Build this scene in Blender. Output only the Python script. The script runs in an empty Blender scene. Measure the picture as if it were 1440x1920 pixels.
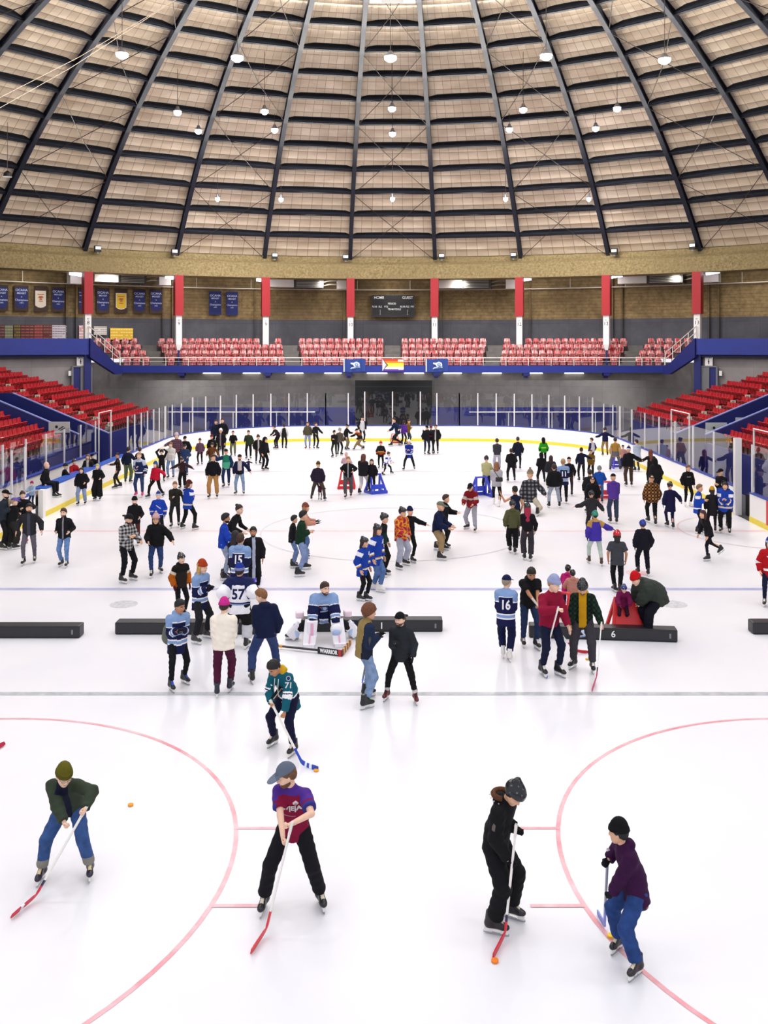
import bpy, bmesh, math, random
import numpy as np
from mathutils import Vector, Matrix
from mathutils.bvhtree import BVHTree
random.seed(7); rng=np.random.default_rng(7)
S=bpy.context.scene; COL=S.collection
R=math.radians
FPX=1737.0; CX=736.0; HY=647.0; CAMH=6.4
def gx(px,d): return (px-CX)*d/FPX
def gz(py,d): return CAMH-(py-HY)*d/FPX
def gd(py): return FPX*CAMH/(py-HY)
def ground(px,py):
    d=gd(py); return (gx(px,d),d)
# ---------------------------------------------------------------- materials
MATS={}
def lin(c):
    if isinstance(c,str):
        c=c.lstrip('#'); c=[int(c[i:i+2],16)/255 for i in (0,2,4)]
    return tuple((x/12.92 if x<=.04045 else ((x+.055)/1.055)**2.4) for x in c[:3])+(1,)
def newmat(name):
    m=bpy.data.materials.new(name); m.use_nodes=True
    nt=m.node_tree; b=nt.nodes['Principled BSDF']; return m,nt,b
def N(nt,t,**k):
    n=nt.nodes.new(t)
    for a,v in k.items(): setattr(n,a,v)
    return n
def plain(name,col,rough=.6,metal=0,noise=0,nscale=8,bump=0,bscale=60,emit=None,estr=1,spec=None,coat=0):
    key=(name,str(col),rough,metal,noise,bump,emit)
    if key in MATS: return MATS[key]
    m,nt,b=newmat(name); c=lin(col)
    b.inputs['Base Color'].default_value=c; b.inputs['Roughness'].default_value=rough; b.inputs['Metallic'].default_value=metal
    if spec is not None: b.inputs['Specular IOR Level'].default_value=spec
    if coat: b.inputs['Coat Weight'].default_value=coat
    tc=N(nt,'ShaderNodeTexCoord')
    if noise:
        n=N(nt,'ShaderNodeTexNoise'); n.inputs['Scale'].default_value=nscale; n.inputs['Detail'].default_value=5
        nt.links.new(tc.outputs['Object'],n.inputs['Vector'])
        mx=N(nt,'ShaderNodeMix',data_type='RGBA',blend_type='MULTIPLY'); mx.inputs[0].default_value=1
        mr=N(nt,'ShaderNodeMapRange'); mr.inputs[1].default_value=.3; mr.inputs[2].default_value=.7; mr.inputs[3].default_value=1-noise; mr.inputs[4].default_value=1+noise*.5
        nt.links.new(n.outputs[0],mr.inputs[0]); mx.inputs[6].default_value=c
        cc=N(nt,'ShaderNodeCombineColor')
        for i in range(3): nt.links.new(mr.outputs[0],cc.inputs[i])
        nt.links.new(cc.outputs[0],mx.inputs[7]); nt.links.new(mx.outputs[2],b.inputs['Base Color'])
    if bump:
        n=N(nt,'ShaderNodeTexNoise'); n.inputs['Scale'].default_value=bscale; n.inputs['Detail'].default_value=3
        nt.links.new(tc.outputs['Object'],n.inputs['Vector'])
        bp=N(nt,'ShaderNodeBump'); bp.inputs['Strength'].default_value=bump; bp.inputs['Distance'].default_value=.01
        nt.links.new(n.outputs[0],bp.inputs['Height']); nt.links.new(bp.outputs[0],b.inputs['Normal'])
    if emit:
        b.inputs['Emission Color'].default_value=lin(emit); b.inputs['Emission Strength'].default_value=estr
    MATS[key]=m; return m
def dk(c,k=.86): return '#'+''.join('%02x'%int(int(c[i:i+2],16)*k) for i in (1,3,5))
def cloth(c): return plain('cloth_'+c.strip('#'),dk(c) if c not in('#eceaf0','#ece2d4') else c,.85,noise=.12,nscale=6,bump=.35,bscale=45,spec=.2)
# ---------------------------------------------------------------- mesh builder
class MB:
    def __init__(s): s.v=[]; s.f=[]; s.m=[]; s.mats=[]; s.uv=None
    def mi(s,mat):
        if mat not in s.mats: s.mats.append(mat)
        return s.mats.index(mat)
    def add(s,vs,fs,mat):
        o=len(s.v); s.v+= [tuple(v) for v in vs]; i=s.mi(mat)
        for f in fs: s.f.append(tuple(o+k for k in f)); s.m.append(i)
    def box(s,c,h,mat,rot=None,taper=1):
        vs=[]
        for z in (-1,1):
            t=taper if z>0 else 1
            for x,y in ((-1,-1),(1,-1),(1,1),(-1,1)): vs.append(Vector((x*h[0]*t,y*h[1]*t,z*h[2])))
        if rot is not None: vs=[rot@v for v in vs]
        c=Vector(c); vs=[v+c for v in vs]
        s.add(vs,[(0,3,2,1),(4,5,6,7),(0,1,5,4),(1,2,6,5),(2,3,7,6),(3,0,4,7)],mat)
    def bar(s,a,b,w,h,mat,up=(0,0,1)):
        a=Vector(a); b=Vector(b); d=(b-a); L=d.length; d.normalize(); u=Vector(up)
        x=d.cross(u)
        if x.length<1e-4: x=d.cross(Vector((1,0,0)))
        x.normalize(); u=x.cross(d)
        m=Matrix((x,d,u)).transposed()
        s.box((a+b)/2,(w/2,L/2,h/2),mat,m)
    def tube(s,pts,r,mat,n=8,cap=True):
        pts=[Vector(p) for p in pts]; rings=[]; 
        rs=r if isinstance(r,(list,tuple)) else [r]*len(pts)
        px=None; vs=[]
        for i,p in enumerate(pts):
            d=(pts[min(i+1,len(pts)-1)]-pts[max(i-1,0)]).normalized()
            if px is None: px=d.orthogonal().normalized()
            px=(px-d*px.dot(d)).normalized(); py=d.cross(px)
            for k in range(n):
                a=2*math.pi*k/n; vs.append(p+(px*math.cos(a)+py*math.sin(a))*rs[i])
        fs=[]
        for i in range(len(pts)-1):
            for k in range(n): fs.append((i*n+k,i*n+(k+1)%n,(i+1)*n+(k+1)%n,(i+1)*n+k))
        if cap: fs.append(tuple(range(n))[::-1]); fs.append(tuple((len(pts)-1)*n+k for k in range(n)))
        s.add(vs,fs,mat)
    def lathe(s,prof,c,mat,n=20,axis=None):
        vs=[];fs=[];c=Vector(c)
        for r,z in prof:
            for k in range(n):
                a=2*math.pi*k/n; v=Vector((r*math.cos(a),r*math.sin(a),z))
                if axis is not None: v=axis@v
                vs.append(v+c)
        for i in range(len(prof)-1):
            for k in range(n): fs.append((i*n+k,i*n+(k+1)%n,(i+1)*n+(k+1)%n,(i+1)*n+k))
        fs.append(tuple(range(n))[::-1]); fs.append(tuple((len(prof)-1)*n+k for k in range(n)))
        s.add(vs,fs,mat)
    def quad(s,a,b,c,d,mat): s.add([a,b,c,d],[(0,1,2,3)],mat)
    def strip(s,path,prof,mat,closed=False):
        """path: list of (pt(x,y), normal(x,y)); prof: closed list of (offset,z)"""
        n=len(prof); vs=[]; fs=[]
        for (p,nn) in path:
            for o,z in prof: vs.append((p[0]+nn[0]*o,p[1]+nn[1]*o,z))
        m=len(path)
        for i in range(m-1 if not closed else m):
            j=(i+1)%m
            for k in range(n): fs.append((i*n+k,i*n+(k+1)%n,j*n+(k+1)%n,j*n+k))
        if not closed: fs.append(tuple(range(n))[::-1]); fs.append(tuple((m-1)*n+k for k in range(n)))
        s.add(vs,fs,mat)
    def build(s,name,parent=None,smooth=False,origin=None):
        me=bpy.data.meshes.new(name); v=s.v
        if origin is not None:
            o=Vector(origin); v=[tuple(Vector(p)-o) for p in v]
        me.from_pydata(v,[],s.f)
        for m in s.mats: me.materials.append(m)
        me.polygons.foreach_set('material_index',s.m)
        if smooth: me.polygons.foreach_set('use_smooth',[True]*len(s.f))
        me.update()
        bm=bmesh.new(); bm.from_mesh(me); bmesh.ops.recalc_face_normals(bm,faces=bm.faces); bm.to_mesh(me); bm.free()
        o=bpy.data.objects.new(name,me); COL.objects.link(o)
        if origin is not None: o.location=origin
        if parent: o.parent=parent
        return o
def tag(o,label=None,cat=None,group=None,kind=None):
    if label: o['label']=label
    if cat: o['category']=cat
    if group: o['group']=group
    if kind: o['kind']=kind
    return o
def struct(o): o['kind']='structure'; return o
def empty(name,loc,rz=0):
    o=bpy.data.objects.new(name,None); COL.objects.link(o); o.location=loc; o.rotation_euler=(0,0,rz); o.empty_display_size=.1; return o
def meshobj(name,me,parent=None,loc=None):
    o=bpy.data.objects.new(name,me); COL.objects.link(o)
    if parent: o.parent=parent
    if loc is not None: o.location=loc
    return o
def text_mesh(txt,size,mat,extrude=.003,align='CENTER',bold=True,sx=1,offset=0):
    cu=bpy.data.curves.new('lettering','FONT'); cu.body=txt; cu.size=size; cu.extrude=extrude; cu.align_x=align; cu.align_y='CENTER'; cu.offset=offset if offset else (size*.008 if bold else 0)
    cu.resolution_u=3
    o=bpy.data.objects.new('t',cu); COL.objects.link(o)
    dg=bpy.context.evaluated_depsgraph_get(); me=bpy.data.meshes.new_from_object(o.evaluated_get(dg))
    bpy.data.objects.remove(o); me.name='lettering'
    me.materials.clear(); me.materials.append(mat)
    if sx!=1: me.transform(Matrix.Diagonal((sx,1,1,1)))
    return me
def ordn(i):
    w=['first','second','third','fourth','fifth','sixth','seventh','eighth','ninth','tenth','eleventh','twelfth','thirteenth','fourteenth','fifteenth','sixteenth','seventeenth','eighteenth','nineteenth','twentieth']
    return w[i] if i<20 else '%dth'%(i+1)
# ---------------------------------------------------------------- camera
cam=bpy.data.cameras.new('camera'); co=bpy.data.objects.new('camera',cam); COL.objects.link(co)
cam.sensor_fit='HORIZONTAL'; cam.sensor_width=36; cam.lens=FPX/1440*36
cam.shift_x=-(CX-720)/1440; cam.shift_y=-(960-HY)/1440; cam.clip_end=300
co.location=(0,0,CAMH); co.rotation_euler=(R(90),0,0); S.camera=co
S.cycles.transparent_max_bounces=40; S.cycles.max_bounces=8; S.cycles.use_adaptive_sampling=True; S.cycles.adaptive_threshold=.02; S.cycles.diffuse_bounces=3
S.view_settings.view_transform='Standard'; S.view_settings.look='None'; S.view_settings.gamma=1; S.view_settings.exposure=.5
# ---------------------------------------------------------------- dome
YC=31.9; RS=51.5; Z0=12.6; R0=35.2; DS=2.08; ZCN=Z0-math.sqrt(RS*RS-R0*R0); T0=math.asin(R0/RS)
def dome(phi,s,off=0):
    t=T0-s/RS; r=(RS+off)*math.sin(t); z=ZCN+(RS+off)*math.cos(t)
    return Vector((r*math.sin(phi),YC+r*math.cos(phi),z))
def ring(r,phi,z=0): return Vector((r*math.sin(phi),YC+r*math.cos(phi),z))
# tile material uses UV: u = bay units, v = ring units
def tile_mat():
    m,nt,b=newmat('ceiling_tiles'); b.inputs['Roughness'].default_value=.8
    uv=N(nt,'ShaderNodeUVMap'); sp=N(nt,'ShaderNodeSeparateXYZ'); nt.links.new(uv.outputs[0],sp.inputs[0])
    def line(out,mul,w):
        a=N(nt,'ShaderNodeMath',operation='MULTIPLY'); nt.links.new(out,a.inputs[0]); a.inputs[1].default_value=mul
        f=N(nt,'ShaderNodeMath',operation='FRACT'); nt.links.new(a.outputs[0],f.inputs[0])
        s=N(nt,'ShaderNodeMath',operation='SUBTRACT'); nt.links.new(f.outputs[0],s.inputs[0]); s.inputs[1].default_value=.5
        ab=N(nt,'ShaderNodeMath',operation='ABSOLUTE'); nt.links.new(s.outputs[0],ab.inputs[0])
        mr=N(nt,'ShaderNodeMapRange'); nt.links.new(ab.outputs[0],mr.inputs[0]); mr.inputs[1].default_value=.5-w; mr.inputs[2].default_value=.5; 
        return mr,ab,f
    lx,ax,fx=line(sp.outputs[0],8,.045); ly,ay,fy=line(sp.outputs[1],3,.06)
    mx=N(nt,'ShaderNodeMath',operation='MAXIMUM'); nt.links.new(lx.outputs[0],mx.inputs[0]); nt.links.new(ly.outputs[0],mx.inputs[1])
    # per tile tone
    vm=N(nt,'ShaderNodeVectorMath',operation='MULTIPLY'); nt.links.new(uv.outputs[0],vm.inputs[0]); vm.inputs[1].default_value=(8,3,1)
    fl=N(nt,'ShaderNodeVectorMath',operation='FLOOR'); nt.links.new(vm.outputs[0],fl.inputs[0])
    wn=N(nt,'ShaderNodeTexWhiteNoise',noise_dimensions='2D'); nt.links.new(fl.outputs[0],wn.inputs[0])
    cr=N(nt,'ShaderNodeValToRGB'); nt.links.new(wn.outputs[0],cr.inputs[0])
    cr.color_ramp.elements[0].color=lin('#d6c3a8'); cr.color_ramp.elements[1].color=lin('#e6d5bc')
    no=N(nt,'ShaderNodeTexNoise'); no.inputs['Scale'].default_value=2.2; no.inputs['Detail'].default_value=4; nt.links.new(uv.outputs[0],no.inputs[0])
    m2=N(nt,'ShaderNodeMix',data_type='RGBA',blend_type='MULTIPLY'); nt.links.new(cr.outputs[0],m2.inputs[6]); 
    cr2=N(nt,'ShaderNodeValToRGB'); cr2.color_ramp.elements[0].color=(.72,.68,.64,1); cr2.color_ramp.elements[1].color=(1,1,1,1); cr2.color_ramp.elements[0].position=.3; cr2.color_ramp.elements[1].position=.6
    nt.links.new(no.outputs[0],cr2.inputs[0]); nt.links.new(cr2.outputs[0],m2.inputs[7]); m2.inputs[0].default_value=.8
    m3=N(nt,'ShaderNodeMix',data_type='RGBA'); nt.links.new(mx.outputs[0],m3.inputs[0]); nt.links.new(m2.outputs[2],m3.inputs[6]); m3.inputs[7].default_value=lin('#9a806a')
    nt.links.new(m3.outputs[2],b.inputs['Base Color'])
    # pillow bump
    ad=N(nt,'ShaderNodeMath',operation='MULTIPLY'); nt.links.new(ay.outputs[0],ad.inputs[0]); nt.links.new(ay.outputs[0],ad.inputs[1])
    bp=N(nt,'ShaderNodeBump'); bp.inputs['Strength'].default_value=.5; bp.inputs['Distance'].default_value=.5
    nt.links.new(ad.outputs[0],bp.inputs['Height']); nt.links.new(bp.outputs[0],b.inputs['Normal'])
    return m
TM=tile_mat()
NR=15; PHI=[R(-115+5*i) for i in range(0,47)]
def build_dome():
    # one puffed strip of panels per purlin row; sags between purlins
    bays=[R(k*10+5) for k in range(-12,12)]
    vs=[];fs=[];uvs=[]
    nu=4; nv=6
    for b in bays[:-1]:
        for s in range(NR+2):
            o=len(vs)
            for i in range(nv+1):
                for j in range(nu+1):
                    ph=b+R(10)*j/nu; t=i/nv
                    vs.append(dome(ph,(s+t)*DS,.28-.05*math.sin(math.pi*t)-.0))
            for i in range(nv):
                for j in range(nu):
                    a=o+i*(nu+1)+j; fs.append((a,a+1,a+nu+2,a+nu+1))
                    for (ii,jj) in ((i,j),(i,j+1),(i+1,j+1),(i+1,j)): uvs.append((round(math.degrees(b)/10)+jj/nu,s+ii/nv))
    me=bpy.data.meshes.new('ceiling'); me.from_pydata(vs,[],fs); me.materials.append(TM)
    uvl=me.uv_layers.new(name='UVMap'); 
    for k,u in enumerate(uvs): uvl.data[k].uv=u
    me.update(); o=meshobj('ceiling',me); struct(o)
build_dome()
M_rib=plain('navy_steel','#1b2130',.55,noise=.15); M_pur=plain('purlin_steel','#13161e',.6); M_cable=plain('dark_cable','#3a2f28',.7); M_rope=plain('pale_rope','#8f7f6c',.8)
tn=[0]
def trim(mb,smooth=False):
    tn[0]+=1; return struct(mb.build('trim_%d'%tn[0],smooth=smooth))
for k in range(-12,12):
    ph=R(k*10+5); mb=MB(); 
    for s in range(0,NR+2):
        a=dome(ph,s*DS,-.12); b=dome(ph,(s+1)*DS,-.12); n=(a-Vector((0,YC,ZCN))).normalized()
        mb.bar(a,b,.26,.06,M_rib,n); mb.bar(a+n*.2,b+n*.2,.07,.42,M_rib,n); mb.bar(a+n*.38,b+n*.38,.26,.05,M_rib,n)
    trim(mb)
for s in range(1,NR+1):
    mb=MB()
    for k in range(-12,11):
        a=dome(R(k*10+5),s*DS,.05); b=dome(R(k*10+15),s*DS,.05); n=((a+b)/2-Vector((0,YC,ZCN))).normalized()
        mb.bar(a,b,.24,.05,M_rib,n); mb.bar(a+n*.14,b+n*.14,.08,.40,M_pur,n); mb.bar(a+n*.26,b+n*.26,.42,.06,M_pur,n)
    trim(mb)
for k in range(-10,11,2):
    mb=MB()
    for s in (0,3,6,9,12):
        for (p,q) in (((k*10-5),(k*10+5)),((k*10+5),(k*10-5))):
            mb.tube([dome(R(p),s*DS,-.1),dome(R((p+q)/2),(s+1.5)*DS,-.02),dome(R(q),(s+3)*DS,-.1)],.022,M_cable,5)
    trim(mb)
# long pale ropes hanging under the dome at the upper left
for (pa,pb) in (((-14,190,40),(380,-30,28)),((-14,330-120,44),(345,-10,30))):
    a=Vector((gx(pa[0],pa[2]),pa[2],gz(pa[1],pa[2]))); b=Vector((gx(pb[0],pb[2]),pb[2],gz(pb[1],pb[2])))
    mb=MB(); mid=(a+b)/2+Vector((0,0,-.15)); mb.tube([a,mid,b],.011,M_rope,5); o=mb.build('rigging_rope')
    tag(o,'pale rope slung under the dome at upper left, %s of the pair'%('upper' if pa[1]<200 else 'lower'),'rope')
# ---------------------------------------------------------------- ring beam, walls
def rough_mat(name,c1,c2,scale,bump=.6,c3=None,joints=None):
    m,nt,b=newmat(name); b.inputs['Roughness'].default_value=.9
    tc=N(nt,'ShaderNodeTexCoord'); n1=N(nt,'ShaderNodeTexNoise'); n1.inputs['Scale'].default_value=scale; n1.inputs['Detail'].default_value=8; n1.inputs['Roughness'].default_value=.65
    nt.links.new(tc.outputs['Object'],n1.inputs[0]); cr=N(nt,'ShaderNodeValToRGB'); nt.links.new(n1.outputs[0],cr.inputs[0])
    cr.color_ramp.elements[0].position=.3; cr.color_ramp.elements[0].color=lin(c1); cr.color_ramp.elements[1].position=.7; cr.color_ramp.elements[1].color=lin(c2)
    n2=N(nt,'ShaderNodeTexNoise'); n2.inputs['Scale'].default_value=.35; n2.inputs['Detail'].default_value=5; nt.links.new(tc.outputs['Object'],n2.inputs[0])
    mx=N(nt,'ShaderNodeMix',data_type='RGBA'); mr=N(nt,'ShaderNodeMapRange'); mr.inputs[1].default_value=.45; mr.inputs[2].default_value=.65; mr.inputs[4].default_value=.6; nt.links.new(n2.outputs[0],mr.inputs[0]); nt.links.new(mr.outputs[0],mx.inputs[0]); nt.links.new(cr.outputs[0],mx.inputs[6]); mx.inputs[7].default_value=lin(c3 or c1)
    out=mx.outputs[2]; h=n1.outputs[0]
    if joints:
        br=N(nt,'ShaderNodeTexBrick'); uv=N(nt,'ShaderNodeUVMap'); nt.links.new(uv.outputs[0],br.inputs[0])
        br.inputs['Scale'].default_value=1; br.inputs['Mortar Size'].default_value=joints[2]; br.inputs['Brick Width'].default_value=joints[0]; br.inputs['Row Height'].default_value=joints[1]; br.offset=joints[3]
        br.inputs['Color1'].default_value=(1,1,1,1); br.inputs['Color2'].default_value=(.86,.86,.86,1); br.inputs['Mortar'].default_value=(.66,.63,.6,1)
        mm=N(nt,'ShaderNodeMix',data_type='RGBA',blend_type='MULTIPLY'); mm.inputs[0].default_value=1; nt.links.new(out,mm.inputs[6]); nt.links.new(br.outputs[0],mm.inputs[7]); out=mm.outputs[2]
    nt.links.new(out,b.inputs['Base Color'])
    bp=N(nt,'ShaderNodeBump'); bp.inputs['Strength'].default_value=bump; bp.inputs['Distance'].default_value=.05; nt.links.new(h,bp.inputs['Height']); nt.links.new(bp.outputs[0],b.inputs['Normal'])
    return m
M_beam=rough_mat('rough_sprayed_concrete','#6b5a36','#a8966a',7,1,'#8a7852')
M_brick=rough_mat('brown_concrete_block','#75603f','#a38c60',3,.7,'#655238',joints=(2.6,.24,.02,.35))
M_grey=rough_mat('dark_grey_painted_wall','#4c4c52','#5a5a61',1.2,.15,'#46464c',joints=(2.2,4,.012,0))
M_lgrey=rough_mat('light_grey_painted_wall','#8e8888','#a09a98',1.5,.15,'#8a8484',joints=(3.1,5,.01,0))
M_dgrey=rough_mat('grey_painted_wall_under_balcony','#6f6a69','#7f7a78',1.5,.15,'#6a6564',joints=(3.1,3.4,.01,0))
M_blue=plain('blue_painted_steel','#1c2e86',.5,noise=.1,nscale=1.5); M_blue2=plain('dark_blue_paint','#131d66',.5,noise=.15,nscale=1.5)
M_white=plain('white_paint','#e9e6e2',.5); M_red=plain('red_paint','#a21820',.55); M_black=plain('black_paint','#101012',.6)
M_conc=plain('grey_concrete','#6f6c68',.85,noise=.2,nscale=2); M_rail=plain('cream_rail','#d8cfc4',.5)
def curved_wall(name,rr,a0,a1,z0,z1,mat,thick=.3,step=2.0,skip=None):
    n=max(2,int(abs(a1-a0)/step)); vs=[];fs=[];uvs=[]
    for i in range(n+1):
        a=R(a0+(a1-a0)*i/n)
        vs+= [ring(rr,a,z0),ring(rr,a,z1),ring(rr+thick,a,z0),ring(rr+thick,a,z1)]
    for i in range(n):
        o=i*4
        for q in ((o,o+4,o+5,o+1),(o+2,o+3,o+7,o+6),(o+1,o+5,o+7,o+3),(o,o+2,o+6,o+4)):
            fs.append(q)
            for k in q:
                ii=k//4; uvs.append((R(a0+(a1-a0)*ii/n)*rr,z1 if k%2 else z0))
    for e in (0,n): o=e*4; fs.append((o,o+1,o+3,o+2)); uvs+= [(0,0),(0,1),(1,1),(1,0)]
    me=bpy.data.meshes.new(name); me.from_pydata(vs,[],fs); me.materials.append(mat); ul=me.uv_layers.new(name='UVMap')
    for k,u in enumerate(uvs): ul.data[k].uv=u
    me.update(); o=meshobj(name,me); struct(o); return o
# beam: stepped profile
mb=MB(); path=[]
for i in range(0,93):
    a=R(-115+2.5*i); path.append(((R0*0+0,0),(0,0)))
def ring_strip(mb,prof,mat,a0=-115,a1=115,step=2.5):
    n=int((a1-a0)/step); vs=[];fs=[];m=len(prof)
    for i in range(n+1):
        a=R(a0+(a1-a0)*i/n)
        for r,z in prof: vs.append(ring(r,a,z))
    for i in range(n):
        for k in range(m): fs.append((i*m+k,i*m+(k+1)%m,(i+1)*m+(k+1)%m,(i+1)*m+k))
    mb.add(vs,fs,mat)
mb=MB(); ring_strip(mb,[(34.5,11.15),(34.5,12.15),(34.75,12.3),(35.0,12.35),(35.1,12.75),(36.2,12.75),(36.2,11.15)],M_beam); o=mb.build('ring_beam'); struct(o)
RW=38.3
curved_wall('wall_back_upper',RW,-115,115,8.3,13.6,M_brick)
curved_wall('wall_back_middle',RW-.02,-115,115,5.6,8.3,M_grey)
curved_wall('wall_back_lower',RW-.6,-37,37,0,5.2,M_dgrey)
mb=MB(); P_=[(34.9,5.5),(34.9,5.8),(38.4,5.8),(38.4,5.5)]; ring_strip(mb,P_,M_conc,-115,-35); ring_strip(mb,P_,M_conc,35,115); ring_strip(mb,[(37.55,5.5),(37.55,5.8),(38.4,5.8),(38.4,5.5)],M_conc,-35,35); struct(mb.build('floor_concourse'))
mb=MB(); ring_strip(mb,[(36,13.3),(36,13.5),(38.6,13.5),(38.6,13.3)],plain('dark_soffit','#3a3128',.9)); struct(mb.build('ceiling_concourse'))
# grey wall of the side stands below the blue band, blue band
for s,nm in ((-1,'left'),(1,'right')):
    aa=sorted((s*34.6,s*100)); curved_wall('wall_'+nm,34.95,aa[0],aa[1],0,5.75,M_lgrey)
    mb=MB(); ring_strip(mb,[(34.3,5.78),(34.3,6.82),(34.5,6.82),(34.5,5.78)],M_blue,aa[0],aa[1]); struct(mb.build('blue_fascia_'+nm))
    mb=MB(); ring_strip(mb,[(34.6,5.62),(34.6,5.72),(34.9,5.72),(34.9,5.62)],M_blue2,aa[0],aa[1]); struct(mb.build('lower_trim_'+nm))
    # wall pilaster pairs on the upper wall
for k in range(-6,6):
    ph=R(k*10+5); mb=MB()
    for d in (-.5,.5):
        a=ph+R(d); p=ring(RW-.12,a); rot=Matrix.Rotation(-a,3,'Z')
        mb.box((p.x,p.y,7.0),(.07,.12,1.3),M_grey,rot); mb.box((p.x,p.y,10.6),(.07,.12,2.3),M_brick,rot)
    trim(mb)
# conduit running along the wall
mb=MB(); mb.tube([ring(RW-.5,R(a),10.55) for a in range(-60,61,3)],.035,M_rail,6)
for a in range(-58,60,6): p=ring(RW-.5,R(a),10.55); mb.tube([p,p+Vector((0,0,1.6))],.02,M_rail,5)
trim(mb)
# columns
nums={-4:'7',-3.5:'8',-2.5:'9',-1.5:'9',-.5:'10',.5:'11',1.5:'12',2.5:'12',3.5:'13',4.5:'14',-4.5:'7'}
M_num=plain('black_lettering','#1b1b20',.6)
for k in range(-5,5):
    u=k+.5; ph=R(u*10); p=ring(34.6,ph); rot=Matrix.Rotation(-ph,3,'Z')
    if abs(u)>4: continue
    e=empty('column',(p.x,p.y,5.0),-ph)
    tag(e,'red and white column numbered %s, %s'%(nums[u],{-3.5:'at the left end of the balcony',-2.5:'second from the left along the balcony',-1.5:'third from the left, left of the balcony middle',-.5:'just left of the scoreboard',.5:'just right of the scoreboard',1.5:'third from the right of the balcony',2.5:'second from the right of the balcony',3.5:'at the right end of the balcony'}[u]),'column','numbered columns of the balcony')
    mb=MB(); mb.box((0,0,(8.42+11.15)/2-5),(.28,.32,(11.15-8.42)/2),M_red); mb.build('upper_casing',e)
    zb=6.05 if abs(u)<3 else 6.2
    mb=MB(); mb.box((0,0,(8.42+zb+.4)/2-5),(.2,.2,(8.42-zb-.4)/2),M_white); mb.box((0,0,zb+.2-5),(.1,.1,.2),M_white,taper=2.0)
    mb.box((0,0,4.2-5 if False else .5),(.06,.06,.56),M_blue2); mb.build('lower_post',e)
    me=text_mesh(nums[u],.34,M_num,.004,bold=False); o=meshobj('column_number',me,e,(0,-.206,7.85-5)); o.rotation_euler=(R(90),0,0)
    me=text_mesh('SEC',.1,M_num,.004,bold=False); o=meshobj('small_lettering',me,e,(0,-.206,8.1-5)); o.rotation_euler=(R(90),0,0)
# side blue posts beside the stands' doors
for s,nm in ((-1,'left'),(1,'right')):
    ph=R(s*35); p=ring(34.75,ph); mb=MB(); mb.box((p.x,p.y,2.85),(.22,.25,2.9),M_blue2,Matrix.Rotation(-ph,3,'Z')); trim(mb)
# ---------------------------------------------------------------- balcony
FY=62.3; FX=18.3
mb=MB(); mb.box((0,FY,4.78),(FX,.12,.24),M_blue)
rows=[(63.0+.85*i,4.72+.42*i) for i in range(4)]
struct(mb.build('balcony_fascia'))
mb=MB()
for i,(y,z) in enumerate(rows):
    mb.box((0,y+.1,z-.35),(FX,.45,.35),M_conc)
mb.box((0,67.1,5.55),(FX+.6,1.6,.22),M_conc)
struct(mb.build('floor_balcony'))
for s,nm in ((-1,'left'),(1,'right')):   # sloping blue side walls of the balcony
    top=ring(34.3,R(s*35)); a=Vector((s*FX,FY-.1,0)); b=Vector((top.x-s*.0,top.y,0)); n=Vector((b.y-a.y,-(b.x-a.x),0)).normalized()*.15
    prof=[(0,4.45,5.02),(.18,4.45,5.15),(1,5.6,6.85)]
    vs=[];fs=[]
    for t,z0,z1 in prof:
        p=a.lerp(b,t)
        for q in (p-n,p+n): vs+= [(q.x,q.y,z0),(q.x,q.y,z1)]
    for i in range(2):
        o=i*4; fs+= [(o,o+4,o+5,o+1),(o+2,o+3,o+7,o+6),(o+1,o+5,o+7,o+3),(o,o+2,o+6,o+4)]
    fs+=[(0,1,3,2),(8,10,11,9)]
    mb=MB(); mb.add(vs,fs,M_blue2); mb.quad((a.x,a.y,5.02),(b.x,b.y,6.85),(s*(FX+1.6),67,6.85),(a.x,66,5.0),M_conc) if False else None
    struct(mb.build('balcony_side_'+nm))
    # sloping rail
    e=empty('stair_rail',(a.x,a.y,5)); tag(e,'cream sloping handrail on the %s side wall of the balcony'%nm,'railing')
    mb=MB()
    for h in (.45,.85): mb.tube([a+Vector((0,0,5.0+h))-Vector(e.location),b+Vector((0,0,6.8+h))-Vector(e.location)],.028,M_rail,6)
    mb.build('handrail',e)
    for i in range(5):
        p=a.lerp(b,i/4.); z=5.0+1.8*i/4; mb=MB(); mb.tube([Vector((p.x,p.y,z))-Vector(e.location),Vector((p.x,p.y,z+.85))-Vector(e.location)],.03,M_rail,6); mb.build('rail_post',e)
e=empty('balcony_rail',(0,FY,5.02)); tag(e,'long cream guard rail running along the front of the balcony','railing')
mb=MB(); mb.tube([(-FX,0,.52),(FX,0,.52)],.03,M_rail,6); mb.build('handrail',e)
mb=MB(); mb.tube([(-FX,0,.28),(FX,0,.28)],.012,M_rail,6); mb.build('lower_rail',e)
for i in range(25):
    x=-FX+2*FX*i/24; mb=MB(); mb.tube([(x,0,0),(x,0,.52)],.028,M_rail,6); mb.build('rail_post',e)
# black door opening and pale panels under balcony, brackets
mb=MB(); x0=gx(666,69.0); x1=gx(810,69.0)
mb.box(((x0+x1)/2,69.3,2.3),((x1-x0)/2,.35,2.3),M_black); mb.box(((x0+x1)/2,68.9,3.3),((x1-x0)/2,.03,.04),plain('dark_steel','#33333a',.5,.5))
struct(mb.build('door_1'))
for x in (-2.95,2.95,-14.2,-8.4,9.0,14.4):
    mb=MB(); mb.box((x,FY+.4,4.45),(.22,.5,.12),M_blue2); mb.box((x,FY+.5,4.28),(.12,.3,.1),M_blue2); trim(mb)
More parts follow.
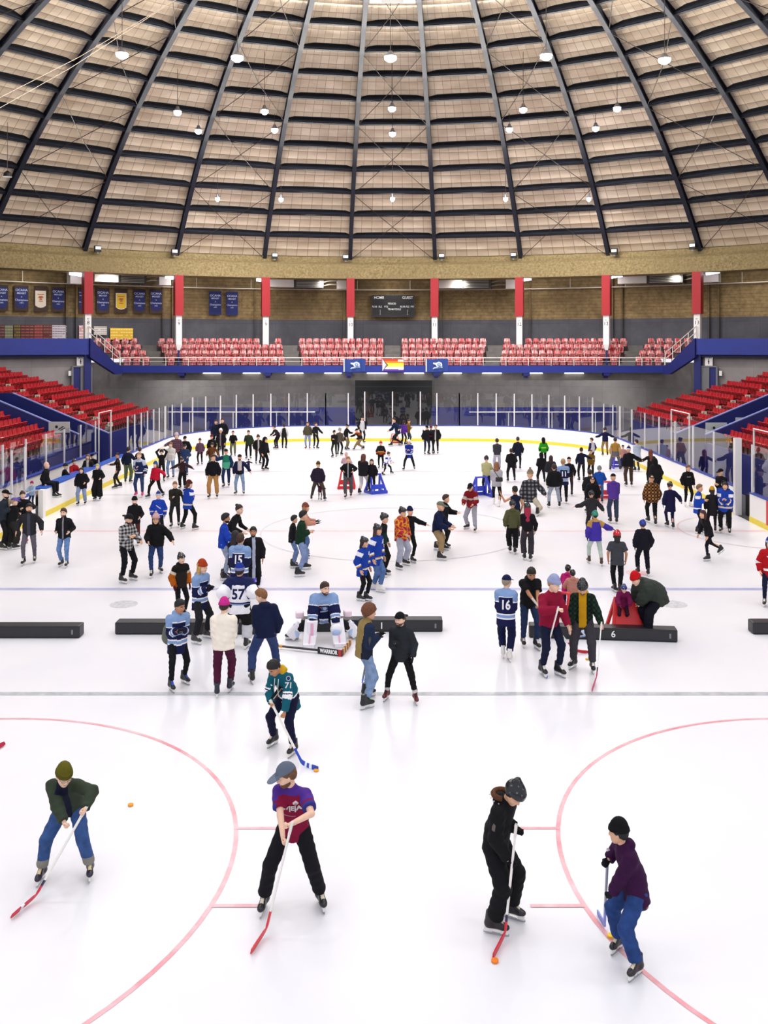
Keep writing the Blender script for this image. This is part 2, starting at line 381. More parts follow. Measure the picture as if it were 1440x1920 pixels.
# low dark blue wall behind the end glass
mb=MB(); 
for (xa,xb) in ((-15.5,gx(666,64)),(gx(810,64),15.5)): mb.box(((xa+xb)/2,64.2,1.05),((xb-xa)/2,.12,1.05),M_blue2)
struct(mb.build('wall_back_low'))
for (xa,xb,xs,nm) in ((-15.5,gx(590,63.8),(-14,-11,-8),'left'),(gx(880,63.8),15.5,(8,11,14),'right')):
    mb=MB(); mb.tube([(xa,63.9,1.78),(xb,63.9,1.78)],.035,M_white,6)
    for x in xs: mb.tube([(x,63.9,0),(x,63.9,1.78)],.03,M_white,6)
    tag(mb.build('guard_rail'),'thin white guard rail behind the far end glass, %s of the rink doors'%nm,'railing')
# outer floor
mb=MB(); mb.box((0,32,-.06),(36,40,.05),plain('walkway_floor','#4a4a50',.8,noise=.2,nscale=1)); struct(mb.build('floor_walkway'))
# ---------------------------------------------------------------- ice
def ice_mat():
    m,nt,b=newmat('ice'); tc=N(nt,'ShaderNodeTexCoord')
    n=N(nt,'ShaderNodeTexNoise'); n.inputs['Scale'].default_value=.25; n.inputs['Detail'].default_value=6; nt.links.new(tc.outputs['Object'],n.inputs[0])
    cr=N(nt,'ShaderNodeValToRGB'); cr.color_ramp.elements[0].position=.35; cr.color_ramp.elements[0].color=lin('#dedee4'); cr.color_ramp.elements[1].position=.6; cr.color_ramp.elements[1].color=lin('#e6e5e8'); nt.links.new(n.outputs[0],cr.inputs[0]); nt.links.new(cr.outputs[0],b.inputs['Base Color'])
    b.inputs['Roughness'].default_value=.28; b.inputs['Specular IOR Level'].default_value=.18
    n2=N(nt,'ShaderNodeTexNoise'); n2.inputs['Scale'].default_value=3; n2.inputs['Detail'].default_value=6; nt.links.new(tc.outputs['Object'],n2.inputs[0])
    bp=N(nt,'ShaderNodeBump'); bp.inputs['Strength'].default_value=.08; bp.inputs['Distance'].default_value=.02; nt.links.new(n2.outputs[0],bp.inputs['Height']); nt.links.new(bp.outputs[0],b.inputs['Normal'])
    return m
HX=12.95; YF=61.6; YN=2.0; CR=8.5
def rink_path(y0=3.0,y1=3.0,step=3.0):
    """left side going away, round the far end, back along the right; normals point outward"""
    P=[]
    P.append(((-HX,y0),(-1,0))); P.append(((-HX,YF-CR),(-1,0)))
    for i in range(1,31):
        a=R(90)*i/30; P.append(((-HX+CR-CR*math.cos(a),YF-CR+CR*math.sin(a)),(-math.cos(a),math.sin(a))))
    for i in range(0,31):
        a=R(90)*i/30; P.append(((HX-CR+CR*math.sin(a),YF-CR+CR*math.cos(a)),(math.sin(a),math.cos(a))))
    P.append(((HX,y1),(1,0))); return P
path=rink_path()
mb=MB(); pts=[(p[0],p[1],0.0) for p,n in path]; pts2=[(p[0],p[1],-.05) for p,n in path]
mb.add(pts+pts2,[tuple(range(len(pts))),tuple(range(len(pts),2*len(pts)))[::-1]]+[(i,(i+1)%len(pts),len(pts)+(i+1)%len(pts),len(pts)+i) for i in range(len(pts))],ice_mat())
ice=mb.build('floor_ice'); struct(ice)
def mark_mat(name,col,lo,hi,scale=1.5):
    m,nt,b=newmat(name); tc=N(nt,'ShaderNodeTexCoord'); n=N(nt,'ShaderNodeTexNoise'); n.inputs['Scale'].default_value=scale; n.inputs['Detail'].default_value=8; n.inputs['Roughness'].default_value=.7; nt.links.new(tc.outputs['Object'],n.inputs[0])
    mr=N(nt,'ShaderNodeMapRange'); mr.inputs[1].default_value=.35; mr.inputs[2].default_value=.65; mr.inputs[3].default_value=lo; mr.inputs[4].default_value=hi; nt.links.new(n.outputs[0],mr.inputs[0])
    mx=N(nt,'ShaderNodeMix',data_type='RGBA'); nt.links.new(mr.outputs[0],mx.inputs[0]); mx.inputs[6].default_value=lin('#e2e1e5'); mx.inputs[7].default_value=lin(col); nt.links.new(mx.outputs[2],b.inputs['Base Color']); b.inputs['Roughness'].default_value=.3; b.inputs['Specular IOR Level'].default_value=.18
    return m
M_lpink=mark_mat('faint_red_ice_paint','#e08890',.45,1,1.2); M_lcen=mark_mat('faint_centre_red_paint','#ecb4ba',.15,.85,.8); M_lblue=mark_mat('faint_blue_ice_paint','#a4a6cc',.6,1,.9); M_lgr=mark_mat('faint_grey_ice_paint','#9ea4a8',.45,1,3); M_lg2=mark_mat('faint_far_grey_line','#c0c4d0',.4,.9,2)
ZL=.003
def ice_strip(nm,y,w,mat,x0=-HX+.1,x1=HX-.1,z=ZL):
    mb=MB(); nseg=40
    vs=[];fs=[]
    for i in range(nseg+1):
        x=x0+(x1-x0)*i/nseg; vs+=[(x,y-w/2,z),(x,y+w/2,z)]
    for i in range(nseg): o=i*2; fs.append((o,o+2,o+3,o+1))
    mb.add(vs,fs,mat); return struct(mb.build(nm,ice))
def ice_arc(nm,cx,cy,r,w,mat,a0=0,a1=360,z=ZL):
    mb=MB(); n=96; vs=[];fs=[]
    for i in range(n+1):
        a=R(a0+(a1-a0)*i/n)
        for rr in (r-w/2,r+w/2): vs.append((cx+rr*math.cos(a),cy+rr*math.sin(a),z))
    for i in range(n): o=i*2; fs.append((o,o+2,o+3,o+1))
    mb.add(vs,fs,mat); return struct(mb.build(nm,ice))
ice_strip('centre_line',31.9,.22,M_lcen); ice_strip('blue_line',24.3,.26,M_lblue); ice_strip('blue_line',39.6,.3,M_lg2)
ice_strip('grey_line',17.0,.16,M_lgr); ice_strip('grey_line',46.9,.22,M_lg2); ice_strip('goal_line',58.5,.05,M_lcen)
CYc=11.42; CXc=6.5
for s in (-1,1):
    cx=s*CXc+.06; ice_arc('faceoff_circle',cx,CYc,4.45,.06,M_lpink)
    for dy in (.85,-.85):
        xe=math.sqrt(4.45**2-dy*dy)
        for q in (-1,1):
            mb=MB(); xa=cx+q*xe; mb.quad((xa,CYc+dy-.03,ZL*2),(xa+q*.62,CYc+dy-.03,ZL*2),(xa+q*.62,CYc+dy+.03,ZL*2),(xa,CYc+dy+.03,ZL*2),M_lpink); struct(mb.build('hash_mark',ice))
ice_arc('centre_circle',0,31.9,4.5,.06,M_lg2,z=ZL*1.5)
ice_arc('referee_crease',HX,31.9,3.0,.06,mark_mat('crease_paint','#d9a9ae',.3,.9),90,270,ZL*1.5)
for px,py,rr in ((232,1133,.34),(1262,1133,.34)):
    x,y=ground(px,py); mb=MB(); mb.lathe([(rr,0),(rr,.004)],(x,y,0),mark_mat('worn_dot','#b4b6ba',.2,1,9),24); struct(mb.build('faceoff_dot',ice))
x,y=ground(1195,1074); mb=MB(); mb.lathe([(.32,0),(.32,.004)],(x,y,0),mark_mat('pink_dot','#f4b6ba',.2,1,9),24); struct(mb.build('faceoff_dot',ice))
# ---------------------------------------------------------------- boards
M_board=plain('white_board_panel','#f3f1ef',.35,noise=.03,nscale=1); M_kick=plain('yellow_kick_plate','#e9d23e',.45,noise=.06); M_cap=plain('blue_cap_rail','#2a3f9c',.4)
M_capd=plain('bright_blue_shelf','#1f55b8',.4)
def seg_path(y0,y1,s): return [((s*HX,y0),(s,0)),((s*HX,y1),(s,0))]
fullc=[q for q in path[1:-1]]
def board(pth,label,capw=.16,capm=None,cat='rink boards'):
    c=pth[len(pth)//2][0]; e=empty('rink_board',(c[0],c[1],0)); tag(e,label,cat)
    off=Vector((c[0],c[1],0))
    def st(nm,prof,mat):
        mb=MB(); mb.strip([((p[0]-c[0],p[1]-c[1]),n) for p,n in pth],prof,mat); return mb.build(nm,e)
    st('face_panel',[(.0,.2),(.1,.2),(.1,1.02),(.0,1.02)],M_board)
    st('kick_plate',[(-.015,0),(.1,0),(.1,.2),(-.015,.2)],M_kick)
    st('cap_rail',[(-.02,1.02),(capw,1.02),(capw,1.07),(-.02,1.07)],capm or M_cap)
    return e
B_nl=board([((-HX,3),(-1,0)),((-HX,33.6),(-1,0))],'white rink boards of the left side nearest the camera, before the bench gate')
board([((-HX,34.5),(-1,0)),((-HX,40.5),(-1,0))],'white boards in front of the left bench with a wide blue shelf top',.5,M_capd)
board([((-HX,41.0),(-1,0)),((-HX,45.4),(-1,0))],'white boards of the far left bench, beyond the blue post',.35,M_capd)
B_end=board([((-HX,45.4),(-1,0))]+fullc[:]+[((HX,34.9),(1,0))],'white rink boards with yellow kick plate curving round the far end')
bn=board([((HX,33.6),(1,0)),((HX,3),(1,0))],'white rink boards at the right edge, marked by a red centre stripe')
mb=MB(); mb.box((-.012,31.9-18.3,.6),(.012,.16,.42),plain('red_board_stripe','#d0303c',.5)); 
o=mb.build('red_stripe',bn); o.location=(0,0,0); o.location=(0,0,0)
bn_loc=bn.location; 
o.data.transform(Matrix.Translation((HX-bn_loc.x,18.3-bn_loc.y,0)))
# gate posts / dark gaps / blue post
mb=MB(); mb.box((-HX-.05,34.35,.52),(.09,.13,.52),M_white); o=mb.build('gate_post'); tag(o,'white end post of the boards at the open left bench gate','post')
mb=MB(); mb.box((-HX-.05,40.75,.56),(.12,.2,.56),plain('blue_vinyl_post','#3c4bb0',.4)); tag(mb.build('bench_post'),'blue post between the two left benches','post')
for s,y0,y1 in ((-1,33.6,34.2),(1,33.6,34.9)):  # black block put behind each open gate to make the gap dark
    mb=MB(); mb.box((s*(HX+.6),(y0+y1)/2,.4),(.25,(y1-y0)/2,.4),plain('gap_black','#1b1b1e',.6)); 
    tag(mb.build('gate_gap_block'),'black block darkening the gap of the open gate on the %s'%('left' if s<0 else 'right'),'step')
# ---------------------------------------------------------------- glass
def glass_mat():
    m=bpy.data.materials.new('rink_glass'); m.use_nodes=True; nt=m.node_tree; nt.nodes.clear()
    o=N(nt,'ShaderNodeOutputMaterial'); mx=N(nt,'ShaderNodeMixShader'); tr=N(nt,'ShaderNodeBsdfTransparent'); tr.inputs[0].default_value=(.985,.987,.99,1)
    gl=N(nt,'ShaderNodeBsdfGlossy'); gl.inputs['Roughness'].default_value=.0; fr=N(nt,'ShaderNodeFresnel'); fr.inputs[0].default_value=1.75; ge=N(nt,'ShaderNodeNewGeometry'); mt=N(nt,'ShaderNodeMath',operation='SUBTRACT'); mt.inputs[0].default_value=1; nt.links.new(ge.outputs['Backfacing'],mt.inputs[1]); m2=N(nt,'ShaderNodeMath',operation='MULTIPLY'); nt.links.new(fr.outputs[0],m2.inputs[0]); nt.links.new(mt.outputs[0],m2.inputs[1])
    nt.links.new(m2.outputs[0],mx.inputs[0]); nt.links.new(tr.outputs[0],mx.inputs[1]); nt.links.new(gl.outputs[0],mx.inputs[2]); nt.links.new(mx.outputs[0],o.inputs[0]); return m
M_glass=glass_mat(); M_alu=plain('white_aluminium_post','#e6e3e4',.35,.2)
def along(pth,step):
    """resample path -> list of (pt,normal)"""
    out=[];acc=0
    pts=[(Vector(p),Vector(n)) for p,n in pth]
    L=[0]
    for i in range(1,len(pts)): L.append(L[-1]+(pts[i][0]-pts[i-1][0]).length)
    n=max(1,round(L[-1]/step)); 
    for k in range(n+1):
        t=L[-1]*k/n; i=1
        while i<len(L)-1 and L[i]<t: i+=1
        u=(t-L[i-1])/max(1e-6,L[i]-L[i-1]); p=pts[i-1][0].lerp(pts[i][0],u); nn=pts[i-1][1].lerp(pts[i][1],u).normalized(); out.append((p,nn))
    return out
def glass_run(pts,z0,z1,par,off=.06,posts=True):
    P0=Vector((par.location.x,par.location.y,0))
    for i in range(len(pts)-1):
        (a,na),(b,nb)=pts[i],pts[i+1]
        za=z1(a) if callable(z1) else z1; zb=z1(b) if callable(z1) else z1
        a3=Vector((a.x+na.x*off,a.y+na.y*off,0)); b3=Vector((b.x+nb.x*off,b.y+nb.y*off,0)); d=(b3-a3).normalized(); n=Vector((d.y,-d.x,0))*.006
        c=(a3+b3)/2; vs=[]
        for p,zt in ((a3+d*.03,za),(b3-d*.03,zb)):
            for q in (-n,n): vs+=[tuple(p+q-c+Vector((0,0,z0))),tuple(p+q-c+Vector((0,0,zt)))]
        mb=MB(); mb.add(vs,[(0,4,5,1),(2,3,7,6),(1,5,7,3),(0,2,6,4),(0,1,3,2),(4,6,7,5)],M_glass)
        o=mb.build('glass_pane',par); o.location=c-P0
    if posts:
        for i,(a,na) in enumerate(pts):
            zt=(z1(a) if callable(z1) else z1); mb=MB(); w=.035
            rot=Matrix.Rotation(math.atan2(-na.x,na.y),3,'Z'); mb.box((0,0,(z0+zt)/2),(w,.03,(zt-z0)/2),M_alu,rot)
            o=mb.build('glass_post',par); o.location=Vector((a.x+na.x*off,a.y+na.y*off,0))-P0
def y2(x,y): return Vector((x,y))
ZG=2.9; ZE=3.2
left_str=along([((-HX,45.5),(-1,0)),((-HX,YF-CR-.2),(-1,0))],1.25)
glass_run(left_str,1.07,lambda p:ZG,B_end)
corner_l=along(path[1:32],1.2); flat_l=along([path[31],((-2.95,YF),(0,1))],1.2)
glass_run(corner_l,1.07,lambda p: ZE if p.y>55.5 else ZG,B_end)
glass_run(flat_l,1.07,ZE,B_end)
glass_run(along([((-1.85,YF),(0,1)),((1.85,YF),(0,1))],1.8),1.07,ZE+.1,B_end)
glass_run(along([((-2.95,YF),(0,1)),((-1.85,YF),(0,1))],1.1),1.07,ZE,B_end,posts=False)
glass_run(along([((1.85,YF),(0,1)),((2.95,YF),(0,1))],1.1),1.07,ZE,B_end,posts=False)
glass_run(along([((2.95,YF),(0,1)),path[32]],1.2),1.07,ZE,B_end)
glass_run(along(path[32:63],1.2),1.07,lambda p: ZE if p.y>55.5 else ZG,B_end)
glass_run(along([((HX,YF-CR-.2),(1,0)),((HX,34.95),(1,0))],2.5),1.07,ZG,B_end)
glass_run(along([((HX,33.5),(1,0)),((HX,20),(1,0))],2.0),1.07,ZG-.1,bn)
glass_run(along([((-HX,32.8),(-1,0)),((-HX,20),(-1,0))],1.2),1.07,ZG-.1,B_nl)
# thick gate post at right
mb=MB(); mb.box((HX+.05,34.92,1.45),(.12,.11,1.45),M_alu); tag(mb.build('gate_post'),'tall thick white post at the open gate on the right','post')
# bench backs (left) with their own glass
mb=MB(); mb.box((-14.85,39.7,.5),(.06,6.6,.5),M_board); mb.box((-14.85,39.7,1.03),(.12,6.6,.03),M_cap); B_bk=mb.build('bench_back_board',origin=(-14.85,39.7,0)); tag(B_bk,'low white board with blue cap behind the left benches','rink boards')
glass_run(along([((-14.85,33.1),(-1,0)),((-14.85,46.3),(-1,0))],2.2),1.06,2.6,B_bk,off=0)
mb=MB(); mb.box((-14.3,37.4,.42),(.2,3.0,.04),plain('bench_wood','#7b5b3c',.6)); mb.box((-14.3,37.4,.2),(.15,2.9,.18),M_black); tag(mb.build('players_bench'),'long low bench behind the left boards','bench')
# right side walkway glass frame tops
for (x,y0,y1) in ((14.9,36.2,38.2),(14.9,46.5,49.5),(-14.9,47.0,49.0)):
    mb=MB(); z=2.95
    mb.tube([(x,y0,0),(x,y0,z),(x,y1,z),(x,y1,0)],.04,M_white,6); tag(mb.build('walkway_barrier'),'white tube frame standing behind the %s glass, %s'%('right' if x>0 else 'left','nearer one' if y0<40 else 'farther one'),'frame')
# ---------------------------------------------------------------- side stands
M_seat=plain('red_seat_plastic','#b0141c',.35,noise=.12,nscale=20,coat=.2); M_seatd=plain('seat_frame_dark','#5a0f14',.5); M_arm=plain('seat_arm','#3c1a16',.6); M_plate=plain('row_plate','#e8ddc8',.5)
def streak_mat():  # pale vertical streaks paint reflected light and wear into the seat colour
    m,nt,b=newmat('faded_red_seat_sheen'); tc=N(nt,'ShaderNodeTexCoord'); gi=N(nt,'ShaderNodeObjectInfo')
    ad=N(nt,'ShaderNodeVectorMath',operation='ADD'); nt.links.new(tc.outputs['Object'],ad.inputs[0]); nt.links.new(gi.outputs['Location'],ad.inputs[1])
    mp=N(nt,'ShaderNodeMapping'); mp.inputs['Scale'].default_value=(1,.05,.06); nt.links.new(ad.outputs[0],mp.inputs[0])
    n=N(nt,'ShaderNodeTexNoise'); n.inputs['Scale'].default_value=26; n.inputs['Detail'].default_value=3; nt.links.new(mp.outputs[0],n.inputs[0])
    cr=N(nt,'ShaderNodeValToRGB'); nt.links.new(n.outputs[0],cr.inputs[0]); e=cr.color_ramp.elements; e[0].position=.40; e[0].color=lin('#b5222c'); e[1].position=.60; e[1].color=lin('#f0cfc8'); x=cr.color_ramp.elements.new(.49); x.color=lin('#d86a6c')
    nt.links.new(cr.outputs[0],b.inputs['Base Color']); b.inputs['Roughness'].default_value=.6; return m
M_fade_sheen=streak_mat()
def seat_parts(mat):
    """seat facing -Y, origin at the floor below its back edge"""
    def back():
        mb=MB(); vs=[];fs=[]; nx=6; nz=5
        for sgn in (0,1):
            for i in range(nz+1):
                for j in range(nx+1):
                    u=j/nx*2-1; t=i/nz; x=u*(.225-.03*t*t); z=.40+.50*t-(.03*u*u*t); y=.02+.13*t-.035*(1-u*u)*-1*-1+sgn*.03+ .03*math.sin(t*3)
                    vs.append((x,y,z))
        w=nx+1; o=(nz+1)*w
        for i in range(nz):
            for j in range(nx):
                a=i*w+j; fs.append((a,a+1,a+w+1,a+w)); fs.append((o+a,o+a+w,o+a+w+1,o+a+1))
        for i in range(nz): a=i*w; fs.append((a,a+w,o+a+w,o+a)); a=i*w+nx; fs.append((a,o+a,o+a+w,a+w))
        for j in range(nx): a=nz*w+j; fs.append((a,a+1,o+a+1,o+a)); a=j; fs.append((a,o+a,o+a+1,a+1))
        mb.add(vs,fs,mat); return mb
    def pan():
        mb=MB(); rot=Matrix.Rotation(R(-62),3,'X')
        mb.box((0,-.07,.52),(.205,.19,.03),mat,Matrix.Rotation(R(-64),3,'X')); mb.box((0,-.03,.36),(.2,.03,.035),mat); return mb
    def frame():
        mb=MB()
        for s in (-1,1):
            mb.box((s*.238,-.08,.57),(.014,.16,.014),M_arm); mb.box((s*.238,.02,.3),(.012,.03,.28),M_seatd); mb.box((s*.238,.02,.02),(.015,.09,.02),M_seatd)
        return mb
    return back(),pan(),frame()
def one_arm(s):
    mb=MB(); mb.box((s*.238,-.08,.57),(.014,.16,.014),M_arm); mb.box((s*.238,.02,.3),(.012,.03,.28),M_seatd); return mb
b_,p_,f_=seat_parts(M_seat)
def tmesh(mb,name):
    o=mb.build(name,smooth=False); me=o.data; bpy.data.objects.remove(o); return me
SB,SP,SF=tmesh(b_,'backrest'),tmesh(p_,'seat_pan'),[tmesh(one_arm(q),'armrest') for q in (-1,1)]
b2,p2,f2=seat_parts(M_fade_sheen); mbx=MB()
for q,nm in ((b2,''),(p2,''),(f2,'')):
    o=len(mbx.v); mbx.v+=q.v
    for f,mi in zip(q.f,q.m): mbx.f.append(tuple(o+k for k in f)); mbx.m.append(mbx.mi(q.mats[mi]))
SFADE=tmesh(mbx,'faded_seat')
def row_xz(j): return 15.5+.8*(j+1), 1.5+.3*(j+1)
ROWL={-1:'C',0:'D',1:'E',2:'F',3:'G',4:'H',5:'J',6:'K',7:'L',8:'M'}
lower=[]
stand_steps={-1:MB(),1:MB()}
VN,VF=44.4,47.1
for s in (-1,1):
    mb=stand_steps[s]
    for j in range(-1,10):
        x,z=row_xz(j)
        ringy=YC+math.sqrt(max(1,34.6**2-(x+.4)**2))
        for (ya,yb) in ((25,VN-.15),(VF+.15,min(ringy,62.3 if j<1 else 99))):
            if yb>ya: mb.box((s*(x+.35),(ya+yb)/2,z/2-.05),(.41,(yb-ya)/2,z/2+.05),M_conc)
        rs=YC+math.sqrt(32.9**2-x*x)
        secs=[('far block',52.15,rs,False),('block between aisle and tunnel',47.6,50.95,True),('near block',25,43.9,True)]
        for nm,ya,yb,rev in secs:
            n=int((yb-ya)/.5)
            for k in range(n):
                y=(yb-.25-.5*k) if rev else (ya+.25+.5*k)
                px=CX+s*(x)*FPX/y
                if px<-25 or px>1465 or y<34: continue
                lower.append((y,s,j,nm,k,x,z))
    struct(mb.build('floor_stand_%s'%('left' if s<0 else 'right')))
    # front wall, tunnel parapets
    mb=MB()
    for ya,yb in ((25,VN),(VF,58.5)): mb.box((s*15.1,(ya+yb)/2,.86),(.06,(yb-ya)/2,.86),M_blue2)
    struct(mb.build('wall_stand_front_%s'%('left' if s<0 else 'right')))
    for y,nm,dz in ((VF,'far',0),(VN,'near',-.02)):
        mb=MB(); x0,x1=15.0,24.5; z0,z1=2.12+dz,2.12+dz+.42*(x1-x0)
        if nm=='far': x0=14.4; z0=1.9; x1=19.3; z1=3.95
        vs=[(s*x0,y-.08,0),(s*x1,y-.08,0),(s*x1,y-.08,z1),(s*x0,y-.08,z0)]; vs+=[(a,b+.16,c) for a,b,c in vs]
        mb.add(vs,[(0,1,2,3),(4,7,6,5),(0,4,5,1),(1,5,6,2),(2,6,7,3),(3,7,4,0)],M_blue2)
        if nm=='far': mb.box((s*21.8,y,1.98),(2.5,.08,1.98),M_blue2)
        mb.bar((s*x0,y,z0+.02),(s*x1,y,z1+.02),.2,.04,plain('pale_parapet_edge','#7c86c2',.5))
        struct(mb.build('parapet_%s_%s'%(nm,'left' if s<0 else 'right')))
    mb=MB(); mb.box((s*21,(VN+VF)/2,.6),(.2,(VF-VN)/2,1.5),M_black); struct(mb.build('tunnel_end_%s'%('left' if s<0 else 'right')))
    # row letter plates on the aisle
    for j in range(-1,7):
        x,z=row_xz(j); mb=MB(); mb.box((0,0,0),(.14,.012,.12),M_plate); o=mb.build('row_plate'); o.location=(s*(x+.02),50.92,z+.55); tag(o,'cream row letter plate %s beside the aisle of the %s stand'%(ROWL[j],'left' if s<0 else 'right'),'sign','row letter plates')
        me=text_mesh(ROWL[j],.2,M_num,.003); t=meshobj('letter',me,o,(0,-.014,0)); t.rotation_euler=(R(90),0,0)
    # aisle steps
    mb=MB()
    for j in range(-1,9):
        x,z=row_xz(j); mb.box((s*(x-.2),51.55,z-.07),(.2,.5,.08),M_conc)
    tag(mb.build('aisle_steps'),'narrow concrete steps climbing the %s stand between the seats'%('left' if s<0 else 'right'),'steps')
lower.sort()
indiv=lower[:300]; rest=lower[300:]
for (y,s,j,nm,k,x,z) in indiv:
    e=empty('stadium_seat',(s*(x+.35),y,z),R(90) if s<0 else R(-90))
    # seat local -Y must face the rink: left stand faces +X
    tag(e,'red seat in row %s of the %s stand, %s from the %s'%(ROWL.get(j,'N'),'left' if s<0 else 'right',ordn(k),{'far block':'aisle going away','block between aisle and tunnel':'aisle towards the tunnel','near block':'tunnel towards the camera'}[nm]),'seat','red seats of the side stands')
    meshobj('backrest',SB,e); meshobj('seat_pan',SP,e); meshobj('armrest',SF[0],e); meshobj('armrest',SF[1],e)
if rest:
    mb=MB()
    for (y,s,j,nm,k,x,z) in rest:
        M4=Matrix.Translation((s*(x+.35),y,z))@Matrix.Rotation(R(90) if s<0 else R(-90),4,'Z')
        for q in (b_,p_,f_):
            o=len(mb.v); mb.v+=[tuple(M4@Vector(v)) for v in q.v]
            for f,mi in zip(q.f,q.m): mb.f.append(tuple(o+kk for kk in f)); mb.m.append(mb.mi(q.mats[mi]))
    tag(mb.build('stadium_seats'),'remaining red folding seats at the far ends of the side stands','seats',kind='stuff')
# balcony seats
aX=[0,6.75,15.95]; nb=0
for i,(y,z) in enumerate(rows):
    sc=1+.026*i
    edges=[]
    e_l=-(FX-.1+.75*i)
    secs=[(e_l,-aX[2]*sc-.6,'leftmost'),(-aX[2]*sc+.6,-aX[1]*sc-.6,'second'),(-aX[1]*sc+.6,-.62,'third'),(.62,aX[1]*sc-.6,'fourth'),(aX[1]*sc+.6,aX[2]*sc-.6,'fifth'),(aX[2]*sc+.6,-e_l,'rightmost')]
    for xa,xb,nm in secs:
        n=int((xb-xa)/.49)
        for k in range(n):
            x=xa+(xb-xa)*(k+.5)/n
            yy=min(y,YC+math.sqrt(37.6**2-x*x)-.45-.7*(3-i)); ax=abs(x)
            if any(abs(x-34.6*math.sin(R(q)))<.42 and abs(yy+.1-(YC+34.6*math.cos(R(q))))<.5 for q in (-25,-15,-5,5,15,25,-35,35)): continue
            if ax>18.0 and yy<62.2-(ax-18.3)*1.55+.3: continue
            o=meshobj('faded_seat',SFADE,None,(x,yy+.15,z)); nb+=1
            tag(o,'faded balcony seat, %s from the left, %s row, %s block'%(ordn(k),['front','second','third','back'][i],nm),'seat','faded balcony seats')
# balcony aisle steps
for a in (-aX[2],-aX[1],0,aX[1],aX[2]):
    mb=MB()
    for i,(y,z) in enumerate(rows):
        for h in (0,1): mb.box((a*(1+.026*i),y-.1+.42*h,z+.1+.2*h),(.55,.2,.1),M_conc)
    tag(mb.build('balcony_steps'),'grey steps between balcony seat blocks, %s'%{-aX[2]:'far left aisle',-aX[1]:'second aisle from the left',0:'middle aisle',aX[1]:'second aisle from the right',aX[2]:'far right aisle'}[a],'steps')
# ---------------------------------------------------------------- things on the walls
def wallpt(px,py,rr=RW):
    k=(px-CX)/FPX; A=1+k*k; B=-2*YC; C=YC*YC-rr*rr; d=(-B+math.sqrt(B*B-4*A*C))/(2*A)
    return Vector((k*d,d,gz(py,d))),math.atan2(k*d,d-YC)
def wall_box(name,px0,px1,py0,py1,rr=RW-.3,th=.05):
    c,ph=wallpt((px0+px1)/2,(py0+py1)/2,rr); w=(px1-px0)*c.y/FPX/2/abs(math.cos(ph)*1+0) ; h=(py1-py0)*c.y/FPX/2
    w=(px1-px0)*c.y/FPX/2
    e=empty(name,c,-ph); return e,w,h
# scoreboard
e,w,h=wall_box('scoreboard',697,777,553.5,594,RW-.35); tag(e,'black scoreboard with HOME and GUEST panels on the brown wall','scoreboard')
mb=MB(); mb.box((0,0,0),(w,.12,h),M_black); mb.build('cabinet',e); mb=MB()
for (x0,x1,z0,z1) in ((-w,w,h-.04,h),(-w,w,-h,-h+.04),(-w,-w+.04,-h,h),(w-.04,w,-h,h)): mb.box(((x0+x1)/2,-.13,(z0+z1)/2),((x1-x0)/2,.01,(z1-z0)/2),plain('scoreboard_edge','#2a2a30',.4))
mb.build('frame',e)
M_wl=plain('white_lettering','#f2f2f2',.5)
for t,x,z,sz in (('HOME',-.66,.76,.30),('GUEST',.68,.76,.30),('PERIOD',-.05,.2,.20),('TEAM FOULS',.06,-.32,.19),('PLYR',-.87,-.08,.2),('FLS',-.60,-.08,.2),('PTS',-.32,-.08,.2),('PLYR',.45,-.08,.2),('FLS',.68,-.08,.2),('PTS',.91,-.08,.2)):
    me=text_mesh(t,sz,M_wl,.004,sx=.9); o=meshobj('lettering',me,e,(x*w,-.135,z*h)); o.rotation_euler=(R(90),0,0)
mb=MB()
for x in (-.6,.68):
    for k in range(4): mb.box((x*w,-.13,(-.4-.13*k)*h),(.02,.01,.02),M_wl)
mb.build('digit_marks',e)
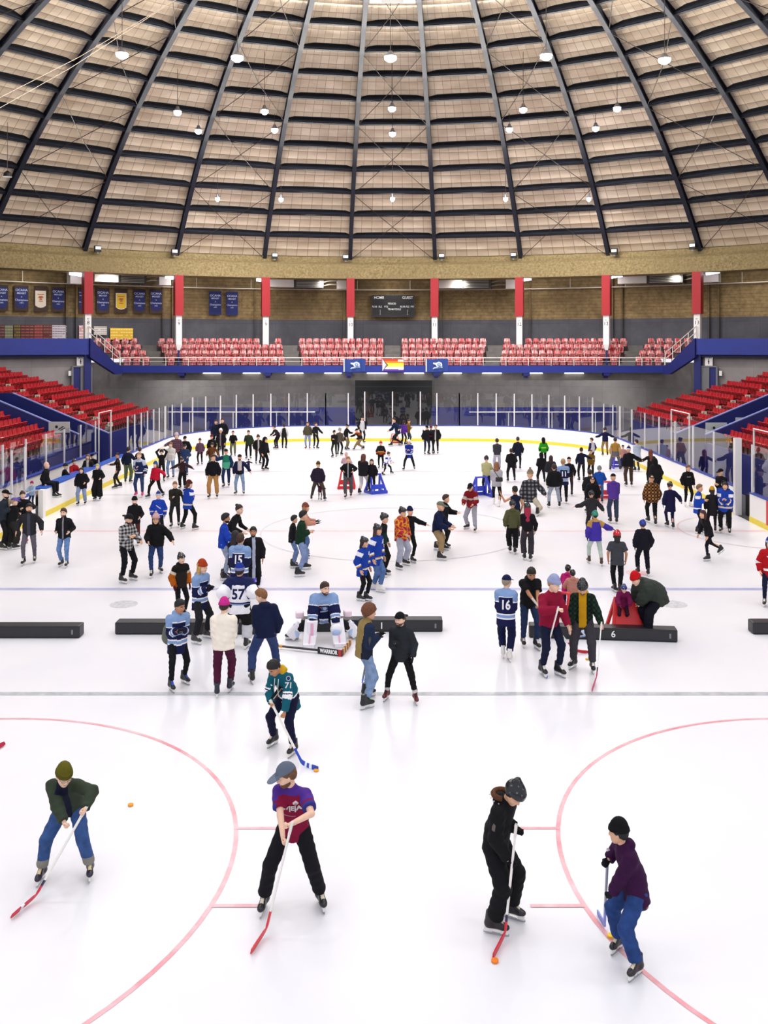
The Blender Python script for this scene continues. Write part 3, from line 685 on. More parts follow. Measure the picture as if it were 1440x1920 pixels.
# banners
M_bback=plain('brown_banner_backing','#3c2a22',.8); M_bblue=plain('navy_banner','#14205e',.75); M_bgold=plain('gold_banner','#d9b52a',.7); M_bcream=plain('cream_banner','#ddd0bc',.7); M_btx=plain('pale_blue_banner_print','#c6cdea',.7)
def pennant(name,x0,x1,y0,y1,kind,label,dark=False):
    e,w,h=wall_box(name,x0,x1,y0,y1,RW-.25); tag(e,label,'banner','banners on the brown wall')
    mb=MB(); mb.box((0,0,0),(w,.02,h),M_bback if not dark else M_bblue); mb.build('backing',e)
    m={'b':M_bblue,'g':M_bgold,'c':M_bcream}[kind]; w2=w*.82
    top=.84*h if kind=='b' else .62*h; pt=-.82*h if kind=='b' else -.72*h
    for k,(ins,mm) in enumerate(((0,M_bcream if kind!='b' else m),(.05,m))):
        ww=w2-ins; 
        vs=[(-ww,-.03-k*.01,top-ins),(ww,-.03-k*.01,top-ins),(ww,-.03-k*.01,pt*.75),(ww*.55,-.03-k*.01,pt*.93+ins),(0,-.03-k*.01,pt+ins),(-ww*.55,-.03-k*.01,pt*.93+ins),(-ww,-.03-k*.01,pt*.75)]
        vs+=[(a,b+.012,c) for a,b,c in vs]; mb=MB(); mb.add(vs,[(0,1,2,3,4,5,6),(13,12,11,10,9,8,7)]+[(i,(i+1)%7,7+(i+1)%7,7+i) for i in range(7)],mm); mb.build('pennant_cloth' if k else 'pennant_border',e)
    if kind=='b':
        for t,z,sz in (('OCAHA',.62,.24),('MIDGET',.38,.18),('A',.1,.14),('Champions',-.15,.2),('1991',-.38,.15)):
            me=text_mesh(t,sz*w/.5,M_btx,.003); o=meshobj('banner_lettering',me,e,(0,-.045,z*h)); o.rotation_euler=(R(90),0,0)
    else:
        mb=MB(); mk=plain('rust_print','#b05a2c',.7)
        for z,ww in ((.34,.5),(.18,.34),(.08,.4),(-.06,.22),(-.2,.3)): mb.box((0,-.05,z*h),(w*ww,.004,.03*h),mk)
        mb.lathe([(.1,0),(.1,.01)],(0,-.04,.1*h),mk,12,Matrix.Rotation(R(90),3,'X')); mb.build('printed_crest',e)
pennant('wall_banner',-10,15,534,583,'b','navy banner with pale lettering cut by the left edge of the photo')
pennant('wall_banner',27,53,535,583,'b','navy banner left of the cream banner')
pennant('wall_banner',64,88,536,584,'c','cream pennant on a brown cloth, the only cream one')
pennant('wall_banner',97,121,538,585,'b','navy banner right of the cream pennant')
pennant('wall_banner',147,160,540,586,'b','navy banner half hidden by column 8')
pennant('wall_banner',181,205,540,587,'b','navy banner just right of column 8')
pennant('wall_banner',215,239,541,587,'g','gold pennant on a brown cloth, the only gold one')
pennant('wall_banner',250,273,542,588,'b','navy banner right of the gold pennant')
pennant('wall_banner',281,304,542,588,'b','navy banner nearest to the left of column 9')
pennant('wall_banner',392,415,546,590,'b','plain navy banner, left one of the pair between columns',True)
pennant('wall_banner',424,446,547,591,'b','plain navy banner, right one of the pair between columns',True)
# plaque boards on the grey wall
def plaque(x0,x1,y0,y1,base,pl,label,cols=1,nr=5):
    e,w,h=wall_box('plaque_board',x0,x1,y0,y1,RW-.2); tag(e,label,'plaque','plaque boards on the grey wall')
    mb=MB(); mb.box((0,0,0),(w,.03,h),plain('board_'+base[1:],base,.6)); mb.build('board',e); mb=MB(); rr=random.Random(x0)
    for r in range(nr):
        for c in range(cols*3):
            ww=2*w/(cols*3)
            if rr.random()<.9: mb.box((-w+ww*(c+.5),-.035,h-(r+.5)*2*h/nr),(ww*.42,.008,h/nr*.45*rr.uniform(.7,1)),plain('plate_'+pl[1:],pl,.6))
    mb.build('name_plates',e)
plaque(-12,8,609,637,'#4a1820','#7c5a4c','dark red plaque board at the very left edge')
plaque(9,24,610,637,'#6c6c58','#93906a','olive grey plaque board second from the left edge')
plaque(26,38,609,637,'#4c3c18','#8a7030','plaque board with a yellowish top, third from the left edge')
plaque(39,63,609,637,'#4e1a18','#9a5442','wide dark red plaque board')
plaque(64,80,609,637,'#6e2a24','#a8524a','red plaque board with a pink foot')
plaque(81,97,609,637,'#5c2422','#8c5846','narrow dark plaque board with a pink head')
plaque(98,126,610,637,'#cfc6cc','#8c8088','pale lilac plaque board left of column 8',2,6)
plaque(148,163,610,637,'#c79a9c','#e6dad4','pink and white plaque board half behind column 8')
plaque(176,200,612,628,'#d4cec8','#a39c94','small pale plaque board right of column 8',2,4)
plaque(207,249,615,637,'#d8b030','#f0d46a','bright yellow plaque board above the leftmost balcony seats',3,4)
# flags on the balcony front
def flag(x0,x1,y0,y1,label):
    d=FY-.2; c=Vector((gx((x0+x1)/2,d),d,gz((y0+y1)/2,d))); e=empty('balcony_flag',c); tag(e,label,'flag')
    return e,(x1-x0)*d/FPX/2,(y1-y0)*d/FPX/2
def wavy(w,h,mat,y=0,nx=14,cells=None):
    vs=[];fs=[];mb=MB()
    for sg in (0,1):
        for i in range(5):
            for j in range(nx+1):
                x=-w+2*w*j/nx; z=-h+2*h*i/4; vs.append((x,y+.02*math.sin(j*1.3+i*.5)+sg*.012,z-.02*math.sin(j*.45)))
    o=5*(nx+1)
    for i in range(4):
        for j in range(nx): a=i*(nx+1)+j; fs.append((a,a+1,a+nx+2,a+nx+1)); fs.append((o+a,o+a+nx+1,o+a+nx+2,o+a+1))
    mb.add(vs,fs,mat); return mb
M_fb=plain('blue_flag_cloth','#1f3d86',.7)
def bird(e,y,s,flip=1):
    wm=plain('silver_print','#d8e0ee',.6); bm_=plain('steel_blue_print','#5f86c4',.6)
    mb=MB()
    def blob(pts,m,dy=0): 
        n=len(pts); vs=[(a*s*flip,y-dy,b*s) for a,b in pts]+[(a*s*flip,y-dy+.008,b*s) for a,b in pts]; mb.add(vs,[tuple(range(n)),tuple(range(2*n-1,n-1,-1))],m)
    blob([(-.9,.55),(-.3,.5),(.3,.75),(.85,.5),(1,.05),(.75,-.3),(.2,-.4),(-.2,-.2),(-.35,.1),(-.8,.25)],wm)
    blob([(-.05,.3),(.3,.45),(.65,.3),(.7,0),(.4,-.2),(.05,-.1)],bm_,.01)
    blob([(.15,.2),(.4,.28),(.5,.1),(.3,0)],wm,.02)
    blob([(-.95,-.75),(-.7,-.4),(.9,-.15),(1.05,-.4)],wm,.0)
    blob([(-.75,-.66),(-.62,-.52),(.8,-.27),(.9,-.36)],bm_,.012)
    return mb
for x0,x1,lb in ((646,685,'left'),(800,840,'right')):
    e,w,h=flag(x0,x1,673,697,'blue club flag with a silver bird crest on the balcony front, %s one'%lb)
    wavy(w,h,M_fb).build('flag_cloth',e); mb=MB(); mb.box((-w-.03,.0,0),(.035,.015,h),M_white); mb.build('white_edge',e)
    bird(e,-.05,h*.78).build('bird_crest',e)
e,w,h=flag(717,757,673,696,'rainbow progress flag with a white chevron, middle of the balcony front')
cs=['#d8232a','#ef7d1a','#f6d62b','#e8d84a','#e9e4e4','#6a2a9a']
cs=['#c9361c','#ef7d1a','#f6d62b','#f3e46a','#eceaf0','#5a2a9a']
for k,c in enumerate(cs):
    mb=MB(); hh=h/6; zc=h-(2*k+1)*hh; vs=[]
    mb.box((0,0,zc),(w,.012,hh),plain('flag_'+c[1:],c,.7)); mb.build('stripe',e)
for k,(q,c) in enumerate(((.62,'#221c20'),(.54,'#6a4028'),(.46,'#9ac8e8'),(.38,'#e8a8bc'),(.30,'#f2f0f0'))):
    mb=MB(); y=-.02-.004*k; mb.add([(-w,y,h),(-w+q*1.5*h,y,0),(-w,y,-h),(-w,y+.003,h),(-w+q*1.5*h,y+.003,0),(-w,y+.003,-h)],[(0,1,2),(5,4,3),(0,3,4,1),(1,4,5,2)],plain('flag_'+c[1:],c,.7)); mb.build('chevron',e)
mb=MB(); mb.box((w*.72,-.02,h*.72),(w*.26,.004,h*.16),plain('flag_patch','#f2e8d8',.7)); mb.box((w*.74,-.02,-h*.55),(w*.24,.004,h*.22),plain('flag_patch','#f2e8d8',.7)); mb.build('white_patch',e)
# air handling units under the beam
M_unit=plain('dark_unit','#2b2926',.5); M_duct=plain('white_duct','#d9d4cc',.5); M_pipe=plain('dull_pipe','#8f8a80',.5)
def ahu(x0,x1,yc,label,flip=1):
    c,ph=wallpt((x0+x1)/2,yc,RW-1.6); e=empty('air_handler',c,-ph); tag(e,label,'air handling unit')
    w=(x1-x0)*c.y/FPX/2; h=.38; f=flip
    mb=MB(); mb.box((f*(-.02*w),0,0),(w*.36,.5,h*.9),M_unit); mb.build('casing',e)
    mb=MB()
    for k in range(6): mb.box((f*(-.02*w),-.51,-h*.7+k*h*.28),(w*.3,.015,.02),M_pipe)
    mb.build('grille',e)
    mb=MB(); mb.box((f*-w*.68,0,.02),(w*.3,.4,h*.8),M_duct); mb.build('duct',e)
    mb=MB(); mb.box((f*w*.85,0,0),(w*.16,.4,h),M_duct); mb.build('duct_end',e)
    mb=MB(); 
    for z in (-.15,.12): mb.tube([(f*w*.34,-.2,z),(f*w*.5,-.2,z+.1),(f*w*.7,-.2,z+.1)],.05,M_pipe,8)
    mb.build('pipework',e)
ahu(176,318,523,'long white duct with dark heater unit, between columns 8 and 9')
ahu(503,656,532,'long white duct with dark heater unit, left of the scoreboard')
ahu(820,972,533,'long white duct with dark heater unit, right of the scoreboard')
ahu(1158,1345,522,'long white duct with dark heater unit, behind column 13')
c,ph=wallpt(150,522,RW-1.6); e=empty('duct_box',c,-ph); tag(e,'short white duct box just left of column 8','duct'); mb=MB(); mb.box((0,0,0),(.75,.4,.4),M_duct); mb.build('box',e)
# floodlights: small on the ledge, bright ones under the beam
M_lampw=plain('lit_lens','#ffffff',.4,emit='#f4f0ff',estr=6)
for i,(px,py) in enumerate(((183,468),(327,474),(515,481),(648,484),(828,482),(963,480),(1152,473),(1299,463))):
    c,ph=wallpt(px,py,34.55); e=empty('ledge_floodlight',c,-ph); tag(e,'small black floodlight on the concrete ledge, %s from the left'%ordn(i),'floodlight','ledge floodlights')
    mb=MB(); mb.box((0,0,.05),(.2,.14,.2),M_black); mb.build('housing',e); mb=MB(); mb.box((0,-.15,.1),(.17,.012,.09),plain('pale_lens','#dcdcdc',.4,emit='#ffffff',estr=.6)); mb.build('lens',e); mb=MB(); mb.box((0,0,-.2),(.06,.05,.06),M_pipe); mb.build('bracket',e)
for i,(px,py) in enumerate(((143,513),(322,520),(492,525),(985,523),(1155,517),(1336,510))):
    c,ph=wallpt(px,py,35.6); e=empty('tilted_floodlight',c,-ph); tag(e,'bright white floodlight tucked under the concrete beam, %s from the left'%ordn(i),'floodlight','lit floodlights under the beam')
    rot=Matrix.Rotation(R(-50),3,'X')@Matrix.Rotation(R(12 if px<700 else -12),3,'Y'); mb=MB(); mb.box((0,0,0),(.42,.12,.08),M_lampw,rot); mb.build('lens',e); mb=MB(); mb.box((0,.1,.12),(.44,.12,.06),M_unit,rot); mb.build('housing',e)
# doors and restroom signs beside the stands
for s,nm,x0,x1,sgx in ((-1,'left',135,170,151),(1,'right',1312,1345,1329)):
    pts=[wallpt(x,700,34.75) for x in (x0,x1)]; a=pts[0][0]; b=pts[1][0]; ph=(pts[0][1]+pts[1][1])/2; c=(a+b)/2; w=(b-a).length/2
    zt=5.02; zb=3.1; e=empty('door_%d'%(2 if s<0 else 3),(c.x,c.y,zb),-ph); struct(e)
    mb=MB(); mb.box((0,0,(zt-zb)/2),(w,.05,(zt-zb)/2),M_blue2); mb.build('dark_opening',e)
    mb=MB(); mb.box((-s*w*.35,-.09,(zt-zb)/2-.03),(w*.5,.03,(zt-zb)/2-.04),plain('grey_door','#6b6c70',.5)); mb.build('door_leaf',e)
    mb=MB()
    for q in (-1,1): mb.box((q*w,-.07,(zt-zb)/2),(.06,.06,(zt-zb)/2),plain('grey_door','#6b6c70',.5))
    mb.box((0,-.07,zt-zb),(w,.06,.05),plain('grey_door','#6b6c70',.5)); mb.build('door_frame',e)
    c,ph=wallpt(sgx,677,34.7); e=empty('restroom_sign',c,-ph); tag(e,'white %s restroom sign with a black figure above the %s door'%('MEN' if s<0 else 'WOMEN',nm),'sign')
    mb=MB(); mb.box((0,0,0),(.25,.02,.31),M_white); mb.build('board',e)
    me=text_mesh('MEN' if s<0 else 'WOMEN',.14 if s<0 else .11,M_num,.003); o=meshobj('lettering',me,e,(0,-.025,.2)); o.rotation_euler=(R(90),0,0)
    mb=MB(); mb.lathe([(.035,0),(.035,.01)],(0,-.02,.09),M_num,10,Matrix.Rotation(R(90),3,'X')); mb.box((0,-.026,-.02),(.05,.004,.07),M_num,taper=.6); mb.box((-.022,-.026,-.14),(.012,.004,.07),M_num); mb.box((.022,-.026,-.14),(.012,.004,.07),M_num); mb.build('figure_symbol',e)
    c,ph=wallpt(131 if s<0 else 1351,700,34.7); mb=MB(); mb.box((0,0,0),(.09,.01,.16),M_white); o=mb.build('paper_notice'); o.location=c; o.rotation_euler=(0,0,-ph); tag(o,'small white paper notice on the wall beside the %s door'%nm,'notice')
# sign plates at the tunnels
M_sp=plain('pale_grey_sign','#b9bcbc',.5)
for (px,py,w,h,d,nm) in ((111,801,.5,.26,VN-.2,'left'),(1343,803,.52,.28,VN+.9,'right'),(1400,794,.56,.3,VF-.3,'farther right')):
    e=empty('tunnel_sign',(gx(px,d),d,gz(py,d))); tag(e,'pale grey sign plate with black pictograms at the %s tunnel'%nm,'sign')
    mb=MB(); mb.box((0,0,0),(w,.02,h),M_sp); mb.build('plate',e); mb=MB()
    mb.lathe([(.07,0),(.07,.01)],(-.12,-.02,.02),M_num,12,Matrix.Rotation(R(90),3,'X')); mb.bar((-.02,-.026,-.1),(.22,-.026,.05),.05,.01,M_num,(0,1,0)); mb.bar((.05,-.026,-.16),(.3,-.026,-.02),.05,.01,M_num,(0,1,0)); mb.build('pictogram',e)
# ---------------------------------------------------------------- hanging lamps
lamps=[]
r1=(42.5,19.6,(229,445,732,1024,1246),(102,108,108,105,112)); r2=(50.8,19.4,(333,496,735,981,1157),(210,208,203,205,203)); r3=(56.0,19.2,(372,515,736,955,1117),(245,243,250,242,240)); r4=(59.2,15.7,(408,527,736,948,1104),(372,373,372,372,372))
M_lamp=plain('lamp_lens','#ffffff',.3,emit='#f6f0ff',estr=40); M_lh=plain('lamp_housing','#8d8d92',.4,.5)
nl=['first','second','third','fourth']
for ri,(d0,zz,xs,ys) in enumerate((r1,r2,r3,r4)):
    for i,(px,py) in enumerate(zip(xs,ys)):
        d=d0; x=gx(px,d); z=gz(py,d)
        while z>ZCN+math.sqrt(RS*RS-x*x-(d-YC)**2)-.7: d-=.2; x=gx(px,d); z=gz(py,d)
        e=empty('hanging_lamp',(x,d,z)); k=[.40,.30,.29,.2][ri]
        tag(e,'lit lamp under the dome, %s from the left, %s row from the top'%(ordn(i),nl[ri]),'lamp','hanging arena lamps')
        mb=MB(); mb.lathe([(k*.7,.0),(k*.66,-.14),(k*.3,-.24)],(0,0,.05),M_lamp,16); mb.build('lit_lens',e,smooth=True)
        mb=MB(); mb.lathe([(k*.74,.03),(k*.7,.08),(k*.35,.2),(.08,.3)],(0,0,0),M_lh,16); mb.build('housing',e,smooth=True)
        rad=math.hypot(x,d-YC); zt=ZCN+math.sqrt((RS+.1)**2-rad*rad); mb=MB(); mb.tube([(0,0,.28),(0,0,zt-z)],.015,M_cable,5); mb.build('cable',e)
        lamps.append((x,d,z))
def area(x,y,z,p,size=.7,col=(1,.97,.98)):
    l=bpy.data.lights.new('lamp_light','AREA'); l.shape='DISK'; l.size=size; l.energy=p; l.color=col
    o=bpy.data.objects.new('lamp_light',l); COL.objects.link(o); o.location=(x,y,z-.3); return o
LP=178; UPW=16500; UBL=420; UWL=30
for (x,y,z) in lamps: area(x,y,z,LP*1.55)
for y in (4,12,20,28,35):
    for x in (-12,-7,0,7,12): area(x,y,19.6,LP*.62)   # the arena's other lamps, out of frame above and behind the camera
# one unlit lamp at the far left and one round thing at the top centre
x=gx(14,50); e=empty('unlit_lamp',(x,50,gz(328,50))); tag(e,'small unlit dark lamp hanging at the left edge','lamp')
mb=MB(); mb.lathe([(.24,-.1),(.22,.08),(.06,.22)],(0,0,0),M_black,14); mb.build('housing',e); mb=MB(); mb.tube([(0,0,.2),(0,0,ZCN+math.sqrt(RS*RS-x*x-(50-YC)**2)-gz(328,50)-.1)],.015,M_cable,5); mb.build('cable',e)
e=empty('hanging_hoist',(0,30,gz(-6,30))); tag(e,'grey hoist housing cut off by the top edge, above the middle','hoist'); mb=MB(); mb.box((0,0,.25),(.75,.5,.28),plain('grey_hoist','#8b8680',.5)); mb.build('housing',e); mb=MB(); mb.box((0,-.1,-.06),(.35,.3,.06),M_unit); mb.build('base',e)
# spots added around the ledge to brighten the dome, and strip lights under the balcony
def spot(loc,to,p,ang=100,col=(1,.95,.88)):
    l=bpy.data.lights.new('dome_fill_spot','SPOT'); l.energy=p; l.spot_size=R(ang); l.spot_blend=.8; l.color=col; l.shadow_soft_size=.2
    o=bpy.data.objects.new('dome_fill_spot',l); COL.objects.link(o); o.location=loc; o.rotation_euler=(Vector(to)-Vector(loc)).to_track_quat('-Z','Y').to_euler()
for i in range(-11,12,1):
    p=ring(34.3,R(i*10),13.2); spot(p,(-p.x*.6,YC-(p.y-YC)*.6,29),UPW,56)
for k,(px0,px1) in enumerate(((380,412),(455,487),(535,568),(608,640),(688,726),(758,795),(832,866),(905,941),(985,1018),(1060,1095))):
    x0,x1=gx(px0,FY),gx(px1,FY); mb=MB(); mb.box(((x0+x1)/2,FY+.2,4.5),((x1-x0)/2,.09,.035),plain('strip_lens','#ffffff',.4,emit='#fffaf0',estr=2.5)); tag(mb.build('strip_light'),'white strip light under the balcony front, %s from the left'%ordn(k),'strip light','strip lights under the balcony')
for x in (-14,-9,-4.5,4.5,9,14):
    l=bpy.data.lights.new('strip_glow','AREA'); l.shape='RECTANGLE'; l.size=2.5; l.size_y=.3; l.energy=UBL; o=bpy.data.objects.new('strip_glow',l); COL.objects.link(o); o.location=(x,FY+1.2,4.3); o.rotation_euler=(R(35),0,0)
for i in range(-11,12):  # ring of area lights added to brighten the concourse wall
    p=ring(35.9,R(i*8),10.9); l=bpy.data.lights.new('wall_fill_light','AREA'); l.size=.5; l.energy=UWL; l.color=(1,.95,.9); o=bpy.data.objects.new('wall_fill_light',l); COL.objects.link(o); o.location=p; q=ring(38.3,R(i*8),8.2); o.rotation_euler=(q-p).to_track_quat('-Z','Y').to_euler()
# world
w=bpy.data.worlds.new('World'); S.world=w; w.use_nodes=True; w.node_tree.nodes['Background'].inputs[0].default_value=(.95,.95,1,1); w.node_tree.nodes['Background'].inputs[1].default_value=.7
# ---------------------------------------------------------------- foam dividers and pucks
M_foam=plain('black_vinyl','#1f1e24',.45,noise=.15,nscale=3,bump=.2,bscale=8)
def divider(xa,ya,xb,yb,label,num=None,logo=False,cat='foam divider'):
    A=Vector(ground(xa,ya)).to_3d(); B=Vector(ground(xb,yb)).to_3d(); L=(B-A).length; ang=math.atan2(B.y-A.y,B.x-A.x)
    e=empty('foam_divider',(A+B)/2,ang); tag(e,label,cat)
    mb=MB(); hh=.27; ww=.32
    mb.box((0,ww/2,hh/2),(L/2,ww/2,hh/2),M_foam); o=mb.build('foam_block',e)
    bv=o.modifiers.new('b','BEVEL'); bv.width=.03; bv.segments=3
    mb=MB()
    for z in (.012,hh-.012): mb.tube([(-L/2+.03,-.002,z),(L/2-.03,-.002,z)],.006,M_black,5)
    mb.build('piping',e)
    mb=MB(); mb.box((L/2-.16,-.004,hh*.5),(.02,.004,.05),plain('grey_tag','#77777c',.6)); mb.build('side_tag',e)
    if num:
        me=text_mesh(num[0],.2,M_wl,.003); o=meshobj('number',me,e,(num[1]*L/2,-.006,hh*.5)); o.rotation_euler=(R(90),0,0)
    if logo: o=bird(None,-.012,.13).build('bird_crest',e); o.location=(num[1]*L/2-.62,0,hh*.52)
    return e
divider(-120,1197,149,1197,'black foam divider lying on the ice at the left edge')
divider(215,1190,482,1190,'black foam divider behind the woman with the grey bag')
divider(564,1185,830,1185,'black foam divider behind the kneeling goalie, marked 1',('1',.14))
divider(992,1196,1271,1205,'black foam divider in front of the red skating chair, marked 6',('6',.14),True)
divider(1412,1190,1700,1190,'black foam divider cut by the right edge')
def puck(px,py,col,label):
    x,y=ground(px,py); mb=MB(); mb.lathe([(.034,0),(.038,.004),(.038,.022),(.034,.026)],(0,0,0),plain('puck_'+col[1:],col,.5),20); o=mb.build('puck',smooth=False); o.location=(x,y,0.003); tag(o,label,'puck')
    return o
puck(245,1511,'#e8951c','orange puck lying alone beside the man in the olive beanie'); puck(593,1446,'#f0a21c','orange puck at the tip of the blue stick blade'); puck(1145,1757,'#e8c41c','yellow puck by the skate of the person in purple'); puck(928,1804,'#ee7d18','orange puck against the red blade at the bottom'); puck(1101,1237,'#e0b23c','yellow puck between the two players by the divider')
# ---------------------------------------------------------------- people: implicit surfaces
def nrm(v): return v/ (np.linalg.norm(v)+1e-9)
A3=lambda *v: np.array(v,float)
def d_cone(P,a,b,ra,rb,ax=None,asp=1):
    a=np.asarray(a,float); b=np.asarray(b,float); ab=b-a; L=ab@ab+1e-12
    t=np.clip(((P-a)@ab)/L,0,1); q=P-a-t[:,None]*ab
    if ax is not None: q=q+np.outer(q@ax,ax)*(1/asp-1)
    return np.sqrt((q*q).sum(1))-(ra+(rb-ra)*t)
def d_ell(P,c,r):
    q=(P-np.asarray(c,float))/np.asarray(r,float); k=np.sqrt((q*q).sum(1)); return (k-1)*min(r)
def smin(a,b,k):
    h=np.maximum(k-np.abs(a-b),0)/k; return np.minimum(a,b)-h*h*k*.25
def nets(fn,lo,hi,vox):
    lo=np.asarray(lo,float); hi=np.asarray(hi,float)
    n=np.maximum(np.ceil((hi-lo)/vox).astype(int)+1,3)
    ax=[lo[i]+np.arange(n[i])*vox for i in range(3)]
    G=np.stack(np.meshgrid(*ax,indexing='ij'),-1).reshape(-1,3)
    V=np.empty(len(G))
    for i in range(0,len(G),400000): V[i:i+400000]=fn(G[i:i+400000])
    V=V.reshape(n); s=V<0
    cs=[(i,j,k) for i in (0,1) for j in (0,1) for k in (0,1)]
    c=np.zeros(tuple(n-1),int)
    for (i,j,k) in cs: c+=s[i:n[0]-1+i,j:n[1]-1+j,k:n[2]-1+k]
    act=np.argwhere((c>0)&(c<8))
    if len(act)==0: return np.zeros((0,3)),[]
    idx=-np.ones(tuple(n-1),int); idx[tuple(act.T)]=np.arange(len(act))
    acc=np.zeros((len(act),3)); cnt=np.zeros(len(act))
    for a in cs:
        for d in range(3):
            if a[d]: continue
            b=list(a); b[d]=1
            va=V[act[:,0]+a[0],act[:,1]+a[1],act[:,2]+a[2]]; vb=V[act[:,0]+b[0],act[:,1]+b[1],act[:,2]+b[2]]
            m=(va<0)!=(vb<0); t=np.where(m,va/(np.where(m,va-vb,1)),0)
            p=np.tile(np.array(a,float),(len(act),1)); p[:,d]+=t
            acc[m]+=p[m]; cnt[m]+=1
    vs=lo+(act+acc/cnt[:,None])*vox
    F=[]
    for d in range(3):
        e,f=[(1,2),(2,0),(0,1)][d]
        sl=[slice(1,n[q]-1) for q in range(3)]; sl[d]=slice(0,n[d]-1); sl2=list(sl); sl2[d]=slice(1,n[d])
        A=s[tuple(sl)]; B=s[tuple(sl2)]; 
        for (mask,flip) in ((A&~B,0),(B&~A,1)):
            w=np.argwhere(mask); 
            if len(w)==0: continue
            off=np.array([1,1,1]); off[d]=0; w=w+off
            q=[]
            for (x,y) in ((1,1),(0,1),(0,0),(1,0)):
                o=np.zeros(3,int); o[e]=-x; o[f]=-y; c_=w+o; q.append(idx[c_[:,0],c_[:,1],c_[:,2]])
            q=np.stack(q,1); F.append(q[:,::-1] if flip else q)
    return vs,np.concatenate(F)
def frameM(xa,ya,za,o=(0,0,0)):
    M=np.eye(4); M[:3,0]=xa; M[:3,1]=ya; M[:3,2]=za; M[:3,3]=o; return M
def xf(M,v): return v@M[:3,:3].T+M[:3,3]
LOD={'n':.0095,'m':.015,'f':.023}
HS=1.1
TEM={}
def head_sdf(P):
    ear=lambda sx: d_ell(P,(sx*.079,-.005,-.012),(.012,.022,.032))
    Q=P.copy(); Q[:,0]=np.abs(Q[:,0])
    d=d_ell(P,(0,-.012,.025),(.078,.098,.105)); d=smin(d,d_ell(P,(0,.03,-.05),(.058,.062,.062)),.05); d=smin(d,d_ell(P,(0,.06,-.088),(.03,.03,.026)),.03)
    d=smin(d,d_ell(Q,(.045,.062,-.022),(.028,.022,.026)),.02)
    d=smin(d,d_cone(P,(0,.082,.022),(0,.106,-.022),.009,.014),.014); d=smin(d,d_cone(Q,(0,.084,.038),(.05,.070,.036),.010,.008),.015)
    d=-smin(-d,d_ell(Q,(.031,.096,.016),(.016,.014,.011)),.012)
    d=smin(d,d_cone(Q,(0,.092,-.055),(.016,.087,-.055),.008,.006),.01)
    return smin(d,d_ell(Q,(.080,-.008,-.010),(.011,.020,.030)),.008)
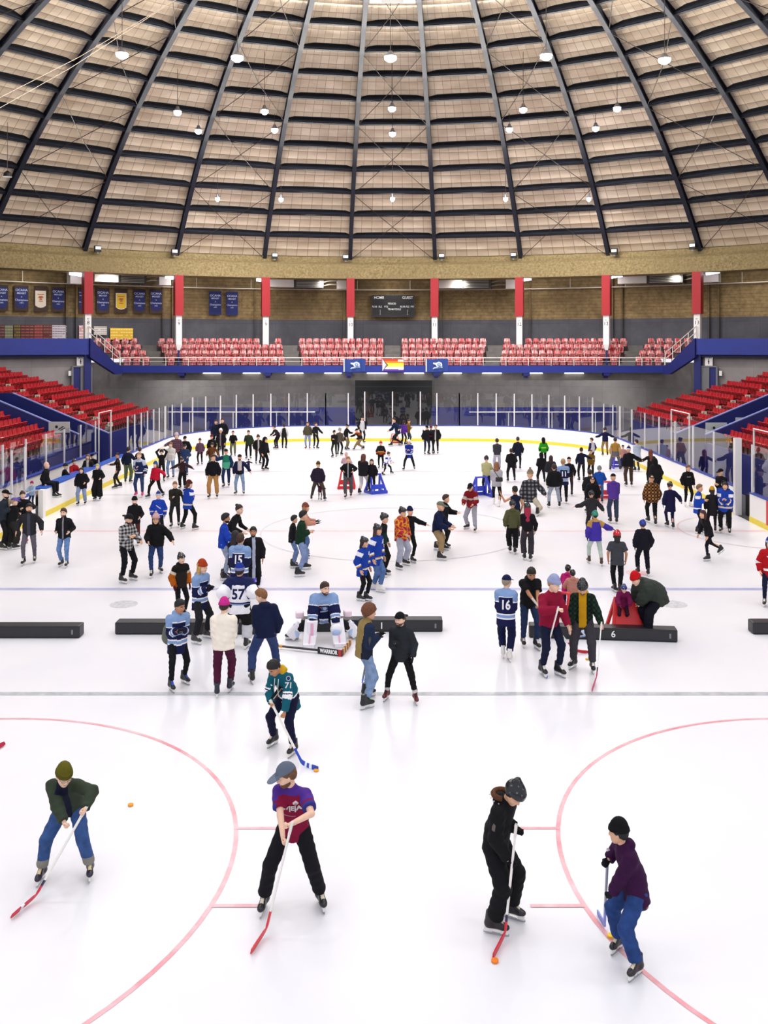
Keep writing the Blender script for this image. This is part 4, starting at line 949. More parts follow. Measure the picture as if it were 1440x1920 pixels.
def tem(kind,lod):
    k=(kind,lod)
    if k in TEM: return TEM[k]
    vx={'n':.0065,'m':.011,'f':.018}[lod]; lo=(-.2,-.25,-.2); hi=(.2,.25,.25)
    cran=lambda P,g: d_ell(P,(0,-.012,.025),(.078+g,.098+g,.105+g))
    if kind=='head': r=nets(head_sdf,(-.12,-.14,-.15),(.12,.15,.16),vx)
    elif kind=='short':
        def f(P):
            d=smin(cran(P,.012),d_ell(P,(0,.02,.105),(.055,.06,.035)),.03); n=.004*np.sin(P[:,0]*90)*np.sin(P[:,1]*80+P[:,2]*60)
            cut=np.maximum(-(P[:,2]-.0-.75*(P[:,1]-.0)) ,-(P[:,2]+.07)); return np.maximum(d+n,np.minimum(cut,1)) if 0 else np.maximum(d+n,-(P[:,2]+.02-.95*np.maximum(P[:,1]+.02,-.07)))
        r=nets(f,lo,hi,vx)
    elif kind=='curly':
        def f(P):
            d=cran(P,.03)+.009*np.sin(P[:,0]*110)*np.sin(P[:,1]*100)*np.sin(P[:,2]*105); return np.maximum(d,-(P[:,2]+.05-.9*np.maximum(P[:,1],-.1)))
        r=nets(f,lo,hi,vx)
    elif kind in('long','bob'):
        z0=-.36 if kind=='long' else -.13
        def f(P):
            d=np.maximum(cran(P,.018),-(P[:,2]+.02-.9*np.maximum(P[:,1]+.02,-.07)))
            b=d_cone(P,(0,-.05,.03),(0,-.085,z0),.098,.075,A3(0,1,0),.55); b=b+.004*np.sin(P[:,0]*120)
            side=np.minimum(d_cone(P,(.078,.0,.0),(.085,-.01,z0+.08),.028,.022),d_cone(P,(-.078,.0,.0),(-.085,-.01,z0+.08),.028,.022))
            return smin(d,smin(b,side,.02),.02)
        r=nets(f,(-.2,-.25,z0-.1),hi,vx)
    elif kind=='pony':
        def f(P):
            d=np.maximum(cran(P,.014),-(P[:,2]+.02-.9*np.maximum(P[:,1]+.02,-.07))); return smin(d,smin(d_cone(P,(0,-.11,.06),(0,-.16,.02),.03,.035),d_cone(P,(0,-.16,.02),(0,-.14,-.2),.033,.012),.02),.015)
        r=nets(f,(-.2,-.25,-.3),hi,vx)
    elif kind=='bun':
        def f(P):
            d=np.maximum(cran(P,.014),-(P[:,2]+.02-.9*np.maximum(P[:,1]+.02,-.07))); return smin(d,d_ell(P,(0,-.10,.10),(.045,.045,.04)),.012)
        r=nets(f,lo,hi,vx)
    elif kind=='beanie':
        def f(P):
            d=smin(cran(P,.016),d_ell(P,(0,-.03,.10),(.07,.08,.075)),.04)+.0025*np.sin(np.arctan2(P[:,0],P[:,1]+.012)*26); d=np.maximum(d,-(P[:,2]-.042-.12*P[:,1]))
            zc=P[:,2]-.12*P[:,1]; cuff=np.maximum(cran(P,.025),np.abs(zc-.058)-.026); return smin(d,cuff,.006)
        r=nets(f,lo,hi,vx)
    elif kind=='cap':
        def f(P):
            d=np.maximum(cran(P,.016),-(P[:,2]-.045)); br=np.maximum(d_ell(P,(0,.10,.05),(.082,.11,.5)),np.abs(P[:,2]-.056+.25*(P[:,1]-.09)+2.2*P[:,0]**2)-.006); br=np.maximum(br,-(P[:,1]-.04)); return smin(d,br,.008)
        r=nets(f,lo,(.2,.26,.25),vx*.8)
    elif kind=='helmet':
        def f(P):
            d=d_ell(P,(0,-.008,.035),(.103,.128,.118)); d=smin(d,d_cone(P,(0,.07,.10),(0,-.08,.135),.03,.035,A3(1,0,0),1.6),.02)
            d=np.maximum(d,-(P[:,2]-.03-.25*P[:,1]+.09*(P[:,1]<-.02)*0)); ear=np.maximum(d_ell(P,(0,-.03,.01),(.102,.075,.07)),-(P[:,2]+.035)); d=smin(d,ear,.01)
            rid=np.abs(np.abs(P[:,0])-.038)-.004; gr=np.maximum(rid,-(P[:,2]-.09)); return d+np.where(gr<0,.005,0)
        r=nets(f,lo,hi,vx)
    elif kind=='hood_up':
        def f(P):
            d=smin(cran(P,.035),d_cone(P,(0,-.06,-.02),(0,-.08,-.14),.10,.10),.04); return np.maximum(d,-d_ell(P,(0,.11,-.02),(.075,.10,.115)))
        r=nets(f,(-.2,-.25,-.28),hi,vx)
    elif kind=='pom': r=nets(lambda P:d_ell(P,(0,-.03,.195),(.035,.035,.033))+.004*np.sin(P[:,0]*200)*np.sin(P[:,2]*190),(-.06,-.1,.13),(.06,.04,.25),vx)
    elif kind in('handr','handg'):
        # wrist at origin, fingers along +y, palm down (-z); thumb at +x
        fl=[(.030,.074,.072),(.010,.080,.080),(-.010,.077,.074),(-.029,.070,.058)]; curl=.35 if kind=='handr' else 1.45
        def f(P):
            d=d_cone(P,(0,-.03,0),(0,.02,0),.026,.027,A3(0,0,1),.8); d=smin(d,d_cone(P,(.012,.03,0),(.012,.075,0),.026,.021,A3(0,0,1),.6),.02); d=smin(d,d_cone(P,(-.014,.03,0),(-.016,.072,0),.024,.019,A3(0,0,1),.6),.02)
            for (x,y0,L) in fl:
                p=A3(x,y0,0); a=0; r0=.0095
                for sgm in (.45,.32,.25):
                    a+=curl*(.55 if kind=='handr' else 1.0); q=p+A3(0,math.cos(a),-math.sin(a))*L*sgm; d=smin(d,d_cone(P,p,q,r0,r0-.0008),.004); p=q; r0-=.0008
            t=[(.024,.015,-.004),(.048,.042,-.014),(.052,.066,-.024),(.046,.085,-.034)] if kind=='handr' else [(.024,.015,-.004),(.040,.045,-.022),(.028,.070,-.040),(.010,.078,-.046)]
            for p,q,r0 in zip(t[:-1],t[1:],(.013,.0115,.010)): d=smin(d,d_cone(P,p,q,r0,r0-.001),.008)
            return d
        r=nets(f,(-.08,-.07,-.10),(.08,.18,.05),{'n':.0045,'m':.007,'f':.012}[lod])
    TEM[k]=r; return r
# ---- skates (template parts as MB)
def skate_tem(lod):
    k=('skate',lod)
    if k in TEM: return TEM[k]
    vx={'n':.008,'m':.013,'f':.02}[lod]
    def boot(P):
        d=d_cone(P,(0,-.055,.13),(0,-.035,.27),.047,.050,A3(0,1,0),1.15); d=smin(d,d_cone(P,(0,-.06,.115),(0,.10,.105),.042,.036),.04); d=smin(d,d_ell(P,(0,.135,.108),(.042,.05,.034)),.03)
        d=smin(d,d_cone(P,(0,.02,.19),(0,.10,.12),.035,.03),.04); d=np.maximum(d,-(P[:,2]-.082)); return np.maximum(d,P[:,2]-.285-.15*P[:,1])
    vb=nets(boot,(-.09,-.16,.04),(.09,.22,.34),vx)
    # holder and blade
    def holder(P):
        a=np.maximum.reduce([np.abs(P[:,0])-.014-.12*np.maximum(P[:,2]-.05,0),np.abs(P[:,1]-.025)-.145,np.abs(P[:,2]-.057)-.027]); hole=np.maximum(np.abs(P[:,1]-.03)-.05,np.abs(P[:,2]-.045)-.016); return np.maximum(a,-hole)
    vh=nets(holder,(-.04,-.15,.02),(.04,.2,.10),vx*.8)
    TEM[k]=(vb,vh); return TEM[k]
LACE=[(.030,.235),(.045,.21),(.062,.185),(.078,.165),(.095,.150),(.112,.143)]
def skate_blade():
    mb=MB(); n=14; vs=[];fs=[]
    for sx in (-.002,.002):
        for i in range(n+1):
            t=i/n; y=-.125+.305*t; zb=.0+.10*max(0,abs(t-.5)-.36)**1.6*2.2; vs+=[(sx,y,zb),(sx,y,.034)]
    m=(n+1)*2
    for i in range(n): a=i*2; fs+=[(a,a+2,a+3,a+1),(m+a,m+a+1,m+a+3,m+a+2),(a,m+a,m+a+2,a+2),(a+1,a+3,m+a+3,m+a+1)]
    fs+=[(0,1,m+1,m),(m-2,2*m-2,2*m-1,m-1)]
    return vs,fs
def np_mesh(name,parts,parent=None,smooth=True):
    """parts: list of (verts,faces,mats list,index array or int)"""
    me=bpy.data.meshes.new(name); V=[];F=[];MI=[];off=0;mats=[]
    for v,f,ms,ix in parts:
        if len(v)==0: continue
        V.append(np.asarray(v,float)); f=np.asarray(f); 
        if f.ndim==2: F+= (f+off).tolist()
        else: F+=[[q+off for q in g] for g in f]
        mp=[]
        for m in ms:
            if m not in mats: mats.append(m)
            mp.append(mats.index(m))
        mp=np.array(mp); MI.append(mp[np.full(len(f),ix) if np.isscalar(ix) else ix]); off+=len(v)
    me.from_pydata(np.concatenate(V).tolist(),[],F)
    for m in mats: me.materials.append(m)
    me.polygons.foreach_set('material_index',np.concatenate(MI).astype(np.int32)); me.polygons.foreach_set('use_smooth',[smooth]*len(F)); me.update()
    o=bpy.data.objects.new(name,me); COL.objects.link(o)
    if parent is not None: o.parent=parent
    return o
def ik(a,b,l1,l2,hint):
    d=b-a; L=np.linalg.norm(d); mx=(l1+l2)*.998
    if L>mx: b=a+d/L*mx; d=b-a; L=mx
    L=max(L,abs(l1-l2)+.02); dn=nrm(d); x=(l1*l1-l2*l2+L*L)/(2*L); h=math.sqrt(max(0,l1*l1-x*x)); hn=hint-dn*(hint@dn); hn=nrm(hn)
    return a+dn*x+hn*h,b
ARMS={ # right-hand targets in local (r,f,z) relative to canonical upright body; left mirrored
 'down':(.25,.06,.80),'away':(.36,.02,.86),'out':(.60,.10,1.08),'wide':(.72,.05,1.25),'outlow':(.48,.12,.92),'fwd':(.20,.42,1.10),'fwdlow':(.18,.34,.95),'pocket':(.20,.14,.98),'hip':(.21,.06,1.06),
 'belly':(.05,.24,1.12),'cross':(-.10,.22,1.22),'head':(.10,.02,1.74),'face':(.06,.20,1.52),'hold':(.30,.40,1.20),'back':(.22,-.22,.95),'up':(.35,.25,1.75),'knee':(.20,.40,.62),'rail':(.30,.45,1.05),'shoulder':(.52,.05,1.42)}
def solve(p):
    fL=p.get('fL',(-p['sp'],0,0,0)); fR=p.get('fR',(p['sp'],0,0,0)); J={}
    Lm=.838
    aL=A3(fL[0],fL[1],.165+fL[3]); aR=A3(fR[0],fR[1],.165+fR[3])
    px=p.get('hx',(aL[0]*.5+aR[0]*.5)); py=p.get('hy',(aL[1]+aR[1])/2 - .02 - .25*math.sin(R(p['lean'])))
    if fL[3]>.15: px=aR[0]*.8; py=aR[1]-.02-.1*math.sin(R(p['lean']))
    if fR[3]>.15: px=aL[0]*.8; py=aL[1]-.02-.1*math.sin(R(p['lean']))
    hz=9
    for a,sx in ((aL,-.095),(aR,.095)):
        h2=(px+sx-a[0])**2+(py-a[1])**2; hz=min(hz,a[2]+math.sqrt(max(.02,Lm*Lm-h2))) if a[2]<.3 else hz
    hz=min(hz,1.0)-p['cr']; 
    if 'hz' in p: hz=p['hz']
    pel=A3(px,py,hz); le=R(p['lean']); sd=R(p['side']); tw=R(p['tw'])
    u=nrm(A3(math.sin(sd),math.sin(le)*math.cos(sd),math.cos(le)*math.cos(sd)))
    r0=A3(1,0,0); r=nrm(A3(math.cos(tw),math.sin(tw),0)); r=nrm(r-u*(r@u)); f=np.cross(u,r)
    J['pel']=pel;J['u']=u;J['r']=r;J['f']=f; u0=nrm(u*.6+A3(0,0,.4))
    J['waist']=pel+u0*.15; J['chest']=J['waist']+u*.22; sh=J['waist']+u*.335; J['sh']=sh; J['neck']=sh+u*.055+f*.005
    w=p['wid']; J['sL']=sh-r*.160*w-u*.035; J['sR']=sh+r*.160*w-u*.035
    hy=R(p['hyaw']+p['tw']); hp=R(p['hpitch'])
    hf=A3(-math.sin(hy),math.cos(hy),0); 
    lean2=p['lean']*.5
    hpp=hp
    hfw=nrm(hf*math.cos(hpp)-A3(0,0,1)*math.sin(hpp)); hr=nrm(np.cross(hfw,A3(0,0,1))); hu=np.cross(hr,hfw)
    nd=nrm(u*.6+hu*.4); J['head']=J['neck']+nd*.075+hu*.092+hfw*.015; J['hM']=frameM(hr*HS,hfw*HS,hu*HS,J['head']); J['htop']=J['head']+hu*.148
    for s,nm,a in ((-1,'L',aL),(1,'R',aR)):
        hip=pel+A3(s*.09,0,-.02); kh=A3(s*.25+ (p['kn'])*s,1,.15); k,_=ik(hip,a,.43,.42,kh); J['hip'+nm]=hip; J['kn'+nm]=k; J['an'+nm]=a; 
        arm=p['arm'+nm]
        if isinstance(arm,str):
            t=A3(*ARMS[arm]); t[0]*=s; 
            base=A3(0,0,1.33+.0); rel=t-base; q=sh+r*rel[0]+f*rel[1]+u*rel[2]*(1) if arm in('cross','belly','head','face','hip','pocket','hold','fwd','up','wide','shoulder') else sh+r*rel[0]+A3(-math.sin(tw),math.cos(tw),0)*rel[1]+A3(0,0,1)*rel[2]
        else: q=A3(*arm)
        S_=J['s'+nm]; hint=p['el'+nm] if p.get('el'+nm) is not None else (A3(s*.3,-.7,-.9) if arm in('belly','pocket') else A3(s*.6,-.8,-.5))
        if arm in ('head','up'): hint=A3(s*1,.0,.1)
        if arm in ('wide','shoulder'): hint=A3(0,-.3,-1)
        e,wv=ik(S_,q,.285,.265,nrm(np.asarray(hint,float))); J['el'+nm]=e; J['wr'+nm]=wv
    return J
def folds(P,a,ph=0): return a*(np.sin(P[:,0]*31+P[:,2]*23+ph)*np.sin(P[:,2]*37-P[:,1]*29+ph*2)+.6*np.sin(P[:,2]*61+P[:,0]*17+ph))
def bounds(pts,pad): 
    q=np.array(pts); return q.min(0)-pad,q.max(0)+pad
def body_mesh(J,p,vx):
    u,r,f=J['u'],J['r'],J['f']; w=p['wid']; fat=p['fat']
    def fn(P):
        d=d_cone(P,J['pel'],J['waist'],.125,.115,f,.75); d=smin(d,d_cone(P,J['waist'],J['chest'],.11,.13,f,.7),.05); d=smin(d,d_cone(P,J['sL'],J['sR'],.05,.05),.06)
        d=smin(d,d_cone(P,J['neck']-u*.03,J['head']-J['hM'][:3,2]*.06-J['hM'][:3,1]*.015,.056,.052),.03)
        for n in 'LR':
            d=smin(d,d_cone(P,J['s'+n],J['el'+n],.046,.040),.02); d=smin(d,d_cone(P,J['el'+n],J['wr'+n],.041,.027),.01); d=smin(d,d_cone(P,J['hip'+n],J['kn'+n],.075,.05),.03); d=smin(d,d_cone(P,J['kn'+n],J['an'+n]+A3(0,0,.06),.048,.034),.01)
        return d
    lo,hi=bounds([J[k] for k in ('pel','neck','head','sL','sR','elL','elR','wrL','wrR','knL','knR','anL','anR')],.1)
    return nets(fn,lo,hi,vx)
def top_mesh(J,p,vx,g):
    """g: dict bulk,hem(down from pelvis),sleeve 'long'|'short'|None,hood,k"""
    u,r,f=J['u'],J['r'],J['f']; b=g.get('bulk',.015)+p['fat']*.5; hem=g.get('hem',.08); w=p['wid']; fat=p['fat']; ud=nrm(u*.35+A3(0,0,.65)); hemc=J['pel']-ud*hem
    sl=g.get('sleeve','long'); ph=g.get('ph',1.3); fa=g.get('fold',.004); fatb=fat
    def fn(P):
        d=d_cone(P,J['pel']-ud*(hem+.16),J['waist'],.182+b*.8+g.get('flare',0),.152+b+fatb,f,.72); d=smin(d,d_cone(P,J['waist']+f*fatb*.5,J['chest'],.145+b+fatb,.142+b,f,.72),.06); d=smin(d,d_cone(P,J['sL']-u*.03,J['sR']-u*.03,.056+b*.6,.056+b*.6),.07)
        for n in 'LR': d=smin(d,d_cone(P,J['neck']-u*.02,J['s'+n],.045+b*.4,.045+b*.5),.04)
        d=smin(d,d_cone(P,J['neck']-u*.07,J['neck'],.10,.062,f,.85),.03)
        if g.get('hood'): d=smin(d,smin(d_ell(P,J['neck']-f*.085-u*.015,(.105,.075,.075)),d_cone(P,J['neck']+r*.06-f*.02,J['neck']-r*.06-f*.02,.045,.045),.03),.025)
        if g.get('collar'): d=smin(d,d_cone(P,J['neck']-u*.03,J['neck']+u*.03,.075,.072,f,.95),.015)
        dc=np.maximum(d,-((P-hemc)@ud))
        for n in 'LR':
            S_,E_,W_=J['s'+n],J['el'+n],J['wr'+n]
            if sl=='long':
                e=d_cone(P,S_,E_,.058+b*.85,.052+b*.85); e=smin(e,d_cone(P,E_,E_+(W_-E_)*.93,.055+b*.9,.038+b*.7),.02)
                ax=nrm(W_-E_); e=np.maximum(e,(P-(E_+(W_-E_)*.95))@ax) if 1 else e
                dc=smin(dc,e,.016)
            elif sl=='short':
                ax=nrm(E_-S_); e=np.maximum(d_cone(P,S_,E_,.060+b*.9,.064+b),(P-(S_+(E_-S_)*.72))@ax); dc=smin(dc,e,.03)
        if fa: dc=dc+folds(P,fa,ph)
        return dc
    pts=[hemc,J['neck'],J['sL'],J['sR'],J['pel'],J['waist']]
    if sl=='long': pts+=[J[k] for k in('elL','elR','wrL','wrR')]
    if sl=='short': pts+=[J['elL'],J['elR']]
    lo,hi=bounds(pts,.25 if not sl else .16); lo[:2]=np.minimum(lo[:2],J['pel'][:2]-.27); hi[:2]=np.maximum(hi[:2],J['pel'][:2]+.27); lo[2]=hemc[2]-.12
    return nets(fn,lo,hi,vx)
def leg_mesh(J,p,vx,g):
    b=g.get('bulk',.0); loose=g.get('loose',.0); fat=p['fat']; end=g.get('end',.80); fa=g.get('fold',.004)
    def fn(P):
        d=d_cone(P,J['hipL']+A3(.02,0,.03),J['hipR']+A3(-.02,0,.03),.104+b*.6+fat*.4,.104+b*.6+fat*.4,A3(0,1,0),.9); d=np.maximum(d,(P-(J['pel']+A3(0,0,.12)))@J['u'])
        for n in 'LR':
            H,K,An=J['hip'+n],J['kn'+n],J['an'+n]; e1=K+(An-K)*end
            a=d_cone(P,H,K,.092+b+fat*.3,.066+b+loose*.5); a2=d_cone(P,K,e1,.064+b+loose*.6,.050+b+loose); ax=nrm(An-K); a2=np.maximum(a2,(P-e1-ax*.025)@ax)
            d=smin(d,smin(a,a2,.02),.025 if 1 else .02)
        return d+folds(P,fa,2.1)
    lo,hi=bounds([J[k] for k in('pel','hipL','hipR','knL','knR','anL','anR')],.15); hi[2]+=.04
    return nets(fn,lo,hi,vx)
def seg_info(J,C):
    """torso coords and arm parameter for face centres"""
    u,r,f=J['u'],J['r'],J['f']; q=C-J['waist']; h=q@u; lat=q@r; fr=q@f; best=np.full(len(C),9.); arm=np.zeros(len(C),int); ua=np.zeros(len(C))
    dt=np.minimum(np.minimum(d_cone(C,J['pel']-u*.1,J['chest'],.16,.165,f,.72),d_cone(C,J['chest'],J['sh'],.16,.14,f,.75)),d_cone(C,J['sL']*.85+J['sR']*.15,J['sR']*.85+J['sL']*.15,.055,.055))
    for i,n in enumerate('LR'):
        S_,E_,W_=J['s'+n],J['el'+n],J['wr'+n]
        for k,(a,b,ra) in enumerate(((S_,E_,.066),(E_,W_,.05))):
            ab=b-a; t=np.clip(((C-a)@ab)/(ab@ab),0,1); d=np.linalg.norm(C-a-t[:,None]*ab,axis=1)-ra; m=(d<best)&(d<dt)&((np.abs(lat)>.125)|(k==1)); best=np.where(m,d,best); arm=np.where(m,i+1,arm); ua=np.where(m,k+t,ua)
    return dict(h=h,lat=lat,fr=fr,arm=arm,ua=ua,C=C)
def fcent(v,f): return v[f].mean(1)
# patterns: return (colour list, index array)
def pat_solid(c): return lambda I:([c],np.zeros(len(I['h']),int))
def pat_jersey(base,yoke=None,st=(),hemst=(),yh=.20,cuff=None,front=None):
    """st: list of (ua0,ua1,col) on sleeves; hemst: (h0,h1,col) on the body"""
    def f(I):
        cols=[base]; ix=np.zeros(len(I['h']),int)
        def put(m,c):
            if c not in cols: cols.append(c)
            ix[m]=cols.index(c)
        tor=I['arm']==0
        if yoke: put((tor&(I['h']>yh+.06))|((~tor)&(I['ua']<.5)),yoke)
        for a,b,c in hemst: put(tor&(I['h']>a)&(I['h']<b),c)
        for a,b,c in st: put((~tor)&(I['ua']>a)&(I['ua']<b),c)
        return cols,ix
    return f
def pat_open(outer,inner,w=.06,inner2=None,w1=None):
    def f(I):
        cols=[outer,inner]; ix=np.zeros(len(I['h']),int); m=(I['arm']==0)&(I['fr']>.03)&(np.abs(I['lat'])<w+.0*I['h']); ix[m]=1
        if inner2: cols.append(inner2); ix[m&(I['h']<-.02)]=2
        return cols,ix
    return f
def pat_block(top,bot,sl,h0=.12):
    def f(I):
        ix=np.where(I['arm']>0,2,np.where(I['h']>h0,0,1)); return [top,bot,sl],ix
    return f
def pat_vest(body,sl,sidec=None):
    def f(I):
        ix=(I['arm']>0).astype(int); cols=[body,sl]
        if sidec: cols.append(sidec); ix[(I['arm']==0)&(np.abs(I['lat'])>.13)]=2
        return cols,ix
    return f
def pat_check(c1,c2,c3,n=.05,open_=None,w=.07):
    def f(I):
        C=I['C']; a=(np.floor(C[:,0]/n)+0).astype(int)%2; b=np.floor(C[:,2]/n).astype(int)%2; ix=a+b; cols=[c1,c2,c3]
        if open_: cols.append(open_); m=(I['arm']==0)&(I['fr']>.03)&(np.abs(I['lat'])<w); ix=np.where(m,3,ix)
        return cols,ix
    return f
def pat_camo(cs,sc=14):
    def f(I):
        C=I['C']*sc; v=np.sin(C[:,0]*1.7+2*np.sin(C[:,2]))+np.sin(C[:,2]*1.9+2*np.sin(C[:,1]*1.3))+np.sin(C[:,1]*1.5+C[:,0]); ix=np.clip(((v+2.4)/4.8*len(cs)).astype(int),0,len(cs)-1); return list(cs),ix
    return f
LIGHTB='#93b4e6'; NAVY='#141c4e'; WHT='#eceaf0'
P_ice=pat_jersey(NAVY,LIGHTB,[(.5,.56,WHT),(1.25,1.33,WHT),(1.33,1.52,LIGHTB),(1.52,1.6,WHT)],[(-.22,-.19,WHT),(-.19,-.13,LIGHTB),(-.13,-.10,WHT),(.24,.26,WHT)])
P_sabre=pat_jersey('#1a44b4',None,[(.0,.42,WHT),(1.35,1.5,WHT),(1.5,1.62,'#d8a030')],[(-.2,-.165,'#f0ead8'),(-.165,-.145,'#d8a030')])
P_blue=pat_jersey('#1c46c0',None,[(1.4,1.5,WHT),(1.5,1.6,'#d8a030')],[(-.19,-.15,WHT)])
P_teal=pat_jersey('#0b6478',None,[(.78,.88,WHT),(.88,.94,'#0e2130'),(.94,1.04,WHT)],[(-.17,-.14,WHT),(-.14,-.10,'#0e2130'),(-.10,-.07,WHT)])
P_white57=pat_jersey('#eceaf0','#1a2358',[(1.5,1.6,'#1a2358')],[(-.15,-.12,'#93b4e6'),(-.12,-.09,'#1a2358')],yh=.22)
P_leafs=pat_jersey('#eceaf0',None,[(.0,.5,'#1c46c0'),(1.3,1.5,'#1c46c0')],[(-.12,-.06,'#1c46c0')])
PEOPLE=[]
SKIN={'l':'#dba98a','m':'#b98260','d':'#7a4d36','p':'#e6bda4'}
def man(px,py,top,face,label,lo='auto',skin='l',hair=('short','#2c1c14'),hat=None,upper=('jacket',dict(bulk=.02,hem=.1),pat_solid('#1c1c20')),legs=('trousers','#1a1a1f',dict()),skates=('#17171b','#e8e4dc'),gloves=None,
        arms=('down','down'),sp=.13,lean=4,cr=.01,side=0,tw=0,hyaw=0,hpitch=6,wid=1,fat=0,beard=None,feet=None,fpx=None,hpx=None,el=(None,None),toe=14,lift=(0,0),kn=0,decal=(),dist=None,z0=0,sit=None,sock=None,stickhand=False,group=None,extra=None,noskate=False,grip=False,hz=None,hx=None,hy=None,s=None,cat='person',glasses=None):
    if dist: d=dist; x=gx(px,d)
    else: x,d=ground(px,py)
    al=R(face+180); ca,sa=math.cos(al),math.sin(al)
    def toloc(w,sc): dx,dy=w[0]-x,w[1]-d; return A3((dx*ca+dy*sa)/sc,(-dx*sa+dy*ca)/sc,(w[2]-z0)/sc)
    p=dict(sp=sp,lean=lean,cr=cr,side=side,tw=tw,hyaw=hyaw,hpitch=hpitch,wid=wid,fat=fat,armL=arms[0],armR=arms[1],elL=el[0],elR=el[1],kn=kn)
    if hz is not None: p['hz']=hz
    if hx is not None: p['hx']=hx
    if hy is not None: p['hy']=hy
    if feet: p['fL'],p['fR']=feet
    else: p['fL']=(-sp,0,toe,lift[0]); p['fR']=(sp,0,toe,lift[1])
    sc=s or 1.0
    for it in range(1 if s else 5):
        if fpx:
            for n,q in zip('LR',fpx):
                w=ground(q[0],q[1]); v=toloc((w[0],w[1],0),sc); p['f'+n]=(v[0],v[1],q[2] if len(q)>2 else toe,q[3] if len(q)>3 else 0)
        if hpx:
            for n,q in zip('LR',hpx):
                if q is None: continue
                if len(q)==3: dd=d+q[2]; w=(gx(q[0],dd),dd,gz(q[1],dd)); p['arm'+n]=tuple(toloc(w,sc))
                else: p['arm'+n]=tuple(toloc(q[1:],sc))     # ('w',x,y,z)
        J=solve(p)
        if s: break
        ht=J['htop']+ (J['hM'][:3,2]*(.02 if hat else .0)); depth=d+(ht[0]*sa+ht[1]*ca)*sc; want=gz(top,depth)-z0; sc=max(.3,sc*.4+.6*want/ht[2])
    if lo=='auto': lo='n' if d<14 else ('m' if d<27 else 'f')
    vx=LOD[lo]/ (1 if sc>.8 else sc/.9)
    skm=plain('skin_'+skin,SKIN[skin],.55,noise=.05,nscale=20,spec=.3)
    hv,hf_=tem('head',lo); C=fcent(hv,hf_); hc=hair[1]; hm=plain('hair_'+hc[1:],hc,.7,noise=.35,nscale=40,bump=.4,bscale=120); lip=plain('lips','#9c5548',.5); ms=[skm,hm,lip]
    ix=np.zeros(len(C),int); brow=(C[:,1]>.06)&(np.abs(C[:,2]-.040)<.007)&(np.abs(np.abs(C[:,0])-.032)<.018); ix[brow]=1
    ix[(C[:,1]>.088)&(np.abs(C[:,2]+.055)<.006)&(np.abs(C[:,0])<.022)]=2
    if beard: ix[(C[:,1]>-.01)&(C[:,2]<-.05)&((C[:,2]<-.063)|(np.abs(C[:,0])>.024))]=1; ix[(C[:,1]>.08)&(np.abs(C[:,2]+.043)<.005)&(np.abs(C[:,0])<.026)]=1
    bv=body_mesh(J,p,vx)
    parts=[(bv[0],bv[1],[skm],0),(xf(J['hM'],hv),hf_,ms,ix)]
    # eyes
    for sx in (-1,1):
        if lo=='f': break
        mbv=[];
        vv,ff=tem('head','f') if 0 else (None,None)
        th=np.linspace(0,2*math.pi,9)[:-1]; ew=np.array([[sx*.031+.013*math.cos(t),.089-abs(math.cos(t))*.003,.014+.006*math.sin(t)] for t in th]+[[sx*.031,.0925,.014]]); ef=[[k,(k+1)%8,8] for k in range(8)]
        parts.append((xf(J['hM'],ew),np.array(ef),[plain('eye_white','#e6e2de',.3)],0)); ip=np.array([[sx*.031+.0058*math.cos(t),.0935,.014+.0058*math.sin(t)] for t in th]); parts.append((xf(J['hM'],ip),[list(range(8))],[plain('iris','#2e221a',.3)],0))
    glm=None
    if gloves: glm=cloth(gloves)
    hands=[]
    for s_,n in ((-1,'L'),(1,'R')):
        W_=J['wr'+n]; ax=nrm(W_-J['el'+n]); gr=(grip is True) or (isinstance(grip,str) and n in grip); kd='handg' if gr else 'handr'
        v,f_=tem(kd,lo); xa=A3(0,1,0)-ax*ax[1]; xa=nrm(xa+1e-6) # thumb forward
        if gr and isinstance(p.get('stick'),np.ndarray): pass
        za=nrm(np.cross(xa,ax)); 
        # palm (-z) should face inwards (towards the body)
        inward=A3(-s_,0,0)
        M=frameM(xa,ax,np.cross(xa,ax),W_)
        if ( -M[:3,2])@inward<0: v=v*A3(1,1,-1); f_=f_[:,::-1]
        hvw=xf(M,v*(1.12 if gloves else 1)); 
        if gloves: hands.append((hvw,f_,[glm],0))
        else: parts.append((hvw,f_,[skm],0))
    body=np_mesh('person',parts); tag(body,label,cat,group)
    body.location=(x,d,z0); body.rotation_euler=(0,0,al); body.scale=(sc,sc,sc)
    for hnd in hands: np_mesh('glove',[hnd],body)
    # garments
    def garment(u_):
        nm,g,pt=u_; v,f_=top_mesh(J,p,vx,g); I=seg_info(J,fcent(v,f_)); cols,ix=pt(I); o=np_mesh(nm,[(v,f_,[cloth(c) for c in cols],ix)],body); return o,v,f_
    tops=[]
    for u_ in (upper if isinstance(upper,list) else [upper]): tops.append(garment(u_))
    if legs:
        v,f_=leg_mesh(J,p,vx,legs[2]); lm=cloth(legs[1]) if not legs[2].get('denim') else denim(legs[1]); 
        if legs[2].get('camo'): cols,ix=pat_camo(legs[2]['camo'],30)(dict(C=fcent(v,f_))); np_mesh(legs[0],[(v,f_,[cloth(c) for c in cols],ix)],body)
        elif legs[2].get('low'):
            C=fcent(v,f_); m=(C[:,2]<legs[2]['low'][0]).astype(int); np_mesh(legs[0],[(v,f_,[lm,cloth(legs[2]['low'][1])],m)],body)
        else: np_mesh(legs[0],[(v,f_,[lm],0)],body)
    hM=J['hM']
